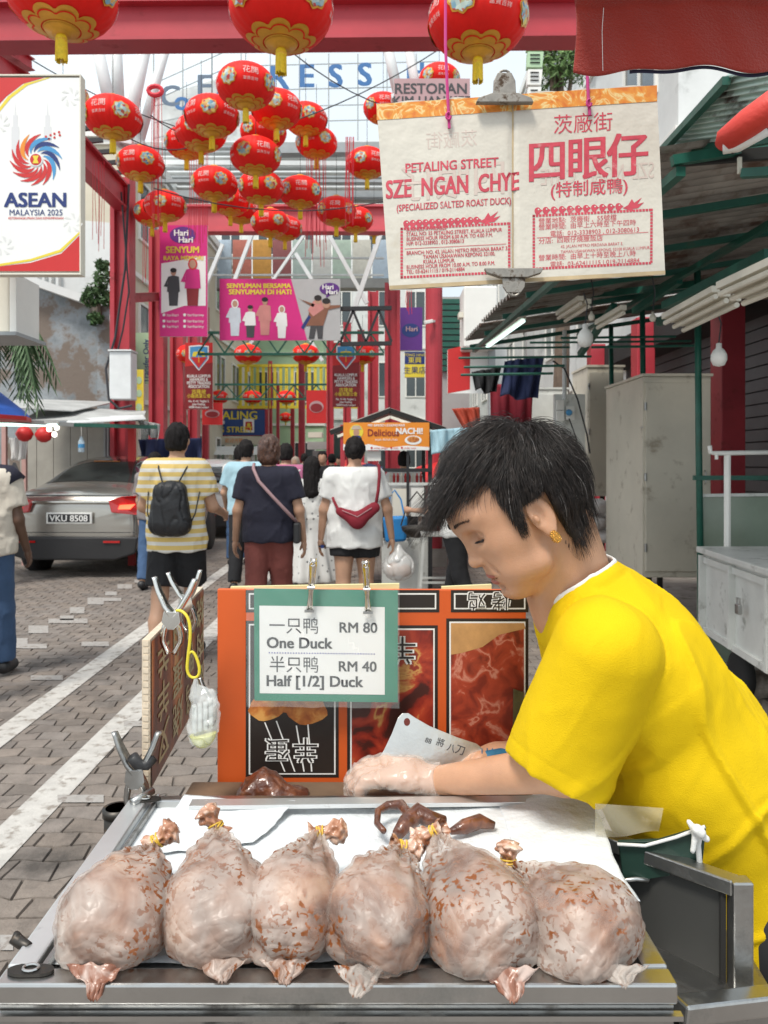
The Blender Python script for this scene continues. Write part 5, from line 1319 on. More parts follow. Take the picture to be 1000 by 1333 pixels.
def shirtf(p):
    d = shT[0](p)
    for g in shT[1:]: d = smin(d, g(p), .045)
    pl = (p-(EL_L+au*-.012))@np.array([.45,0,-.89])        # sleeve hem plane
    aS = smax(armS(p), (p-(EL_L+np.array([-.02,0,-.012])))@(np.array([-.46,-.1,-.88])/1.0), .004)
    aR = smax(armS2(p), (p-EL_R-np.array([0,0,.01]))@np.array([-.4,0,-.9]), .004)
    seam = np.abs(d-aS)
    d = smin(d, aS, .022); d = smin(d, aR, .022)
    d = d+.0018*np.exp(-(seam/.0035)**2)        # stitched shoulder seam sinks in
    w = .006*fbm(p, 6, 2, 11)
    # folds: from the armpit down the back, across the waist, round the sleeve
    lower = np.clip((1.16-p[:,2])*6, 0, 1); 
    d = d+w*.5-.0060*crease(p, 9, (.55,0,-.8), 3, .16)*np.clip((p[:,0]-.30)*8, .0, 1)-.0045*crease(p, 10, (-.75,.1,-.6), 8, .20)*lower-.0012*crease(p, 19, (-.45,.1,-.85), 15, .3)+.0035*fbm(p-np.outer(p@np.array([-.5,.1,-.86]), np.array([-.5,.1,-.86]))*.7, 13, 2, 51)
    d = d+.0004*fbm(p, 42, 2, 31)
    # neck opening
    d = smax(d, (p-colP)@colN-.006, .003)
    hole = cone(neck_a, NK-np.array([-.01,0,.03]), .060, .064, (0,1,0), 1.02)(p)
    rib = np.clip((hole-.001)/.003, 0, 1)*np.clip((.017-hole)/.003, 0, 1); d = d-.0016*rib+.0012*np.exp(-((hole-.0175)/.0016)**2)
    hemd = (p-(EL_L+np.array([-.02,0,-.012])))@np.array([-.46,-.1,-.88]); d = d+.0012*np.exp(-((hemd+.022)/.0018)**2)*(np.abs(d-aS) < .02)
    d = smax(d, -(hole-.002), .003)
    return d
link('t_shirt', iso(shirtf, (.10,.84,.50), (.86,1.50,1.40), .0035), M['yellow_cloth'], woman)
nb = lambda p: np.maximum(np.abs(shirtf(p)+.001)-.0022, cone(neck_a, NK-np.array([-.01,0,.03]), .060, .064, (0,1,0), 1.02)(p)-.0062)
link('neckband', iso(nb, (.20,1.0,1.16), (.36,1.3,1.40), .0022), M['cloth_white'], woman)
# trousers
f = union([g for g in legs[:2]+legs[3:5]]+[cone((.60,1.1,.80),(.60,1.3,.80),.11,.11)], .04)
link('trousers', iso(lambda p: np.maximum(f(p)-.012, .12-p[:,2]), (.35,.9,.08), (.80,1.5,.98), .009), M['trousers'], woman)
for yy in (1.09,1.31):
    f = cone((.63,yy,.055),(.47,yy,.035),.045,.036); link('shoe', iso(lambda p: np.maximum(f(p), .0-p[:,2]), (.38,yy-.1,-.01), (.72,yy+.1,.13), .007), M['black_metal'], woman)
# apron: dark green pocket with white piping, knotted white strap, clear plastic film
def loopt(pts, r, nm, m, par=woman, cl=False): return MB().tube(pts, r, 8, closed=cl).build(nm, M[m], par, smooth=True)
a0, a1, a2, a3 = P(806,1096,.985), P(920,1076,.95), P(914,1134,.95), P(812,1150,.985)
MB().prism([a0, P(860,1094,.965), a1, a2, a3], (0,.006,0)).build('apron_pocket', M['apron_green'], woman, bevel=.001)
loopt([P(804,1099,.98), P(840,1101,.968), P(880,1090,.955), P(918,1076,.945)], .0022, 'apron_piping', 'cloth_white')
loopt([P(913,1076,.945), P(909,1100,.945), P(912,1135,.945)], .0035, 'apron_piping', 'cloth_white')
f = union([cone(P(897,1070,.94),P(906,1082,.935),.003,.005), cone(P(906,1082,.935),P(920,1092,.935),.005,.004), cone(P(906,1082,.935),P(902,1108,.935),.004,.003), cone(P(908,1080,.93),P(912,1084,.93),.0065,.0065)], .003)
link('apron_knot', iso(f, P(905,1082,.937)-V((.035,.03,.035)), P(905,1082,.937)+V((.035,.03,.035)), .0018), M['cloth_white'], woman)
M['film'] = mat('film', (.55,.50,.36), .15, var=.05, alpha=.42, spec=.7)
MB().grid(lambda u, v: P(lerp(775,858+6*v,u), lerp(1086+4*math.sin(u*5),1046+6*u,v), 1.0+.004*math.sin(u*9+v*5)), 14, 8).build('apron_film', M['film'], woman, smooth=True)

# glove
f2 = lambda p: np.maximum(smin(handL(p), foreL(p), .012)-.0022-.0030*np.clip(1-np.abs(fbm(p, 55, 2, 6))*2.4, 0, 1), (p-(WR_L-dl*.022))@(-dl)+.002*fbm(p, 60, 1, 3))
link('glove', iso(f2, WR_L-np.array([.17,.08,.08]), WR_L+np.array([.08,.09,.09]), .0023), M['glove'], woman)

# cleaver in her right hand
kd = 1.235
M['blade'] = mat('blade_steel', (.66,.66,.64), .30, .9, .08, 18, bump=.06, bs=120, dirt=.3, dcol=(.50,.50,.49), ds=12)
mk('tape_blue', (.02,.12,.22), .5, var=.3, vs=60)
cl = thing('cleaver', 'broad steel cleaver with a round hole and blue taped handle in her hand', 'cleaver', P(560,980,kd))
bl = [(488,990),(499,976),(510,955),(518,936),(524,930),(532,930),(541,936),(560,947),(596,962),(622,971),(631,978),(634,1003),(600,1006),(560,1010),(520,1012),(494,1010)]
kf = Fr(P(560,980,kd), (1,.10,0), (0,.30,1)); kq = kd/1000
outer = [kf.p((x-560)*kq,(980-y)*kq,0) for x, y in bl]
MB().prism(outer, -kf.N*.0022).build('blade', M['blade'], cl, bevel=.0004)
hh = [kf.p((530+4.2*math.cos(a)-560)*kq,(980-941+5*math.sin(a))*kq,.0004) for a in [k*.4833 for k in range(13)]]
MB().add(hh, [tuple(range(13))]).build('hole', mat('hole_rust', (.12,.02,.015), .8), cl)
for s, x, y, r, z in [('88',558,965,-.35,8),('將',574,968,-.35,10),('八',588,975,-.35,10),('刀',600,978,-.35,12)]:
    text(kf, s, z*kq*1.1, (x-560)*kq, (980-y)*kq, .0006, M['ink'], cl, rot=r, bold=.01)
hpos = [P(626,988,kd-.006), P(634,989,kd-.006), P(650,986,kd), P(672,982,kd+.02), P(700,979,kd+.04)]
MB().tube(hpos, [.0125,.0145,.0145,.014,.015], 16).build('handle', M['tape_blue'], cl, smooth=True)
for k in range(7):
    c = hpos[0].lerp(hpos[3], k/7)+V((.002,0,0)); MB().tube([c+V((.0018*math.cos(a),.0148*math.cos(a),.0148*math.sin(a))) for a in [j*.45 for j in range(14)]], .0009, 5, closed=True).build('tape_wrap', M['tape_blue'], cl)
# ================================================================ lanterns
M['lantern_red'] = mat('lantern_red', (.82,.014,.009), .62, var=.08, vs=8, spec=.25)
mk('lantern_gold', (.72,.34,.03), .4, .2, .1, 20); mk('tassel_yellow', (.80,.56,.02), .6, var=.15, vs=60); mk('lantern_white', (.75,.55,.52), .5)
M['medallion'] = ramp_mat('medallion', [(.12,(.05,.2,.35)),(.3,(.6,.7,.6)),(.45,(.1,.3,.45)),(.6,(.75,.6,.15)),(.8,(.5,.05,.05))], 34, 2, .5, 0, kind='vcol')
def lan_s(lon, lat, off=0., rib=True):
    r = .30*(abs(math.cos(lat))**.82); z = .205*math.sin(lat)
    if rib: r *= 1-.022*(1-abs(math.sin(lon*13))**.6)
    return V(((r+off)*math.cos(lon), (r+off)*math.sin(lon), z+off*math.sin(lat)*.7))
def make_lantern():
    t = thing('lantern', 'lantern', 'lantern')
    me = MB().grid(lambda u, v: lan_s(u*2*math.pi, lerp(-1.36,1.36,v)), 104, 22)
    me.build('shell', M['lantern_red'], t, smooth=True)
    MB().lathe([(.095,-.204),(.10,-.196),(.088,-.214),(.05,-.222),(.05,-.232),(0,-.232)], 24).build('bottom_cap', M['lantern_gold'], t, smooth=True)
    MB().lathe([(.098,.194),(.098,.206),(.06,.215),(.05,.235),(.02,.24),(0,.24)], 24).build('top_cap', M['lantern_gold'], t, smooth=True)
    MB().tube([(0,0,.24),(0,0,.85)], .0035, 5).build('hanger', M['cable'], t)
    # scalloped gold cloud band
    b = MB(); n = 84
    lo = [lan_s(k/n*6.2832, -1.30, .004, False) for k in range(n)]; hi = [lan_s(k/n*6.2832, -1.12+.20*abs(math.sin(k/n*6.2832*4))**.6, .004, False) for k in range(n)]; md_ = [lan_s(k/n*6.2832, -1.2, .0045, False) for k in range(n)]
    b.add(lo+md_+hi, [(k,(k+1)%n,n+(k+1)%n,n+k) for k in range(n)]+[(n+k,n+(k+1)%n,2*n+(k+1)%n,2*n+k) for k in range(n)]); b.build('gold_band', M['lantern_gold'], t, smooth=True)
    b = MB(); hi2 = [lan_s(k/n*6.2832, -1.20+.14*abs(math.sin(k/n*6.2832*4))**.6, .0062, False) for k in range(n)]; lo2 = [lan_s(k/n*6.2832, -1.235+.14*abs(math.sin(k/n*6.2832*4))**.6, .0058, False) for k in range(n)]
    b.add(lo2+hi2, [(k,(k+1)%n,n+(k+1)%n,n+k) for k in range(n)]).build('band_line', M['lantern_red'], t)
    for q in range(4):
        c = q*math.pi/2+.35; pts = [lan_s(c, -.10, .007, False)]+[lan_s(c+.30*(1+.08*math.cos(a*8))*math.cos(a), -.10+.40*(1+.08*math.cos(a*8))*math.sin(a), .006, False) for a in [k*.19635 for k in range(32)]]
        MB().add(pts, [(0,k+1,(k+1)%32+1) for k in range(32)]).build('medallion_rim', M['lantern_gold'], t)
        pts = [lan_s(c, -.10, .010, False)]+[lan_s(c+.26*(1+.1*math.cos(a*8))*math.cos(a), -.10+.345*(1+.1*math.cos(a*8))*math.sin(a), .009, False) for a in [k*.19635 for k in range(32)]]
        MB().add(pts, [(0,k+1,(k+1)%32+1) for k in range(32)]).build('medallion', M['medallion'], t)
        c2 = c+math.pi/4; w = lambda u, v, n: lan_s(c2+u/.28, -.02+v/.22, .006+n, False)
        text(None, '花開', .085, 0, .035, 0, M['lantern_white'], t, warp=w, sx=.9); text(None, '富貴吉祥', .036, 0, -.055, 0, M['lantern_white'], t, warp=w)
    b = MB(); rg = random.Random(2)
    for k in range(26):
        a = k*.2417; r = .028; x, y = r*math.cos(a), r*math.sin(a); b.tube([(x*.8,y*.8,-.232),(x,y,-.25),(x*1.05+rg.uniform(-.003,.003),y*1.05,-.37-rg.uniform(0,.012))], .0045, 4)
    b.build('tassel', M['tassel_yellow'], t)
    MB().lathe([(.030,-.25),(.032,-.262),(.030,-.275)], 16).build('tassel_band', M['lantern_gold'], t)
    return t
proto = make_lantern(); first = True
def place_lantern(px, py, w, label, group, rz=None, f=1.):
    global first
    d = .60*f/w*1000; p = P(px, py, d); rz = (px*1.7) % 6.28 if rz is None else rz
    if first:
        o = proto; first = False; o.location = p; o.rotation_euler = (0,0,rz); o['label'] = label
    else: o = copy_tree(proto, None, p, (0,0,rz), None, label)
    o.scale = (f,f,f); o['group'] = group; return o
LG = 'red festival lanterns hung over the street'
for px, py, w, lb_ in [
    (80,-8,140,'huge red lantern cut off by the top edge at upper left, long tassel'),
    (366,12,134,'huge red lantern at the top centre in front of the red beam'),
    (622,26,128,'huge red lantern at top right, just above the hanging paper sign'),
    (82,126,64,'red lantern mostly hidden behind the white billboard'),
    (147,153,74,'red lantern alone at left, right of the billboard, below the pale struts'),
    (183,213,60,'red lantern below the lone left one, right of the slanting rafter'),
    (215,268,54,'front lantern of the low pair beside the left column'),
    (198,277,48,'rear lantern of the low pair, nearly touching the left column'),
    (320,112,76,'largest lantern of the middle cluster, topmost and frontmost'),
    (276,151,70,'second largest lantern of the middle cluster, just left of the topmost'),
    (262,172,66,'lantern tucked behind the left of the cluster, third from top left'),
    (243,186,56,'leftmost lantern of the middle cluster'),
    (360,142,66,'lantern just right of and below the topmost one of the cluster'),
    (398,155,56,'lantern at the upper right of the cluster, against the sky letters'),
    (412,186,54,'rightmost lantern of the middle cluster'),
    (343,172,60,'lantern in the heart of the cluster behind long tassels'),
    (333,203,66,'lantern in the lower heart of the cluster, bright strings in front'),
    (279,239,59,'left lantern of the row under the cluster'),
    (340,244,59,'middle lantern of the row under the cluster'),
    (391,250,56,'right lantern of the row under the cluster'),
    (300,262,50,'small lantern peeping below between the left and middle of that row'),
    (314,274,46,'lowest small lantern left of the bottom bunch'),
    (352,290,50,'left lantern of the bottom bunch before the pale red beam'),
    (371,297,44,'right lantern of the bottom bunch before the pale red beam'),
    (438,275,52,'first and largest of the three overlapping lanterns left of the paper sign'),
    (463,286,46,'middle of the three overlapping lanterns left of the paper sign'),
    (487,292,40,'last of the three overlapping lanterns, half behind the paper sign'),
    (478,212,54,'lantern by the left edge of the paper sign, at the height of its lettering'),
    (499,141,52,'lantern behind the top left corner of the paper sign'),
    (572,104,54,'lantern behind the restaurant name board')]: place_lantern(px, py, w, lb_, LG)
for i, px in enumerate((248,323,398,472)): place_lantern(px, 461, 36, ['first','second','third','fourth'][i]+' lantern from the left in the nearer small row on the green truss', 'small lanterns in rows on the green trusses', 1.1+i*.3)
for i, px in enumerate((285,329,373,419)): place_lantern(px, 517, 25, ['first','second','third','fourth'][i]+' lantern from the left in the second small row', 'small lanterns in rows on the green trusses', .9+i*.4)
for i, px in enumerate((260,300,336,372)): place_lantern(px, 543, 17, ['first','second','third','fourth'][i]+' lantern from the left in the farthest row before the blue arch', 'small lanterns in rows on the green trusses', .9+i*.4)
place_lantern(384, 573, 15, 'tiny bright lantern low over the crowd right of the blue arch', 'small lanterns in rows on the green trusses')

# ================================================================ signs and banners
mk('print_pink', (.62,.015,.20), .5, var=.04); mk('print_red', (.55,.02,.02), .5, var=.05); mk('print_navy', (.01,.03,.16), .5, var=0); mk('print_orange', (.75,.25,.02), .5, var=.05)
mk('print_grey', (.42,.42,.42), .5, var=.05); mk('print_purple', (.10,.02,.20), .5, var=0); mk('print_yellow', (.75,.60,.05), .5, var=0); mk('print_skin', (.45,.25,.17), .6, var=0)
mk('print_blue', (.06,.28,.55), .5, var=0); mk('print_maroon', (.24,.015,.02), .55, var=.1, vs=3); mk('print_pinkgrey', (.45,.28,.29), .6, var=.08)
def board_sign(name, label, x0, y0, x1, y1, d, m, thick=.06, cat='sign', back='white_paint', sk=0., group=None):
    t = thing(name, label, cat, P((x0+x1)/2,(y0+y1)/2,d), 0, group)
    a, b, c, e = P(x0,y1,d), P(x1,y1+sk,d), P(x1,y0+sk,d), P(x0,y0,d)
    MB().prism([a+V((0,.003,0)),b+V((0,.003,0)),c+V((0,.003,0)),e+V((0,.003,0))], (0,thick,0)).build('panel', M[back], t)
    k = d/1000; fr = Fr(P((x0+x1)/2,(y0+y1)/2,d), (1,0,0), (0,0,1))
    fr.rect((x0-x1)/2*k,(y0-y1)/2*k,(x1-x0)/2*k,(y1-y0)/2*k,0,'print',M[m],t)
    def uv(px, py): return ((px-(x0+x1)/2)*k, ((y0+y1)/2-py)*k)
    def poly(pts, mm, n=1, nm='print_shape'): return fr.poly([uv(*p) for p in pts], .0012*n*max(1,d/6), nm, M[mm], t)
    def tx(s, sz, px, py, mm, n=2, **kw): u, v = uv(px, py); return text(fr, s, sz*k, u, v, .0012*n*max(1,d/6), M[mm], t, **kw)
    return t, poly, tx, fr, k
def circ(cx, cy, rx, ry=None, n=20): ry = ry or rx; return [(cx+rx*math.cos(i*2*math.pi/n), cy+ry*math.sin(i*2*math.pi/n)) for i in range(n)]
# ASEAN billboard
t, po, tx, fr, k = board_sign('billboard', 'white lightbox billboard with swirl logo and ASEAN MALAYSIA 2025 lettering', -55, 101, 104, 353, 4.2, 'print_white', .05, 'billboard')
po([(-55,101),(58,101),(30,109),(8,126),(-10,146),(-55,146)], 'print_red'); po([(62,101),(66,101),(36,111),(14,128),(-4,150),(-8,150),(10,126),(32,109)], 'print_yellow')
po([(104,353),(-55,353),(-20,349),(40,342),(80,330),(104,306)], 'print_red'); po([(104,301),(104,304),(80,328),(40,340),(-10,348),(-10,345),(40,337),(78,325)], 'print_yellow', 1.5)
for cx, cy in [(92,126),(0,160),(5,320),(95,290)]:
    for q in range(7):
        a = q*.9; po([(cx+13*math.cos(a),cy+13*math.sin(a)),(cx+12*math.cos(a+.35),cy+12*math.sin(a+.35)),(cx+5*math.cos(a+.8),cy+5*math.sin(a+.8)),(cx+8*math.cos(a+.2),cy+8*math.sin(a+.2))], 'print_grey2' if 'print_grey2' in M else 'cloth_white')
mk('print_faint', (.66,.66,.67), .5, var=0)
for bx_ in (20, 62): po([(bx_-5,205),(bx_-5,165),(bx_-3,165),(bx_-3,150),(bx_-1,150),(bx_,132),(bx_+1,150),(bx_+3,150),(bx_+3,165),(bx_+5,165),(bx_+5,205)], 'print_faint', .6)
for q in range(14):
    a0_ = -q*2*math.pi/14+2.2; col_ = 'print_red' if q < 6 else ('print_navy' if q % 2 else 'print_blue') if q < 11 else ('print_orange' if q == 12 else 'print_red')
    pts_o, pts_i = [], []
    for i in range(9):
        s = i/8; r = 10+24*s; a = a0_+1.35*s; wv = .20*math.sin(math.pi*min(1,s*1.02))+.02
        pts_o.append((47+r*math.cos(a-wv), 208+r*math.sin(a-wv))); pts_i.append((47+r*math.cos(a+wv), 208+r*math.sin(a+wv)))
    po(pts_o+pts_i[::-1], col_, 2, 'logo_blade')
po(circ(47,208,9), 'print_white', 3, 'logo_disc'); po(circ(47,208,7.5), 'print_red', 4, 'logo_disc'); po([(43,203),(51,203),(49,208),(51,213),(43,213),(45,208)], 'print_yellow', 5, 'logo_sheaf')
for x, y in [(60,178),(66,176),(71,174),(77,172),(64,181),(71,179),(78,176)]: po(circ(x,y,1.6,n=8), 'print_red', 2, 'logo_dot')
tx('ASEAN', 26, 47, 260, 'print_navy', bold=.035, sx=1.02); tx('MALAYSIA 2025', 11, 47, 276.5, 'print_navy', bold=.004, sx=.93); tx('KETERANGKUMAN DAN KEMAMPANAN', 4.6, 47, 284, 'print_red', bold=.01, sx=.86)
MB().bx(P(104,0,4.2).x, P(105.5,0,4.2).x, 4.195, 4.26, P(0,355,4.2).z, P(0,99,4.2).z).build('frame', M['cream_plastic'], t)
MB().bx(P(-56,0,4.2).x, P(105.5,0,4.2).x, 4.195, 4.26, P(0,357.5,4.2).z, P(0,355.2,4.2).z).build('frame', M['cream_plastic'], t)
MB().bx(P(-56,0,4.2).x, P(105.5,0,4.2).x, 4.195, 4.26, P(0,98.8,4.2).z, P(0,97,4.2).z).build('frame', M['cream_plastic'], t)
MB().bar((P(-60,0,4.6).x,4.5,0),(P(-60,0,4.6).x,4.5,P(0,100,4.5).z), .12).build('post', M['red_steel'], t)
t = thing('beige_box', 'beige metal cabinet box hanging under the billboard at the left edge', 'box', P(0,395,4.5))
MB().bx(P(-50,0,4.5).x, P(12,0,4.5).x, 4.5, 4.8, P(0,433,4.5).z, P(0,356,4.5).z).build('box', M['cream_plastic'], t, bevel=.01)
MB().bx(P(12.5,0,4.5).x, P(21,0,4.5).x, 4.5, 4.8, P(0,433,4.5).z, P(0,356,4.5).z).build('side_panel', M['white_paint'], t)
MB().bx(P(-50,0,4.5).x, P(26,0,4.5).x, 4.45, 4.85, P(0,438,4.5).z, P(0,433.3,4.5).z).build('ledge', M['grey_steel'], t)
MB().bar((P(-40,0,4.6).x,4.6,0),(P(-40,0,4.6).x,4.6,P(0,438,4.6).z), .1).build('post', M['grey_steel'], t)
# pink festival banners
def figure(po, x, y, s, top, bot, scarf=None, n=3):
    po([(x-.16*s,y),(x-.13*s,y+.48*s),(x+.13*s,y+.48*s),(x+.16*s,y)], bot, n, 'printed_figure'); po([(x-.17*s,y-.42*s),(x-.20*s,y+.05*s),(x+.20*s,y+.05*s),(x+.17*s,y-.42*s),(x,y-.47*s)], top, n+.5, 'printed_figure')
    po([(x-.17*s,y-.40*s),(x-.30*s,y-.12*s),(x-.05*s,y-.08*s),(x-.05*s,y-.16*s),(x-.19*s,y-.18*s)], top, n+.7, 'printed_figure')
    po(circ(x,y-.56*s,.085*s,.11*s,12), 'print_skin', n+1, 'printed_figure')
    po(circ(x,y-.62*s,.10*s,.075*s,12) if not scarf else circ(x,y-.56*s,.12*s,.15*s,12), scarf or 'lash', n+(1.5 if not scarf else .8), 'printed_figure')
t, po, tx, fr, k = board_sign('tall_banner', 'tall pink and white festival banner on the left columns', 208, 293, 270, 438, 13, 'print_pink', .04, 'banner')
po([(210,343),(268,333),(268,398),(240,398),(210,408)], 'print_white', 1)
po(circ(238,306,17,11), 'print_purple', 2); tx('Hari', 11, 236, 303, 'print_white', 4, bold=.03); tx('Hari', 11, 242, 312, 'print_white', 4, bold=.03)
tx('SENYUM', 12, 238, 325, 'print_yellow', 3, bold=.03, sx=.95); tx('RAYA MEMORI', 8, 239, 336, 'print_yellow', 3, bold=.03)
figure(po, 226, 378, 42, 'ink', 'ink'); figure(po, 251, 373, 52, 'print_pink', 'print_maroon', 'print_red')
for y in (410,418,425): tx('● harihari', 5, 222, y, 'print_white', 3); tx('● hariharimy', 5, 252, y, 'print_white', 3)
t, po, tx, fr, k = board_sign('family_banner', 'wide pink and grey banner with five printed people across the street', 286, 363, 443, 443, 13.4, 'print_grey', .03, 'banner')
po([(286,363),(379,363),(400,443),(286,443)], 'print_pink', 1, 'pink_field'); tx('SENYUMAN BERSAMA', 8.5, 337, 372, 'print_yellow', 3, bold=.04); tx('SENYUMAN DI HATI', 9, 339, 380, 'print_yellow', 3, bold=.04)
mk('print_cloth', (.55,.60,.66), .6); mk('print_salmon', (.55,.22,.20), .6); mk('print_brown', (.22,.09,.05), .6)
figure(po, 306, 418, 40, 'print_cloth', 'print_cloth', 'print_white'); figure(po, 326, 422, 36, 'print_white', 'ink'); figure(po, 345, 416, 42, 'print_salmon', 'print_salmon'); figure(po, 367, 423, 36, 'print_white', 'print_white', 'print_white')
po([(402,441),(405,420),(421,420),(420,441),(414,441),(412,426),(409,441)], 'ink', 3); po([(398,424),(403,404),(420,396),(428,402),(421,424)], 'print_brown', 3.5); po([(401,404),(408,392),(418,390),(422,402),(408,412)], 'print_salmon', 4)
po([(388,388),(392,390),(410,396),(408,400)], 'print_brown', 4); po([(422,398),(443,397),(443,400),(424,404)], 'print_brown', 4); po(circ(414,391,4.5,5,10), 'print_skin', 4.5); po(circ(414,388,5,4,10), 'lash', 5); po(circ(425,396,5,5.5,10), 'print_skin', 5); po(circ(425,392,5.5,4,10), 'lash', 5.5)
po([(392,426),(402,410),(405,413),(395,429)], 'print_navy', 4)
po(circ(429,376,13,8), 'print_purple', 2); po([(424,382),(432,383),(425,388)], 'print_purple', 2); tx('Hari', 8.5, 427, 373.5, 'print_white', 4, bold=.03); tx('Hari', 8.5, 432, 380, 'print_white', 4, bold=.03)
# crest banners
def crest(label, x0, x1, y0, y1, d):
    t, po, tx, fr, k = board_sign('crest_banner', label, x0, y0, x1, y1, d, 'print_maroon', .03, 'banner', group='crest banners on the columns'); c = (x0+x1)/2; w = x1-x0; hh = y1-y0
    po([(x0,y0),(x1,y0),(x1,y0+hh*.3),(x0,y0+hh*.36)], 'print_red', .6, 'red_field')
    sh = [(c-.36*w,y0+.05*hh),(c,y0+.035*hh),(c+.36*w,y0+.05*hh),(c+.36*w,y0+.24*hh),(c,y0+.42*hh),(c-.36*w,y0+.24*hh)]
    po(sh, 'print_white', 2, 'shield'); po([(c+(x-c)*.88, y0+.22*hh+(y-y0-.22*hh)*.9) for x, y in sh], 'print_blue', 3, 'shield')
    po([(c-.3*w,y0+.22*hh),(c+.3*w,y0+.22*hh),(c,y0+.385*hh)], 'print_red', 3.5, 'shield'); po([(c-.01*w,y0+.1*hh),(c+.01*w,y0+.1*hh),(c+.01*w,y0+.3*hh),(c-.01*w,y0+.3*hh)], 'print_yellow', 4)
    for s in (-1,1): po([(c,y0+.13*hh),(c+s*.2*w,y0+.14*hh),(c+s*.24*w,y0+.21*hh),(c+s*.12*w,y0+.21*hh)], 'print_yellow', 4)
    z = .066*hh
    for i, s in enumerate(['KUALA LUMPUR', 'HAWKERS &', 'PETTY TRADERS', 'ASSOCIATION']): tx(s, z*.95, c, y0+hh*(.50+.052*i), 'print_white', 3, bold=.03, sx=.78)
    tx('吉隆坡', z*1.1, c, y0+hh*.735, 'print_yellow', 3, bold=.01); tx('小販商業公會', z*1.05, c, y0+hh*.80, 'print_yellow', 3, bold=.01, sx=.85)
    for i, s in enumerate(['No. 41-43, Tingkat 2,', 'Jalan Petaling,', '50000 Kuala Lumpur']): tx(s, z*.68, c, y0+hh*(.875+.045*i), 'print_white', 3, bold=.02, sx=.8)
crest('dark red hawkers association banner with shield on the left columns', 241, 277, 446, 533, 15.5)
crest('dark red hawkers association banner with shield right of the lantern row', 433, 468, 446, 530, 15.5)
t, po, tx, fr, k = board_sign('street_arch', 'blue street name arch board with gold lettering and a small crest', 250, 533, 345, 567, 30, 'blue_sign', .3, 'sign', 'red_steel')
tx('PETALING', 15, 300, 540.5, 'print_yellow', 3, bold=.02, sx=1.05); tx('PETALING STREET', 10.5, 287, 559, 'print_yellow', 3, bold=.02); po([(317,545),(331,545),(331,563),(317,563)], 'print_white', 2); po([(320,549),(328,549),(329,560),(319,560)], 'print_red', 3); po(circ(324,553,2.5,n=8), 'print_yellow', 4)
for x0, x1, y0, y1 in [(250,345,532,533.2),(250,345,566.6,567.8)]: po([(x0,y1),(x1,y1),(x1,y0),(x0,y0)], 'print_maroon', 4, 'border')
MB().bar((P(250,0,30.2).x,30.2,0),(P(250,0,30.2).x,30.2,P(0,533,30.2).z), .3).build('post', M['red_steel'], t); MB().bar((P(345,0,30.2).x,30.2,0),(P(345,0,30.2).x,30.2,P(0,533,30.2).z), .3).build('post', M['red_steel'], t)
t, po, tx, fr, k = board_sign('welcome_banner', 'pale yellow welcome banner right under the blue arch', 257, 568.5, 345, 579, 29.5, 'paper_yellow' if 'paper_yellow' in M else 'wall_cream', .1, 'banner')
tx('WELCOME', 6, 272, 573.5, 'print_red', 3, bold=.02); tx('歡迎光臨', 6, 305, 573.5, 'print_orange', 3)
t = thing('white_canopy', 'long white canopy strip below the welcome banner at the street end', 'canopy', P(300,586,29))
MB().prism([P(257,581,29), P(350,581,29), P(350,592,28.4), P(257,592,28.4)], (0,.1,0)).build('sheet', M['cloth_white'], t); 
for k_ in range(6): MB().bar((P(262+k_*17,0,28.6).x,28.6,0),(P(262+k_*17,0,28.6).x,28.6,P(0,590,28.6).z), .1).build('post', M['white_paint'], t)
for lb_, x0, x1, y0, y1, d in [('small red banner with bowl below the left crest banner', 263,290,524,553,18), ('small red banner below the truss, right of the tiny lanterns', 399,425,508,551,19)]:
    t, po, tx, fr, k = board_sign('small_banner', lb_, x0, y0, x1, y1, d, 'print_red', .03, 'banner'); po(circ((x0+x1)/2,y0+.5*(y1-y0),(x1-x0)*.36,(y1-y0)*.18), 'print_pinkgrey', 2); po(circ((x0+x1)/2,y0+.53*(y1-y0),(x1-x0)*.30,(y1-y0)*.13), 'print_maroon', 3)
t, po, tx, fr, k = board_sign('restaurant_sign', 'pinkish grey RESTORAN KIM LIAN KEE name board behind the paper sign', 513, 102, 612, 160, 8.5, 'print_pinkgrey', .12)
tx('RESTORAN', 19, 561, 115, 'ink', 2, bold=.02, sx=1.0); tx('KIM LIAN KEE', 17, 562, 131, 'ink', 2, bold=.02, sx=.98)
t, po, tx, fr, k = board_sign('shop_sign', 'dark purple shop sign left of the round red post', 521, 400, 550, 456, 14, 'print_purple', .1); tx('Hari', 9, 536, 428, 'print_pinkgrey', 3, bold=.02); po(circ(535,430,12,9), 'print_navy', 1)
t, po, tx, fr, k = board_sign('shop_sign', 'small blue over yellow shop sign left of the round red post', 527, 458, 553, 491, 13.5, 'print_yellow', .1); po([(527,474),(553,474),(553,458),(527,458)], 'print_navy', 1); tx('TONG HING', 5, 540, 462, 'print_yellow', 3); tx('東興', 9, 540, 469, 'print_yellow', 3); tx('生果店', 10, 540, 482, 'print_navy', 3)
t, po, tx, fr, k = board_sign('shop_sign', 'green vertical shop sign right of the meter box, reading Transfer Only', 175, 433, 197, 500, 14.5, 'wall_green', .1); tx('Transfer Only', 10, 190, 470, 'print_navy', 2, rot=math.pi/2, bold=.01)
t, po, tx, fr, k = board_sign('shop_sign', 'yellow green vertical banner below the green sign', 176, 481, 187, 546, 14, 'yellow_paint', .05)
for y in (495,512,530): po(circ(181,y,4,5,8), 'wall_green', 2)
t = thing('meter_box', 'grey metal meter box strapped to the thick left column', 'box', P(162,490,12.2))
MB().bx(P(148,0,12.2).x, P(176,0,12.2).x, 12.0, 12.3, P(0,521,12.2).z, P(0,460,12.2).z).build('box', M['white_steel'], t, bevel=.015)
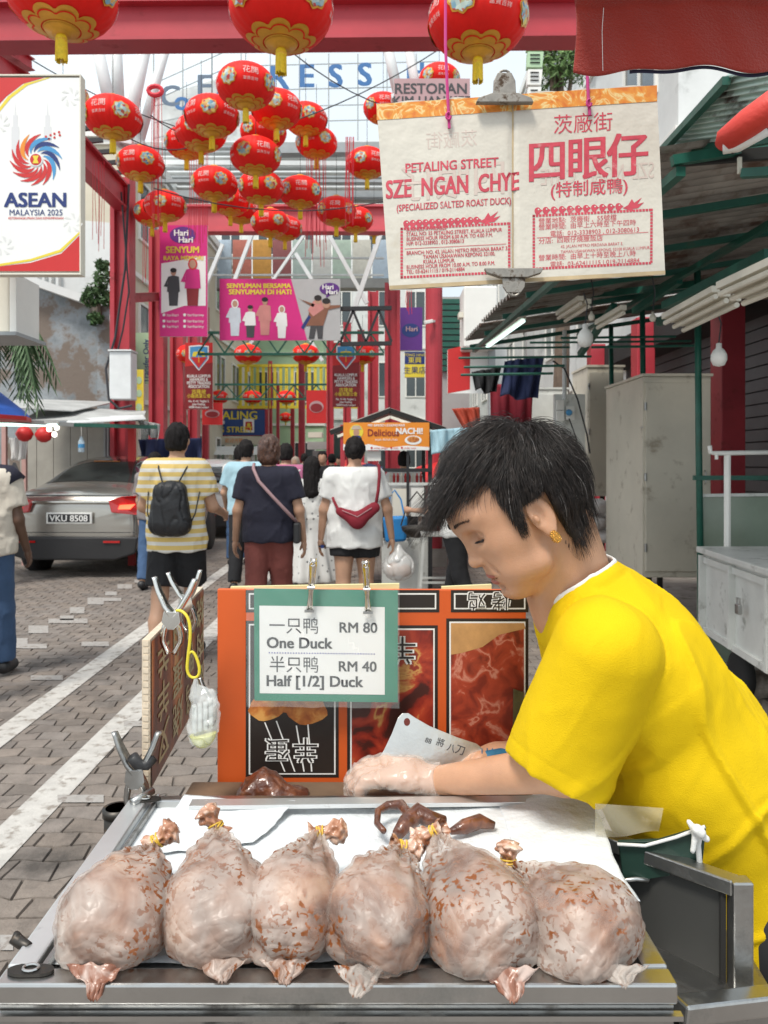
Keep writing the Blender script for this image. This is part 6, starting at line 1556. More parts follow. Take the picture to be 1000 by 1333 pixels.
MB().bx(P(147,0,12.2).x, P(177,0,12.2).x, 11.97, 12.3, P(0,459.5,12.2).z, P(0,457.5,12.2).z).build('lid', M['white_steel'], t)
cable('black cable drooping from the thick left column round the meter box', [P(168,240,12.1), P(163,350,12.1), P(150,440,12.1), P(138,480,12.1), P(142,520,12.0), P(155,532,12.0), P(172,528,12.0)], .02, group=None)
cable('second black cable clinging to the thick left column', [P(158,250,12.1), P(168,380,12.1), P(160,430,12.1), P(152,462,12.1)], .015, group=None)

# ================================================================ cars
mk('car_silver', (.46,.44,.40), .22, .75, .03, 3, coat=.6); mk('car_white', (.75,.76,.76), .25, 0, .02, coat=.6); mk('car_blue', (.01,.03,.08), .2, .3, .03, coat=.6)
mk('car_glass', (.03,.035,.035), .06, var=0, spec=.9); mk('tyre', (.02,.02,.02), .85); mk('plastic_black', (.025,.025,.027), .55); mk('tail_red', (.45,.01,.01), .12, var=.2, vs=40, coat=.8)
mk('tail_lit', (1,.12,.05), .3, var=0, emit=2.2); mk('plate_white', (.75,.75,.72), .4); mk('rim_metal', (.45,.45,.46), .35, .8)
def car(name, label, loc, rz, body, L_=4.45, W=1.76, Ht=1.48, kind='sedan', plate=None, lit=False):
    t = thing(name, label, 'car', loc, rz, None); t['group'] = 'cars parked along the left side'
    w = W/2
    if kind == 'sedan': st = [(0,.40,.80,.80,.86,.90),(.03,.28,.93,1.00,.78,.95),(.30,.25,.99,1.09,.76,.97),(.62,.24,1,1.13,.74,.97),(.95,.24,1,1.33,.66,.97),(1.35,.24,1,1.45,.60,.97),(2.0,.24,1,Ht+.02,.61,.96),(2.6,.24,1,1.46,.61,.95),(3.0,.24,1,1.27,.66,.94),(3.35,.24,.99,1.02,.76,.93),(3.8,.25,.97,.93,.76,.86),(4.25,.28,.90,.80,.70,.70),(L_,.38,.74,.62,.62,.55)]
    else: st = [(0,.40,.84,1.0,.80,.92),(.04,.28,.94,1.30,.66,1.0),(.25,.25,1,1.44,.63,1.0),(.8,.24,1,1.54,.64,1.0),(1.6,.24,1,Ht+.08,.64,.98),(2.3,.24,1,1.50,.63,.97),(2.8,.24,1,1.28,.66,.96),(3.15,.24,.99,1.02,.76,.94),(3.6,.25,.97,.93,.76,.88),(4.1,.28,.88,.78,.70,.70),(4.3,.38,.74,.62,.62,.55)]
    rings = []
    for (y, zb, wf, zr, wr, zs) in st:
        ww = w*wf; hb = min(zs, zr-.04)
        half = [(0,zb),(ww*.55,zb),(ww*.9,zb+.02),(ww,zb+.16),(ww*1.0,(zb+hb)*.52),(ww*.985,hb-.05),(ww*.93,hb+.015),(w*wr*1.03,lerp(hb,zr,.62)),(w*wr*.93,zr-.02),(w*wr*.5,zr),(0,zr+.01)]
        rings.append([V((x,y,z)) for x, z in half]+[V((-x,y,z)) for x, z in half[-2:0:-1]])
    n = len(rings[0]); b = MB(); b.add([q for r in rings for q in r], [(i*n+k,i*n+(k+1)%n,(i+1)*n+(k+1)%n,(i+1)*n+k) for i in range(len(rings)-1) for k in range(n)]+[tuple(range(n-1,-1,-1)), tuple(range((len(rings)-1)*n,len(rings)*n))])
    bdy = b.build('body', M[body], t, smooth=True, subdiv=2, world_co=False)
    from mathutils.bvhtree import BVHTree
    bpy.context.view_layer.update(); dg = bpy.context.evaluated_depsgraph_get(); bv_ = BVHTree.FromObject(bdy, dg)
    def wrapped(nm, fn, dr, m, nu=14, nv=8, off=.006, par=None):
        dr = V(dr).normalized()
        def g_(u, v):
            p = V(fn(u, v)); h_ = bv_.ray_cast(p-dr*1.5, dr)[0]; return (h_ if h_ is not None else p)-dr*off
        return MB().grid(g_, nu, nv).build(nm, M[m], par or t, smooth=True, world_co=False)
    def pn_(nm, pts, m, n_=(0,-.012,0), par=None, bv=.004, **kw): return MB().prism(pts, n_).build(nm, M[m], par or t, bevel=bv, world_co=False, **kw)
    if kind == 'sedan':
        rw = wrapped('rear_window', lambda u, v: ((u-.5)*2*lerp(.66,.50,v), lerp(.60,1.30,v), lerp(1.13,1.45,v)), (0,.55,-.83), 'car_glass')
        wrapped('brake_light', lambda u, v: ((u-.5)*.36, lerp(1.15,1.19,v), 1.4), (0,.55,-.83), 'print_orange', 4, 2, .012)
        wrapped('boot_line', lambda u, v: ((u-.5)*1.5, -.1, lerp(.985,.995,v)), (0,1,0), 'plastic_black', 20, 1, .004)
        wrapped('boot_line', lambda u, v: ((u-.5)*1.7, -.1, lerp(.545,.552,v)), (0,1,0), 'plastic_black', 20, 1, .004)
        for s in (-1, 1):
            for (ya_, yb_) in ((1.45,2.05),(2.12,2.95)): wrapped('side_window', lambda u, v: (s*.8, lerp(ya_+.12*v*(ya_ < 2), yb_-.28*v*(ya_ > 2), u), lerp(1.04,1.36,v)), (-s,0,-.25), 'car_glass')
    else:
        wrapped('rear_window', lambda u, v: ((u-.5)*2*lerp(.62,.54,v), 0, lerp(1.08,1.42,v)), (0,1,-.1), 'car_glass')
        for s in (-1, 1): wrapped('side_window', lambda u, v: (s*.8, lerp(.5,2.75-.3*v,u), lerp(1.06,1.42,v)), (-s,0,-.2), 'car_glass')
    zl = .98 if kind == 'sedan' else 1.08
    for s in (-1, 1):
        o = MB().prism([(s*.50,-.015,zl-.19),(s*.46,.0,zl-.05),(s*.62,.0,zl),(s*.80,.03,zl+.01),(s*.87,.16,zl-.02),(s*.87,.14,zl-.14),(s*.80,.02,zl-.22)], (s*.012,-.045,0)).build('tail_light', M['tail_red'], t, bevel=.012, world_co=False)
        if lit: MB().prism([(s*.60,-.05,zl-.15),(s*.74,-.04,zl-.15),(s*.80,-.03,zl-.09),(s*.62,-.05,zl-.10)], (0,-.02,0)).build('lamp', M['tail_lit'], o, world_co=False)
    MB().prism([(-.84,-.02,.50),(.84,-.02,.50),(.80,-.01,.30),(.55,0,.22),(-.55,0,.22),(-.80,-.01,.30)], (0,-.04,0)).build('bumper', M['plastic_black'], t, bevel=.02, world_co=False)
    MB().bx(-.48,.48,-.035,.02,.905,.925).build('chrome_strip', M['chrome'], t, world_co=False)
    MB().bx(-.62,-.42,-.075,-.055,.43,.455).build('reflector', M['tail_red'], t, world_co=False); MB().bx(.42,.62,-.075,-.055,.43,.455).build('reflector', M['tail_red'], t, world_co=False)
    pl = MB().bx(-.29,.27,-.05,-.02,.655,.79).build('number_plate', M['plate_white'], t, bevel=.006, world_co=False)
    if plate:
        MB().bx(-.265,.245,-.056,-.0505,.675,.77).build('plate_field', M['plastic_black'], pl, world_co=False)
        lt = text(Fr((-.01,-.059,.722),(1,0,0),(0,0,1)), plate, .105, 0, 0, 0, M['print_white'], None, bold=.02, sx=1.05); lt.parent = pl
    for s in (-1, 1):
        for y in (.82, 3.45):
            R = Matrix.Rotation(math.pi/2,3,'Y')
            wh = MB().lathe([(.20,-.10),(.29,-.105),(.32,-.07),(.32,.07),(.29,.105),(.20,.10)], 28, (s*(w-.11),y,.32), R).build('wheel', M['tyre'], t, smooth=True, world_co=False)
            b = MB(); b.lathe([(.205,.03),(.19,.05),(0,.06)] if s > 0 else [(.205,-.03),(.19,-.05),(0,-.06)], 24, (s*(w-.11),y,.32), R); b.build('rim', M['rim_metal'], wh, world_co=False)
            MB().lathe([(.345,-.09),(.36,-.04),(.36,.05),(.335,.101)] if s > 0 else [(.335,-.101),(.36,-.05),(.36,.04),(.345,.09)], 28, (s*(w-.105),y,.325), R).build('wheel_arch', M['plastic_black'], t, smooth=True, world_co=False)
        MB().box((s*(w+.06),2.95,1.0),(.2,.1,.13)).build('mirror', M[body], t, bevel=.02, subdiv=1, world_co=False)
        MB().bx(s*w*.985-.012, s*w*.985+.012, 1.55, 1.72, .80, .83).build('handle', M['chrome'], t, world_co=False)
    return t
sed_ = car('sedan', 'silver grey sedan with lit tail light and plate VKU 8508', (P(93,0,9.75).x, 9.75, 0), math.radians(-1.5), 'car_silver', plate='VKU 8508', lit=True); sed_.scale = (1.04,1,1.06)
car('hatchback', 'white hatchback seen between the striped shirt and the navy shirt', (P(264,0,15).x, 15, 0), math.radians(2), 'car_white', kind='hatch', lit=True)
car('hatchback', 'dark blue car parked beyond the white hatchback', (P(291,0,20).x, 20, 0), math.radians(2), 'car_blue', kind='hatch')
# ================================================================ people in the street
def stripe_mat(name, c1, c2, per, duty=.5, rough=.8):
    m = bpy.data.materials.new(name); m.use_nodes = True; t = m.node_tree; N = t.nodes; K = t.links.new; b = N['Principled BSDF']; b.inputs['Roughness'].default_value = rough
    tc = N.new('ShaderNodeTexCoord'); sp = N.new('ShaderNodeSeparateXYZ'); K(tc.outputs['Object'], sp.inputs[0])
    a = N.new('ShaderNodeMath'); a.operation = 'DIVIDE'; a.inputs[1].default_value = per; K(sp.outputs[2], a.inputs[0])
    f = N.new('ShaderNodeMath'); f.operation = 'FRACT'; K(a.outputs[0], f.inputs[0]); g = N.new('ShaderNodeMath'); g.operation = 'GREATER_THAN'; g.inputs[1].default_value = duty; K(f.outputs[0], g.inputs[0])
    x = N.new('ShaderNodeMixRGB'); x.inputs[1].default_value = tuple(c1)+(1,); x.inputs[2].default_value = tuple(c2)+(1,); K(g.outputs[0], x.inputs[0]); K(x.outputs[0], b.inputs['Base Color']); return m
M['stripes'] = stripe_mat('yellow_stripes', (.72,.70,.64), (.70,.50,.16), .058, .45)
M['dots'] = ramp_mat('dots_white', [(.0,(.15,.15,.15)),(.16,(.2,.2,.2)),(.2,(.7,.69,.66)),(.6,(.72,.71,.68))], 16, 2, .8, 0, kind='voro')
for k_, c_ in dict(navy_shirt=(.018,.018,.035), black_cloth=(.012,.012,.014), brown_cloth=(.20,.055,.045), jeans=(.05,.10,.20), cream_cloth=(.60,.55,.47), sky_cloth=(.34,.52,.60), pink_cloth=(.42,.13,.24), grey_cloth=(.22,.2,.2), white_blue=(.62,.66,.70), maroon=(.22,.012,.025), hijab=(.5,.4,.32), red_shirt=(.4,.03,.03)).items():
    mk(k_, c_, .85, var=.12, vs=7, bump=.4, bs=26)
M['hair_far'] = mat('hair_far', (.012,.010,.010), .75, var=.3, vs=60, spec=.2)
M['hair_brown'] = ramp_mat('hair_brown', [(.4,(.05,.022,.015)),(.6,(.12,.055,.035))], 90, 2, .4, 0)
def person(label, px, d, Ht, face=0., skin='skin_tan', top='cloth_white', bottom='black_cloth', kind='shorts', hair='short', hairm='hair_far', stride=.22, arms=((.1,.15,.12),(-.1,.2,.12)), hem=.86, sleeve=.62, bulk=1., fine=True, z0=0., seed=1, lean=0., tuck=None, sole='black_metal', head=True):
    t = thing('person', label, 'person', (P(px,0,d).x, d, z0), face); s = Ht/1.70
    A = lambda *q: np.array(q, float)*s
    hz = .90; hipw = .085; tor = [cone(A(0,0,.93), A(0,-.005,1.08), .125*s*bulk, .112*s*bulk, (1,0,0), 1.38), cone(A(0,-.005,1.08), A(0,lean,1.34), .112*s*bulk, .105*s*bulk, (1,0,0), 1.5), cone(A(-.13*bulk,lean,1.385), A(.13*bulk,lean,1.385), .062*s, .062*s)]
    neck = cone(A(0,lean,1.38), A(0,lean+.015,1.52), .056*s, .050*s)
    hc = A(0, lean+.03, 1.595); headf_ = lambda p: smin(smin(ell(hc, np.array([.074,.092,.108])*s)(p), ell(hc+A(0,.035,-.055), np.array([.055,.055,.06])*s)(p), .02), np.minimum(ell(hc+A(.076,.0,-.015), np.array([.010,.02,.03])*s)(p), ell(hc+A(-.076,.0,-.015), np.array([.010,.02,.03])*s)(p)), .006)
    face_ = lambda p: smin(headf_(p), ell(hc+A(0,.096,-.02), np.array([.012,.016,.022])*s)(p), .01)
    legs_, feet, arms_, hands_, sl, knees = [], [], [], [], [], []
    for sg in (-1, 1):
        a = stride*sg; hp_ = A(sg*hipw, 0, hz); kn = hp_+A(sg*.01, math.sin(a)*.42, -math.cos(a)*.42); back = a < 0
        b2 = a-(.35 if back else -.02)*abs(stride)*3; an = kn+A(0, math.sin(b2)*.40, -math.cos(b2)*.40)
        legs_ += [cone(hp_, kn, .088*s*bulk, .056*s), cone(kn, kn*.55+an*.45, .056*s, .054*s), cone(kn*.55+an*.45, an, .054*s, .034*s)]; knees.append((hp_, kn, an))
        fz = np.array([0,.13,-.035])*s if not back else np.array([0,.10,-.085])*s
        feet.append(cone(an+A(0,-.03,-.03), an+fz+A(0,0,-.01), .040*s, .034*s))
        fw, el_, ou = arms[0 if sg < 0 else 1]
        sh = A(sg*.165*(.75+.25*bulk), lean, 1.375); e = sh+A(sg*math.sin(ou)*.28, math.sin(fw)*.28, -math.cos(fw)*.28*math.cos(ou)); fa_ = fw+el_; w = e+A(sg*math.sin(ou)*.10, math.sin(fa_)*.245, -math.cos(fa_)*.245)
        arms_ += [cone(sh, e, .052*s*bulk, .040*s), cone(e, w, .039*s, .026*s)]; dv = (w-e)/np.linalg.norm(w-e); pn2 = np.cross(dv, [0,1.,0])*(-sg) if abs(dv[1]) < .8 else np.array([-sg,0,0.]); pn2 /= np.linalg.norm(pn2); sd = np.cross(dv, pn2); sd = sd if sd[1] > 0 else -sd
        hands_.append((w, hand(w, dv, pn2, sd, [.35,.4,.45,.5]))); sl.append((sh, e, w))
    def bf_(p):
        q = neck(p); q = smin(q, tor[0](p), .03)
        for g in tor[1:]: q = smin(q, g(p), .04)
        for g in legs_: q = smin(q, g(p), .03)
        for g in arms_: q = smin(q, g(p), .025)
        for g in feet: q = smin(q, g(p), .02)
        q = smin(q, face_(p), .02)
        if not fine:
            for _, g in hands_: q = smin(q, g(p), .01)
        return q
    H1 = .013 if fine else .02
    ms = [iso(bf_, (-.42*s,-.48*s,-.03), (.42*s,.52*s,1.74*s), H1, 'body')]
    if fine:
        for w, g in hands_: ms.append(iso(g, w-.11*s-np.array([0,0,.06]), w+.10*s, .0065, 'body'))
    bm = bmesh.new()
    for m_ in ms: bm.from_mesh(m_); bpy.data.meshes.remove(m_)
    me = bpy.data.meshes.new('body'); bm.to_mesh(me); bm.free(); link('body', me, M[skin], t, smooth=True, world_co=False)
    off = .016*s
    def wr(p, a=.005): return a*fbm(p, 9, 3, seed)-.007*np.clip(1-np.abs(fbm(p*np.array([1,1,.45]), 13, 2, seed+5))*4, 0, 1)
    def shirt(p):
        q = tor[0](p)
        for g in tor[1:]: q = smin(q, g(p), .05)
        q = smin(q, cone(A(0,0,.93), A(0,0,.80), .130*s*bulk, .135*s*bulk, (1,0,0), 1.36)(p), .03)
        for (sh, e, w) in sl:
            lim = sh*(1-sleeve)+e*sleeve if sleeve <= 1 else e*(2-sleeve)+w*(sleeve-1); dv = e-sh; dv /= np.linalg.norm(dv)
            g = cone(sh, e, .064*s*bulk, .060*s)(p)
            if sleeve > 1: g = smin(g, cone(e, w, .055*s, .045*s)(p), .02); dv = (w-e)/np.linalg.norm(w-e)
            g = np.maximum(g, (p-lim)@dv); q = smin(q, g, .03)
        q = q-off+wr(p)
        q = smax(q, (hem*s+.006*np.sin(p[:,0]*40)-p[:,2]), .006); q = smax(q, p[:,2]-(1.462*s), .01)
        return q
    if kind != 'dress':
        link('shirt', iso(shirt, (-.46*s,-.42*s,(hem-.04)*s), (.46*s,.42*s,1.50*s), H1*.85), M[top], t, world_co=False)
    else:
        def dress(p):
            q = shirt_nohem(p); zz = np.clip((.95*s-p[:,2])/(.6*s), 0, 1); r = np.sqrt((p[:,0]/(.17+.10*zz))**2+(p[:,1]/(.13+.12*zz))**2); fl = (r-1)*.15+.012*np.sin(np.arctan2(p[:,1],p[:,0])*11+p[:,2]*3)*zz
            q = smin(q, np.maximum(fl, p[:,2]-1.0*s), .05); return smax(q, .28*s-p[:,2], .006)
        def shirt_nohem(p):
            q = tor[0](p)
            for g in tor[1:]: q = smin(q, g(p), .05)
            for (sh, e, w) in sl: q = smin(q, np.maximum(cone(sh, e, .06*s, .062*s)(p), (p-(sh*.35+e*.65))@((e-sh)/np.linalg.norm(e-sh))), .03)
            return smax(q-off+wr(p), p[:,2]-1.455*s, .01)
        link('dress', iso(dress, (-.46*s,-.42*s,.22*s), (.46*s,.42*s,1.50*s), H1), M[top], t, world_co=False)
    if kind in ('shorts', 'trousers'):
        def bot(p):
            q = cone(A(0,0,.92), A(0,0,.98), .118*s*bulk, .115*s*bulk, (1,0,0), 1.36)(p)
            for (hp_, kn, an) in knees:
                if kind == 'shorts': lim = hp_*.18+kn*.82 if bottom != 'black_short' else hp_*.6+kn*.4; g = np.maximum(cone(hp_, kn, .102*s*bulk, .095*s)(p), (p-lim)@((kn-hp_)/np.linalg.norm(kn-hp_)))
                else: g = smin(cone(hp_, kn, .100*s*bulk, .074*s)(p), np.maximum(cone(kn, an, .074*s, .064*s)(p), (p-(an+np.array([0,0,.03])))@((an-kn)/np.linalg.norm(an-kn))), .03)
                q = smin(q, g, .03)
            return smax(q-.006*s+wr(p, .005)*.8, p[:,2]-1.02*s, .01)
        link('shorts' if kind == 'shorts' else 'trousers', iso(bot, (-.3*s,-.48*s,.04*s), (.3*s,.45*s,1.04*s), H1*.85), M['black_cloth' if bottom == 'black_short' else bottom], t, world_co=False)
    for sg, g in zip((-1,1), feet): link('shoe', iso(lambda p: g(p)-.010*s, (min(0,sg*.2*s),-.62*s,-.03), (max(0,sg*.2*s),.6*s,.32*s), .012), M[sole], t, world_co=False)
    hq_ = hc+A(0,-.012,.014)
    def hr(p):
        q = ell(hq_, np.array([.086,.104,.108])*s)(p)
        if hair in ('bob','cover'): q = smin(q, ell(hc+A(0,-.035,-.05), np.array([.090,.082,.095])*s)(p), .03)
        if hair == 'long': q = smin(q, cone(hc+A(0,-.06,0), hc+A(0,-.10,-.30), .080*s, .085*s, (1,0,0), 1.2)(p), .04)
        if hair == 'bun': q = smin(q, ell(hc+A(0,-.115,.0), np.array([.042,.04,.045])*s)(p), .015)
        if hair == 'short': q = smin(q, ell(hc+A(0,-.045,-.05), np.array([.072,.062,.07])*s)(p), .03)
        rel = (p-hc)/s
        cut = np.minimum(rel[:,1]-.040, .045-rel[:,2]) if hair != 'cover' else np.minimum(rel[:,1]-.07, .05-rel[:,2])
        q = smax(q, cut, .012)
        if hair in ('short','bun'): q = smax(q, np.maximum(-.085-rel[:,2]+0*rel[:,1], -9), .02); q = smax(q, np.minimum(.02-np.abs(rel[:,1]-.0), -rel[:,2]-.0)*(np.abs(rel[:,0]) > .05)-.0*1-(np.abs(rel[:,0]) <= .05)*1., .005)
        return q+.007*fbm(p*np.array([1,1,.35]), 60, 2, seed)
    if hair: link('hair' if hair != 'cover' else 'headscarf', iso(hr, hc-np.array([.14,.20,.46])*s, hc+np.array([.14,.15,.16])*s, .007 if fine else .012), M[hairm], t, world_co=False)
    return t
pA = person('man in a yellow and white striped t-shirt and black shorts walking away', 230, 5.6, 1.74, 0, top='stripes', stride=.20, arms=((.15,1.15,.30),(.15,1.15,.30)), hem=.80, seed=3, bulk=1.03, skin='skin_tan')
pB = person('man at the left edge in a cream shirt with dark shoulders and blue jeans', -22, 5.15, 1.66, .1, skin='skin_dark', top='cream_cloth', bottom='jeans', kind='trousers', stride=.16, arms=((.1,.3,.15),(.0,.45,.22)), seed=5, bulk=1.08)
pC = person('person in grey t-shirt and jeans half hidden behind the striped shirt man', 201, 9.0, 1.58, 0, top='grey_cloth', bottom='jeans', kind='trousers', stride=.15, seed=7)
pD = person('person with brown hair in a navy t-shirt and reddish brown trousers', 350, 6.0, 1.67, 0, top='navy_shirt', bottom='brown_cloth', kind='trousers', hairm='hair_brown', hair='bob', stride=.14, arms=((-.05,.25,.28),(-.05,.25,.28)), seed=9, bulk=1.04)
pE = person('woman in a white t-shirt and black shorts with tied black hair', 462, 6.2, 1.66, 0, top='cloth_white', bottom='black_short', kind='shorts', hair='bun', stride=.08, arms=((-.05,.2,.30),(-.05,.2,.36)), hem=.80, seed=12, bulk=1.15)
pF = person('woman with long black hair in a white dotted dress', 406, 7.9, 1.52, 0, top='dots', kind='dress', hair='long', stride=.12, seed=14)
pG = person('man in a light blue shirt walking beside the navy shirt person', 320, 8.8, 1.72, 0, top='sky_cloth', bottom='black_cloth', kind='trousers', hair='short', hairm='hair_far', stride=.15, arms=((.1,.9,.3),(0,.2,.1)), seed=16)
pH = person('person in a dusky pink shirt behind the navy shirt person', 372, 8.9, 1.68, 0, top='pink_cloth', bottom='black_cloth', kind='trousers', stride=.1, seed=18, bulk=1.15)
pI = person('man in a white t-shirt farther ahead left of the light blue shirt', 312, 11.0, 1.70, 0, top='cloth_white', bottom='jeans', kind='trousers', stride=.1, seed=20)
for lb_, px, d, Ht, kw in [
    ('stall keeper with dark hair in a white shirt bending at the food stall', 596, 7.0, 1.56, dict(face=.9, top='cloth_white', bottom='black_cloth', lean=.10, arms=((.3,1.3,.1),(.3,1.3,.1)), kind='trousers')),
    ('man in a white shirt standing behind the food stall counter', 526, 9.6, 1.60, dict(face=0, top='cloth_white', kind='trousers')),
    ('distant person in a black printed t-shirt facing the camera', 420, 13.0, 1.66, dict(face=3.14, top='black_cloth', kind='trousers')),
    ('distant person with a pale headscarf in the crowd', 385, 14.5, 1.58, dict(face=3.0, top='hijab', hair='cover', hairm='hijab', kind='trousers')),
    ('distant person in a red top in the crowd left of the food stall', 404, 15.5, 1.60, dict(face=3.2, top='red_shirt', kind='trousers')),
    ('distant dark haired person right behind the crowd centre', 432, 16.5, 1.66, dict(face=.2, top='black_cloth', kind='trousers')),
    ('distant person in white right of the crowd', 442, 18.0, 1.62, dict(face=3.0, top='white_blue', kind='trousers')),
    ('farthest person in grey in the crowd', 396, 19.0, 1.70, dict(face=0, top='grey_cloth', kind='trousers')),
    ('farthest person in dark red left of the crowd', 372, 18.0, 1.64, dict(face=.1, top='maroon', kind='trousers'))]:
    person(lb_, px, d, Ht, fine=False, seed=int(px), **kw)
def Lc(t, x, y, z): return V(t.location)+Matrix.Rotation(t.rotation_euler[2], 3, 'Z')@V((x,y,z))
# dark yoke and cuffs of the left man's shirt
for (z0_, z1_, rr, m_) in [(1.30,1.37,.0,'navy_shirt')]:
    b = MB(); s = 1.66/1.7
    b.tube([(-.17*s,0,1.40*s),(0,0,1.425*s),(.17*s,0,1.40*s),(.21*s,0,1.35*s)], [.075,.068,.078,.080], 16)
    b.build('yoke', M['navy_shirt'], pB, smooth=True, world_co=False)
    e = [c for c in pB.children if c.name.startswith('shirt')]
# things people carry
mk('bag_black', (.018,.018,.02), .45, var=.15, bump=.8, bs=16)
t = thing('drawstring_bag', 'black drawstring backpack on the striped shirt', 'backpack', Lc(pA,0,-.17,1.15))
f = union([ell((0,0,-.02),(.135,.075,.185)), cone((-.08,0,-.13),(.08,0,-.13),.07,.07,(0,1,0),.9), cone((-.06,0,.12),(.06,0,.12),.045,.045)], .06)
o = link('bag', iso(lambda p: f(p)+.010*np.clip(1-np.abs(fbm(p*np.array([1,1,.4]),16,2,3))*3,0,1)-.004, (-.2,-.14,-.28), (.2,.14,.24), .008), M['bag_black'], t, world_co=False)
for sg in (-1, 1): MB().tube([(sg*.05,0,.15),(sg*.10,.06,.27),(sg*.115,.13,.33),(sg*.12,.2,.33)], .006, 6).build('cord', M['bag_black'], t, world_co=False); MB().tube([(sg*.12,0,-.17),(sg*.17,.03,-.05),(sg*.185,.1,.10)], .005, 6).build('cord', M['bag_black'], t, world_co=False)
t = thing('waist_bag', 'dark red crescent bag worn across the white t-shirt', 'bag', Lc(pE,.03,-.20,1.06))
f = union([cone((-.14,0,.02),(0,-.01,-.05),.035,.062,(0,1,0),.6), cone((0,-.01,-.05),(.13,0,.05),.062,.045,(0,1,0),.6)], .03)
link('bag', iso(lambda p: f(p)+.003*fbm(p,20,2,2), (-.24,-.1,-.16), (.24,.1,.14), .006), M['maroon'], t, world_co=False)
MB().tube([(-.15,0,.03),(-.19,.05,.10),(-.20,.10,.12)], .012, 6).build('strap', M['maroon'], t, world_co=False); MB().tube([(.14,0,.06),(.16,.02,.18),(.17,.045,.30),(.165,.12,.375),(.15,.18,.39)], .013, 8).build('strap', M['maroon'], t, smooth=True, world_co=False)
MB().tube([(-.12,-.035,.03),(0,-.05,-.02),(.11,-.035,.05)], .003, 5).build('zip', M['print_pinkgrey'], t, world_co=False)
t = thing('shoulder_bag', 'dark bag on a beige strap slung across the navy shirt', 'bag', Lc(pD,.20,-.03,.92))
MB().box((.03,0,0),(.05,.20,.16)).build('bag', M['plastic_black'], t, bevel=.015, world_co=False)
s_o = Lc(pD,0,0,0); 
MB().tube([V(q)-V((.20,-.03,.92)) for q in [(.225,-.06,1.0),(.17,-.165,1.08),(.06,-.185,1.20),(-.05,-.175,1.32),(-.10,-.12,1.415),(-.11,-.03,1.45)]], .013, 6).build('strap', M['print_pinkgrey'], t, smooth=True, world_co=False)
M['thin_bag'] = mat('thin_bag', (.8,.8,.78), .2, var=.05, alpha=.62, spec=.7)
t = thing('carrier_bag', 'knotted white plastic carrier bag held in her right hand', 'plastic bag', P(519,738,6.2))
f = union([ell((0,0,0),(.135,.10,.115)), cone((0,0,.07),(0,0,.19),.07,.012)], .05)
link('bag', iso(lambda p: f(p)+.012*np.clip(1-np.abs(fbm(p*np.array([1,1,.6]),14,2,3))*3,0,1), (-.2,-.15,-.17), (.2,.15,.24), .008), M['thin_bag'], t, world_co=False)
f2_ = union([ell((-.04,0,-.02),(.06,.06,.06)), ell((.05,0,-.03),(.055,.05,.055))], .02); link('contents', iso(f2_, (-.12,-.1,-.12), (.13,.1,.08), .012), M['food_gold'], t, world_co=False)
t = thing('tote_bag', 'white knitted shoulder bag on the dotted dress', 'bag', Lc(pF,-.16,-.14,.93)); MB().lathe([(.0,-.13),(.09,-.12),(.12,-.02),(.10,.09),(.06,.12)], 20).build('bag', M['cloth_white'], t, smooth=True, world_co=False); MB().tube([(-.06,0,.1),(0,.03,.42),(.05,.06,.46)], .008, 6).build('strap', M['cloth_white'], t, world_co=False)
t = thing('wrist_watch', 'dark watch on the left wrist of the white shirt woman', 'watch', P(420,711,6.2)); MB().tube([(.028*math.cos(a),.028*math.sin(a),0) for a in [k_*.5236 for k_ in range(12)]], .007, 6, closed=True).build('band', M['plastic_black'], t, world_co=False)
MB().box((0,-.032,0),(.026,.008,.026)).build('face', M['print_navy'], t, world_co=False)
# ================================================================ right hand stalls, canopy, cabinets
M['corr_dark'] = mat('corr_dark', (.27,.24,.215), .5, .3, .3, 4, dirt=.5, dcol=(.12,.07,.05), ds=3)
M['corr_green'] = mat('corr_green', (.55,.70,.65), .45, .3, .2, 4, dirt=.45, dcol=(.10,.08,.07), ds=5)
mk('beige_metal', (.60,.555,.46), .5, 0, .08, 3, dirt=.32, dcol=(.36,.31,.24), ds=5); mk('metal_pale', (.64,.65,.62), .45, .2, .1, 6, dirt=.35, dcol=(.36,.36,.33), ds=8)
mk('tube_off', (.72,.68,.58), .4); mk('navy_cloth', (.02,.03,.09), .8, var=.2, bump=.4, bs=20); mk('orange_cloth', (.48,.07,.035), .7, var=.15, bump=.5, bs=14); mk('sack', (.68,.64,.62), .4, bump=.5, bs=18, var=.1)
def corrugated(name, m, parent, A, B, C, D, n, amp):       # waves run from edge AB to edge DC; n waves counted along A->B
    A, B, C, D = map(V, (A,B,C,D)); N = (B-A).cross(D-A).normalized()
    def fn(u, v): return A.lerp(B, u).lerp(D.lerp(C, u), v)+N*amp*math.sin(u*n*2*math.pi)
    return MB().grid(fn, n*6, 3).build(name, M[m], parent, smooth=True)
E0, E1 = P(605,443,7.25), P(857,188,2.78); I0, I1 = V((3.74,7.25,3.05)), V((3.74,2.78,3.05))
cn = thing('stall_canopy', 'long dark corrugated stall canopy on green steel over the right side', 'canopy', (2.3,5,.14))
for k in range(5):
    a, b_ = k/5, (k+1)/5-.006; z = V((0,0,.012*(k%2)))
    corrugated('roof_sheet', 'corr_dark', cn, E0.lerp(E1,a)+z, E0.lerp(E1,b_)+z, I0.lerp(I1,b_)+z, I0.lerp(I1,a)+z, 9, .019)
for k in range(7):
    s = k/6; p, q = E0.lerp(E1, s)+V((.05,0,-.06)), I0.lerp(I1, s)+V((0,0,-.06)); MB().bar(p, q, .03,.035).build('purlin', M['green_steel'], cn)
for s in (.03, .36, .72): MB().bar(E0.lerp(I0,s)+V((0,0,-.11)), E1.lerp(I1,s)+V((0,0,-.11)), .035,.035).build('rafter', M['green_steel'], cn)
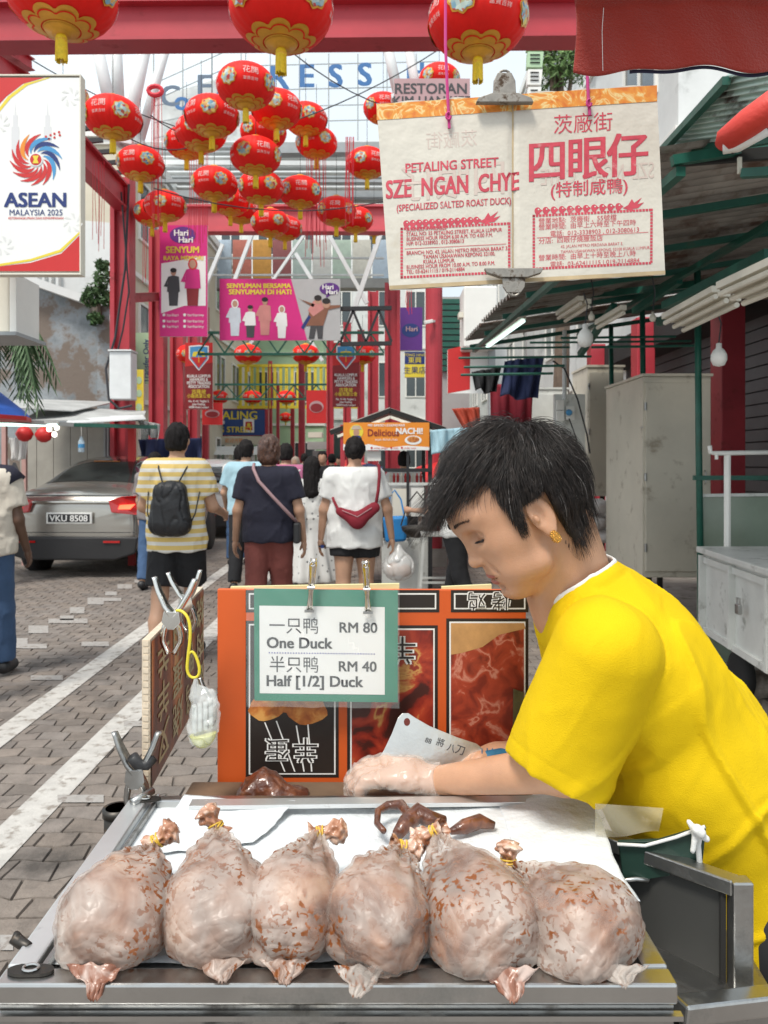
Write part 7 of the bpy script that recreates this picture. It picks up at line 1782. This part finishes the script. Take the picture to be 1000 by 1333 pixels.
for (x0,y0,x1,y1,d0,d1) in [(755,462,800,398,6.2,5.4),(826,405,885,365,5.6,5.0),(700,392,960,364,6.4,4.9),(858,420,930,372,5.0,4.2),(865,398,1000,330,4.6,3.6)]:
    MB().bar(P(x0,y0,d0), P(x1,y1,d1), .04,.045).build('brace', M['green_steel'], cn)
for i, (px, d, r) in enumerate([(910,5.0,.021),(838,6.0,.021),(797,7.0,.021)]):
    x = (px-500)/1000*d; t = thing('canopy_pole', ['thick green pole nearest the camera at right','middle green pole in front of the big beige cabinet','thin green pole left of the big beige cabinet'][i], 'pole', (x,d,.14), 0, 'green canopy poles')
    MB().tube([(x+.02,d,.14),(x,d,1.5),(x-.01,d,2.72)], r, 10).build('pole', M['green_steel'], t, smooth=True); MB().lathe([(.05,.141),(.05,.16),(.025,.165)], 12, (x+.02,d,0)).build('foot', M['green_steel'], t)
t = thing('side_roof', 'steep pale green corrugated roof sheet just under the red cloth', 'roof', P(930,150,2.6))
corrugated('roof_sheet', 'corr_green', t, P(948,96,2.35), P(852,200,3.2), P(1010,184,2.6), P(1070,70,1.95), 13, .013)
MB().bar(P(946,96,2.34)-V((0,0,.02)), P(850,203,3.18)-V((0,0,.02)), .025,.025).build('edge_beam', M['green_steel'], t); MB().bar(P(850,205,3.15), P(1020,178,2.5), .03,.03).build('edge_beam', M['green_steel'], t)
t = thing('dark_truss', 'black roof beam with hanging brackets under the steep green sheet', 'beam', P(930,200,2.7))
MB().bar(P(856,212,3.1), P(1040,196,2.6), .03,.04).build('beam', M['dark'], t); MB().bar(P(963,205,2.7), P(963,226,2.7), .012).build('bracket', M['tube_off'], t); MB().bar(P(966,226,2.7), P(1030,222,2.6), .03).build('bracket', M['green_steel'], t)
def tubelamp(label, x0,y0,d0,x1,y1,d1, lit=False, n=1, sp=.05):
    t = thing('tube_lamp', label, 'lamp', P(x0,y0,d0), 0, 'fluorescent tubes under the canopy')
    for k in range(n):
        o = V((sp*k,0,-.02*k)); MB().bar(P(x0,y0,d0)+o, P(x1,y1,d1)+o, .04,.03).build('housing', M['tube_off'], t); MB().tube([P(x0,y0,d0)+o-V((0,0,.035)), P(x1,y1,d1)+o-V((0,0,.035))], .013, 8).build('tube', M['tube_glow' if lit else 'tube_off'], t)
tubelamp('lit fluorescent tube at the far eave of the canopy, above the hanging clothes', 634,447,6.9, 682,412,6.0, True)
tubelamp('unlit double tube between the lit tube and the bulb', 727,408,5.6, 756,388,5.0, False, 2)
tubelamp('unlit tube near the middle poles, small', 778,420,5.2, 812,400,4.8)
tubelamp('bundle of long unlit tubes left of the thick green pole', 866,412,4.2, 932,376,3.6, False, 3)
tubelamp('bundle of long pale tubes reaching the right edge of the view', 938,372,3.3, 1050,320,2.7, False, 3)
for i, (px, py, d, r) in enumerate([(762,441,4.6,.046),(936,466,4.2,.042),(770,413,4.9,.02),(850,414,4.7,.02)]):
    t = thing('bulb', ['big white bulb hanging left of the thin green pole','white bulb hanging right of the thick green pole','small beige lamp socket above the left bulb','small beige lamp socket left of the thick pole'][i], 'bulb', P(px,py,d), 0, 'bulbs hanging from the canopy')
    MB().lathe([(0,-r*1.15),(r*.7,-r*.95),(r,-.3*r),(r,.4*r),(r*.7,r),(r*.35,r*1.3),(r*.35,r*1.9),(0,r*2)], 18, P(px,py,d)).build('bulb', M['white_paint' if i < 2 else 'cream_plastic'], t, smooth=True); MB().tube([P(px,py,d)+V((0,0,r*1.9)), P(px+3,py-25,d)+V((0,0,r*2)), P(px-2,py-60,d)], .004, 5).build('cord', M['cable'], t)
t = thing('wall_fan', 'brown round fan mounted under the canopy at the right edge', 'fan', P(965,385,4.3))
MB().tube([P(965,388,4.3)+V((.19*math.cos(a),.10*math.sin(a),.02*math.sin(a))) for a in [k*.3307 for k in range(19)]], .008, 6, closed=True).build('guard', mat('fan_brown', (.09,.06,.045), .6), t)
for k in range(5): a = k*1.2566; MB().prism([P(965,388,4.3)+V((.16*math.cos(a+z),.09*math.sin(a+z),.0)) for z in (0,.3,.6)]+[P(965,388,4.3)], (0,0,.006)).build('blade', bpy.data.materials['fan_brown'], t)
MB().lathe([(.04,-.03),(.05,.0),(.04,.06)], 14, P(965,386,4.3)).build('hub', bpy.data.materials['fan_brown'], t)
# hanging rails and clothes at the far stall
for i, (y, x0, x1, d) in enumerate([(454,600,742,6.6),(466,597,770,6.0),(478,604,735,5.7),(488,600,720,5.4),(446,690,900,6.5),(440,730,880,5.9),(452,770,905,5.6)]):
    o = MB().tube([P(x0,y,d), P(x1,y-2,d)], .010, 6).build('rail', M['green_steel'], cn)
def cloth(name, label, cat, pts, d, m, amp=.02, group=None):
    p = [P(x,y,d) for x, y in pts]
    def fn(u, v): q = p[0].lerp(p[1], u).lerp(p[3].lerp(p[2], u), v); return q+V((0, amp*math.sin(u*14+v*2)*(.4+v)+amp*.5*math.sin(u*31), amp*.4*math.sin(u*9)*v))
    o = MB().grid(fn, 30, 12).build(name, M[m], smooth=True); s = o.modifiers.new('s','SOLIDIFY'); s.thickness = .006; return props(o, label, cat, group)
cloth('navy_garment', 'navy blue garment hung on the far stall rail', 'garment', [(657,470),(708,464),(700,520),(652,516)], 6.2, 'navy_cloth', .04)
cloth('dark_garment', 'bundle of nearly black cloth left of the navy garment', 'garment', [(614,484),(652,478),(646,512),(620,508)], 6.5, 'black_cloth', .04)
cloth('orange_tarp', 'bright orange red cloth corner over the stall behind her hair', 'cloth', [(588,532),(624,530),(626,560),(604,558)], 7.4, 'orange_cloth', .03)
cloth('red_tarp', 'red cloth hanging behind the navy garment', 'cloth', [(638,500),(694,500),(692,560),(640,560)], 7.6, 'maroon', .03)
cloth('blue_tarp', 'pale blue plastic sheet behind the food stall roof', 'cloth', [(560,560),(610,556),(612,588),(562,592)], 8.2, 'sky_cloth', .03)
def cabinet(label, x0, x1, y0, y1, d, dep, m='beige_metal', doors=1, side=0., legs=True, group='metal storage cabinets on the right'):
    t = thing('cabinet', label, 'cabinet', (P((x0+x1)/2,0,d).x,d,.14), 0, group); a, b_, z0_, z1_ = P(x0,0,d).x, P(x1,0,d).x, P(0,y1,d).z, P(0,y0,d).z
    MB().bx(a, b_, d, d+dep, z0_, z1_).build('body', M[m], t, bevel=.008)
    MB().bx(a-.012, b_+.012, d-.012, d+dep, z1_+.001, z1_+.022).build('top', M[m], t)
    w = (b_-a)/doors
    for k in range(doors):
        dr = MB().bx(a+w*k+.012, a+w*(k+1)-.012, d-.016, d-.002, z0_+.05, z1_-.05).build('door', M[m], t, bevel=.003)
        hx = a+w*(k+1)-.06 if k == 0 else a+w*k+.06
        MB().tube([(hx,d-.016,(z0_+z1_)/2-.05),(hx,d-.045,(z0_+z1_)/2-.04),(hx,d-.045,(z0_+z1_)/2+.04),(hx,d-.016,(z0_+z1_)/2+.05)], .006, 6).build('handle', M['steel'], dr)
        for hz_ in (.15,.5,.85): MB().lathe([(.010,-.03),(.010,.03)], 8, (a+w*k+.010,d-.018,lerp(z0_,z1_,hz_))).build('hinge', M['steel_worn'], dr)
    if legs:
        for x in (a+.05, b_-.05): MB().bx(x-.02, x+.02, d+.02, d+.06, .141, z0_-.001).build('leg', M['iron'], t)
        for x in (a+.05, b_-.05): MB().bx(x-.02, x+.02, d+dep-.06, d+dep-.02, .141, z0_-.001).build('leg', M['iron'], t)
    return t
cabinet('big tall beige metal cabinet on legs in the middle right', 838, 926, 490, 752, 5.9, 1.0, doors=1)
cabinet('narrow beige cabinet behind the thin green pole, over pale sacks', 765, 812, 478, 646, 7.5, .6, legs=True)
cabinet('pale grey cabinet right of the woman\'s hair with a sloping wire', 688, 740, 507, 690, 8.2, .6, m='metal_pale')
t = thing('fold_door', 'beige sheet metal side flap angled left of the big cabinet', 'panel', P(822,500,6.4))
MB().prism([P(808,500,6.9), P(837,492,5.9), P(837,752,5.9), P(808,705,6.9)], (.01,0,0)).build('panel', M['beige_metal'], t)
MB().bar(P(808,560,6.88), P(837,556,5.88), .006).build('seam', M['steel_worn'], t)
for k, (x, y) in enumerate([(775,660),(796,664),(778,680),(798,684),(787,698)]):
    c = P(x,y,7.4); f = ell(tuple(c),(.13,.14,.075)); o = link('sack', iso(lambda p: f(p)+.02*fbm(p,9,2,k), c-V((.17,.17,.11)), c+V((.17,.17,.11)), .016), M['sack']); props(o, ['upper left pale sack','upper right pale sack','middle left pale sack','middle right pale sack','lowest pale sack'][k]+' stacked under the narrow cabinet', 'sack', 'pale sacks stacked under the cabinet')
t = thing('socket_board', 'pale panel with white sockets and two blue plugs by the cabinets', 'socket panel', P(741,570,7.0))
MB().bx(P(722,0,7).x, P(762,0,7).x, 7.0, 7.05, .141, P(0,513,7).z).build('panel', M['metal_pale'], t)
for y in (527,541,560,574): MB().bx(P(724,0,7).x, P(733,0,7).x, 6.96, 6.999, P(0,y+7,7).z, P(0,y-6,7).z).build('socket', M['white_paint'], t)
for y in (537,571): MB().lathe([(.02,-.03),(.03,0),(.02,.03)], 12, P(741,y,6.95), Matrix.Rotation(math.pi/2,3,'X')).build('plug', M['print_blue'], t); MB().bx(P(736,0,7).x, P(747,0,7).x, 6.97, 6.999, P(0,y+10,7).z, P(0,y-8,7).z).build('socket', M['white_paint'], t)
MB().tube([P(741,545,6.95),P(750,570,6.9),P(752,600,6.9),P(745,640,6.95)], .006, 5).build('wire', M['cable'], t); MB().tube([P(720,470,6.9),P(735,480,6.9),P(752,520,6.9),P(764,565,6.9),P(768,590,6.95)], .008, 5).build('wire', M['cable'], t)
o = MB().tube([P(735,430,7),P(735,520,7)], .02, 8).build('conduit', M['white_steel'], t)
# pale rail, glass screen, metal stall trunk
t = thing('white_rail', 'white painted pipe rail behind the green bar at the right edge', 'rail', P(946,600,4.6))
MB().tube([P(924,580,4.6),P(925,589,4.6),P(932,590,4.6),P(1060,588,4.6)], .014, 8).build('rail', M['white_paint'], t, smooth=True); MB().tube([P(947,589,4.61),P(947,720,4.61)], .020, 8).build('post', M['white_paint'], t); MB().tube([P(933,592,4.59),P(933,598,4.59)], .01, 6).build('knob', M['white_paint'], t)
MB().bar(P(903,622,4.98), P(1060,622,4.98), .03,.03).build('rail', M['green_steel'], cn)
M['screen_glass'] = mat('screen_glass', (.30,.38,.30), .15, var=.1, alpha=.72, spec=.6, dirt=.3, dcol=(.35,.35,.28), ds=4)
t = thing('plastic_screen', 'cloudy greenish plastic screen fixed to the thick green pole', 'screen', P(950,700,5.03))
MB().prism([P(908,645,5.03), P(1060,643,5.03), P(1060,870,5.03), P(908,870,5.03)], (0,.008,0)).build('sheet', M['screen_glass'], t); MB().bar(P(907,645,5.025), P(1060,643,5.025), .02,.02).build('rim', M['metal_pale'], t)
tk = thing('metal_hawker_cart', 'pale metal stall trunk with framed side panels and padlock at the right edge', 'trunk', (2.2,3.4,.14))
xa, xb, ya, yb, za, zb2 = 1.86, 2.75, 2.5, 4.5, .47, .93
def Tx(y): return lerp(1.72, 1.87, (y-ya)/(yb-ya))
MB().hexa([(Tx(ya),ya,za),(xb,ya,za),(xb,yb,za),(Tx(yb),yb,za),(Tx(ya),ya,zb2),(xb,ya,zb2),(xb,yb,zb2),(Tx(yb),yb,zb2)]).build('body', M['metal_pale'], tk, bevel=.006)
MB().hexa([(Tx(ya)-.03,ya-.02,zb2+.001),(xb+.02,ya-.02,zb2+.001),(xb+.02,yb+.03,zb2+.001),(Tx(yb)-.03,yb+.03,zb2+.001),(Tx(ya)-.03,ya-.02,zb2+.035),(xb+.02,ya-.02,zb2+.035),(xb+.02,yb+.03,zb2+.035),(Tx(yb)-.03,yb+.03,zb2+.035)]).build('lid', M['metal_pale'], tk, bevel=.006)
for y in (4.47,4.02,3.56,3.1,2.64): MB().bar((Tx(y)-.012,y,za+.012),(Tx(y)-.012,y,zb2-.01), .045,.022, up=(0,1,0)).build('frame_bar', M['metal_pale'], tk)
for z in (za+.02, zb2-.035): MB().bar((Tx(ya)-.010,ya,z),(Tx(yb)-.010,yb-.05,z), .02,.035).build('frame_bar', M['metal_pale'], tk)
pk = MB().box((Tx(3.85)-.04,3.86,.72),(.022,.045,.05)).build('padlock', M['brass'] if 'brass' in M else M['steel_worn'], tk, bevel=.005); MB().tube([(Tx(3.85)-.04,3.845,.745),(Tx(3.85)-.04,3.845,.775),(Tx(3.85)-.04,3.875,.775),(Tx(3.85)-.04,3.875,.745)], .005, 6).build('shackle', M['steel'], pk)
for x, y in ((2.0,4.3),(2.6,4.3),(2.0,2.8),(2.6,2.8)):
    MB().lathe([(.09,-.03),(.13,-.022),(.13,.022),(.09,.03)], 20, (x,y,.27), Matrix.Rotation(math.pi/2,3,'Y')).build('wheel', M['tyre'], tk, smooth=True); MB().bar((x,y,.27),(x,y,za), .03).build('axle_post', M['iron'], tk)
for i, (px, py, s) in enumerate([(955,860,.09),(990,868,.13)]):
    c = P(px,py,4.3); c.z = .14+s*.6; f = ell(tuple(c),(s,s*.9,s*.6)); o = link('sack', iso(lambda p: f(p)+.012*fbm(p,14,2,i), c-V((s*1.3,)*3), c+V((s*1.3,)*3), .012), M['concrete' if i else 'sack']); props(o, ['small white bundle by the trunk wheel','brown rounded sack under the metal trunk'][i], 'sack')
# things above: louvre panels, white unit, red and white board
t = thing('louvre_stack', 'stack of pale green slotted panels left of the slender tree', 'louvres', P(699,60,10))
for k in range(7):
    x0, x1 = 686+k*.3, 712-k*1.5; y = -25+k*23
    o = MB().prism([P(x0,y,10), P(x1+2,y,10), P(x1,y+20,10), P(x0-1,y+20,10)], (0,.1,0)).build('panel', M['wall_green' if k < 5 else 'white_paint'], t)
    for j in range(3): MB().bx(P(x0+3,0,10).x, P(x1-3,0,10).x, 9.985, 9.999, P(0,y+5+j*5,10).z, P(0,y+4+j*5,10).z).build('slot', M['dark'], o)
MB().bar(P(718,10,10.2), P(690,125,10.2), .05).build('rail', M['black_metal'], t)
MB().bar((P(690,0,10.3).x,10.3,.14),(P(690,0,10.3).x,10.3,P(0,150,10.3).z), .1).build('post', M['wall_grey'], t)
t = thing('white_unit', 'tall white metal unit on the wall right of the round red post', 'unit', P(625,410,9))
MB().bx(P(604,0,9).x, P(648,0,9).x, 9, 9.5, P(0,452,9).z, P(0,372,9).z).build('box', M['white_paint'], t, bevel=.02); MB().bx(P(598,0,9).x, P(604,0,9).x-.001, 9.05, 9.2, P(0,412,9).z, P(0,405,9).z).build('bracket', M['cream_plastic'], t)
MB().bar((P(640,0,9.3).x,9.3,.14),(P(640,0,9.3).x,9.3,P(0,452,9.3).z-.001), .08).build('post', M['grey_steel'], t)
t, po, tx, fr, k = board_sign('shop_board', 'red and white shop board fading to white behind the far canopy eave', 583, 455, 660, 512, 9.4, 'print_white', .08, 'sign', sk=-16)
po([(583,512),(612,507),(612,448),(583,455)], 'print_red', 1, 'red_field')
t = thing('green_shutters', 'dark green shutters high behind the white unit', 'shutters', P(590,420,12))
for k_ in range(12): MB().bx(P(574,0,12).x, P(610,0,12).x, 12, 12.06, P(0,395+k_*8,12).z, P(0,389+k_*8,12).z).build('slat', M['green_steel'], t)
MB().bx(P(572,0,12).x, P(612,0,12).x, 12.07, 12.3, 0, P(0,385,12).z).build('wall', M['wall_grey'], t)
t = thing('security_camera', 'small white security camera on the round red post', 'camera', P(560,418,10.8)); MB().bar(P(553,420,10.75), P(563,418,10.8), .06,.05).build('body', M['white_paint'], t, bevel=.01); MB().bar(P(562,418,10.8), P(566,418,10.9), .03).build('bracket', M['white_paint'], t)
t = thing('umbrella_stall', 'row of dark parasols and stalls far beyond the crowd on the right', 'stall', P(500,600,14))
for k_, (x, y, d, m_) in enumerate([(455,600,20,'print_red'),(480,606,16,'navy_cloth'),(590,600,11,'print_red')]):
    c = P(x,y,d); MB().lathe([(.9,-.3),(.5,-.08),(0,.05)], 12, c).build('canopy', M[m_], t); MB().tube([(c.x,c.y,0),c], .03, 6).build('pole', M['grey_steel'], t)
t = thing('stacked_crates', 'brown and grey crates and boards stacked by the far red columns', 'crates', P(420,590,20))
for k_, (x, y, w, hh, m_) in enumerate([(413,580,26,10,'wall_grey'),(418,592,22,11,'wall_dark'),(410,566,18,7,'cream_plastic'),(424,604,26,10,'bark'),(412,612,20,9,'wall_grey')]): MB().bx(P(x-w/2,0,21).x, P(x+w/2,0,21).x, 21, 21.5, P(0,y+hh/2,21).z, P(0,y-hh/2,21).z).build('crate', M[m_], t)
MB().bx(P(398,0,21.1).x, P(436,0,21.1).x, 21.1, 21.4, 0, P(0,617,21).z).build('table', M['wall_dark'], t)

# ================================================================ food stall
fs = thing('food_stall', 'small food stall with a dark gabled roof in mid street', 'stall', P(505,0,8.6)*1); fs.location.z = 0
dd = 8.4; pk_ = P(508,531,dd)
for (x, y, sg) in ((430,560,-1),(580,556,1)):
    e = P(x,y,dd); N_ = V((0,1.5,.0))
    corrugated('roof_sheet', 'corr_dark', fs, pk_, pk_+N_, e+N_, e, 9, .012)
    MB().bar(pk_+V((0,-.02,-.03)), e+V((0,-.02,-.03)), .04,.05).build('fascia', M['dark'], fs)
    MB().bar(pk_+V((0,-.025,-.10)), e+V((sg*-.08,-.025,-.07)), .03,.03).build('fascia', M['tube_off'], fs)
for x in (446,560):
    for yy in (dd, dd+1.4): MB().bar((P(x,0,dd).x,yy,0.0),(P(x,0,dd).x,yy,P(0,553,dd).z), .045, .045, up=(0,1,0)).build('post', M['red_steel' if x < 500 else 'black_metal'], fs)
MB().bx(P(447,0,dd).x, P(560,0,dd).x, dd, dd+1.4, .62, .66).build('counter', M['metal_pale'], fs); MB().bx(P(497,0,dd).x, P(558,0,dd).x, dd, dd+1.3, .08, .615).build('cart_body', M['metal_pale'], fs, bevel=.01)
MB().bar(P(500,612,dd-.02), P(562,612,dd-.02), .04).build('shelf', M['black_metal'], fs); MB().bar(P(500,630,dd-.02), P(562,630,dd-.02), .03).build('shelf', M['metal_pale'], fs)
for x in (500,531): MB().bar(P(x,588,dd-.03), P(x,700,dd-.03), .03, up=(0,1,0)).build('upright', M['black_metal'], fs)
for k_ in range(9):
    c = P(508+k_*5,622,dd+.05); MB().lathe([(.014,-.06),(.016,.02),(.008,.03),(.008,.05)], 8, c).build('sauce_bottle', M['red_shirt' if k_ % 3 else 'cream_plastic'], fs)
MB().bx(P(511,0,dd).x, P(530,0,dd).x, dd-.02, dd, P(0,680,dd).z, P(0,636,dd).z).build('menu_sheet', M['cream_plastic'], fs); MB().bx(P(535,0,dd).x, P(552,0,dd).x, dd-.02, dd, P(0,672,dd).z, P(0,634,dd).z).build('menu_sheet', M['white_paint'], fs)
MB().bx(P(478,0,dd).x, P(496,0,dd).x, dd-.02, dd, P(0,600,dd).z, P(0,587,dd).z).build('notice', M['white_paint'], fs)
t, po, tx, fr, k = board_sign('stall_sign', 'orange food stall sign with portrait roundel and bowl', 447, 550, 559, 586, 8.33, 'print_orange', .03, 'sign')
po([(447,586),(559,586),(559,582),(530,580),(505,583),(480,578),(462,582),(447,578)], 'print_white', 1); po(circ(464,562,9,9.5), 'print_yellow', 2); po(circ(464,563,4,5,12), 'print_skin', 3); po([(457,559),(460,554),(468,554),(471,559)], 'hijab', 4); po([(457,571),(459,567),(469,567),(471,571)], 'print_navy', 4)
tx('Delicious', 13, 499, 563, 'print_maroon', 3, bold=.015, sx=.85); tx('NACHI!', 11, 533, 561, 'print_white', 3, bold=.04, sx=.95); tx('MIE BAKSO LEGENDARIS', 4.4, 503, 553.5, 'print_white', 3, bold=.02); tx('sejak dahulu kala', 4.4, 503, 572, 'print_white', 3)
po(circ(538,573,11,6), 'print_white', 2); po(circ(538,572,8,4), 'food_gold', 3)
tx('● sedap sangat   ● halal   ● order now', 3.6, 512, 583, 'print_red', 4)
t = thing('stool', 'tall pale metal stool by the food stall', 'stool', P(566,0,7.6)); t.location.z = 0
zs_ = P(0,693,7.6).z; xs_ = P(568,0,7.6).x
MB().bx(xs_-.15, xs_+.15, 7.45, 7.75, zs_-.03, zs_).build('seat', M['metal_pale'], t, bevel=.006)
for a in (-1,1):
    for b2 in (-1,1): MB().bar((xs_+a*.13,7.6+b2*.13,zs_-.03),(xs_+a*.18,7.6+b2*.18,0), .025).build('leg', M['metal_pale'], t)
    MB().bar((xs_-.16,7.6+a*.155,.30),(xs_+.16,7.6+a*.155,.30), .02).build('rung', M['metal_pale'], t)
t = thing('blue_bag', 'bright blue carrier bag hanging from the food stall', 'bag', P(514,690,8.1)); MB().prism([P(498,673,8.1),P(531,672,8.1),P(529,705,8.1),P(502,707,8.1)], (0,.14,0)).build('bag', mat('bag_blue', (.02,.22,.55), .5, bump=.5, bs=10), t, bevel=.03); MB().tube([P(503,674,8.15),P(508,645,8.2),P(514,638,8.2),P(522,650,8.2),P(527,674,8.15)], .01, 6).build('handle', bpy.data.materials['bag_blue'], t)
t = thing('wok_basket', 'dark round wok hanging on the side of the food stall', 'wok', P(543,690,7.9)); MB().lathe([(0,-.10),(.09,-.085),(.155,-.02),(.165,.02),(.155,.025)], 20, P(543,688,7.9)).build('wok', M['iron'], t, smooth=True)
for s in (-1,1): MB().tube([P(543+s*21,684,7.9),P(543+s*12,655,8.1),P(543,640,8.2)], .008, 5).build('hanger', M['iron'], t)

# ================================================================ left side booth and awnings
t = thing('blue_umbrella', 'blue market umbrella with a red rim at the left edge', 'umbrella', P(-30,560,9)); t.location.z = 0
c = P(-48,488,9.3)
MB().lathe([(.76,-.50),(.70,-.42),(.35,-.14),(0,.02)], 10, c).build('canopy', M['tarp_blue'], t); MB().lathe([(.77,-.55),(.765,-.50)], 10, c).build('rim', M['print_red'], t); MB().tube([(c.x,c.y,0),c], .03, 8).build('pole', M['grey_steel'], t)
bo = thing('booth', 'lit market booth with grey sheet roofs behind the silver sedan', 'booth', (-5.2,12,0))
MB().prism([P(28,548,10.5), P(60,530,12), P(190,536,12.2), P(186,548,10.6)], (0,0,.015)).build('roof_sheet', M['tarp_grey'], bo); MB().prism([P(85,552,10.2), P(92,544,11), P(186,541,11.2), P(190,546,10.2)], (0,0,.012)).build('roof_sheet', M['white_steel'], bo)
MB().prism([P(-20,530,10), P(30,520,12), P(150,524,13), P(95,536,11)], (0,0,.015)).build('roof_sheet', M['tarp_grey'], bo)
MB().bar(P(-20,546,9.6), P(96,553,9.9), .05).build('roof_edge', M['wall_grey'], bo); MB().bar(P(96,553,10.1), P(205,556,10.4), .05).build('roof_edge', M['green_steel'], bo)
for k_ in range(5): MB().bx(P(26+k_*22,0,12.5).x, P(47.3+k_*22,0,12.5).x, 12.5, 12.56, 0, P(0,552,12.5).z).build('wall_panel', M['shutter'], bo)
for k_ in range(9): MB().bx(P(136+k_*4,0,12.5).x, P(138.6+k_*4,0,12.5).x, 12.46, 12.54, 0, P(0,552,12.5).z).build('wall_rib', M['grey_steel'], bo)
MB().bx(P(134,0,12.5).x, P(172,0,12.5).x, 12.55, 12.6, 0, P(0,552,12.5).z).build('wall_panel', M['grey_steel'], bo)
for x, m_ in ((6,'pink_post'),(32,'pink_post'),(172,'print_red')):
    if m_ == 'pink_post': M.setdefault('pink_post', mat('pink_post', (.5,.3,.27), .6))
    MB().bar((P(x,0,11).x,11,0),(P(x,0,11).x,11,P(0,552,11).z), .06 if x < 100 else .09, up=(0,1,0)).build('post', M[m_], bo)
text(Fr(P(19,612,12.4),(1,0,0),(0,0,1)), 'A', .36, 0, 0, 0, M['ink'], bo, bold=.02)
t = thing('tube_lamp', 'bright horizontal fluorescent tube at the left booth', 'lamp', P(30,552,9.8)); MB().bar(P(-20,549,9.8), P(76,550,9.8), .05,.03).build('housing', M['white_paint'], t); MB().tube([P(-20,552.5,9.8), P(74,553.5,9.8)], .02, 8).build('tube', M['tube_glow'], t)
for i, (x, y) in enumerate([(64,559),(74,557),(71,566)]):
    o = MB().lathe([(0,-.035),(.03,-.02),(.034,.01),(.02,.04),(0,.045)], 12, P(x,y,10)).build('bulb', M['lamp_glow'], smooth=True); props(o, ['left','top right','lower right'][i]+' of the three glowing bulbs at the left booth', 'bulb', 'glowing bulbs at the left booth')
for i, x in enumerate((32,57)):
    t = thing('paper_lantern', ['left small red paper lantern under the booth roof, cut by the roof edge','right small red paper lantern under the booth roof'][i], 'lantern', P(x,565,10.2), 0, 'small red paper lanterns at the booth'); MB().lathe([(.03,-.10),(.08,-.07),(.115,0),(.08,.07),(.03,.10)], 18, P(x,565+i,10.2)).build('shade', M['print_red'], t, smooth=True); MB().lathe([(.035,.10),(.035,.12)], 10, P(x,565+i,10.2)).build('cap', M['lantern_gold'], t)
t = thing('water_bottle', 'clear plastic bottle with a blue label hanging on a string', 'bottle', P(106,578,10.2)); MB().lathe([(.035,-.10),(.04,-.09),(.04,.04),(.018,.09),(.018,.11)], 14, P(106,579,10.2)).build('bottle', mat('bottle', (.6,.75,.85), .1, alpha=.6), t, smooth=True); MB().lathe([(.0415,-.04),(.0415,.01)], 14, P(106,579,10.2)).build('label_band', M['print_blue'], t); MB().tube([P(106,570,10.2),P(106,553,10.2)], .004, 4).build('string', M['white_paint'], t)
cloth('white_garment', 'white garments hanging at the left booth', 'garment', [(12,570),(36,570),(34,598),(14,600)], 10.6, 'cloth_white', .03)
cloth('grey_tarpaulin', 'rolled grey blue tarpaulin on the roof edge right of the booth', 'tarpaulin', [(178,546),(208,552),(206,574),(186,562)], 11.5, 'tarp_grey', .05)
cloth('dark_tarpaulin', 'dark cloth heap behind the striped shirt man', 'cloth', [(180,572),(262,570),(262,602),(182,600)], 13, 'navy_cloth', .1)
t = thing('drain_pipe', 'grey pipe up the peeling wall next to the thick column', 'pipe', P(146,560,13.6)); MB().tube([P(147,596,13.6),P(147,430,13.6),P(146,410,13.6)], .05, 8).build('pipe', M['wall_grey'], t)
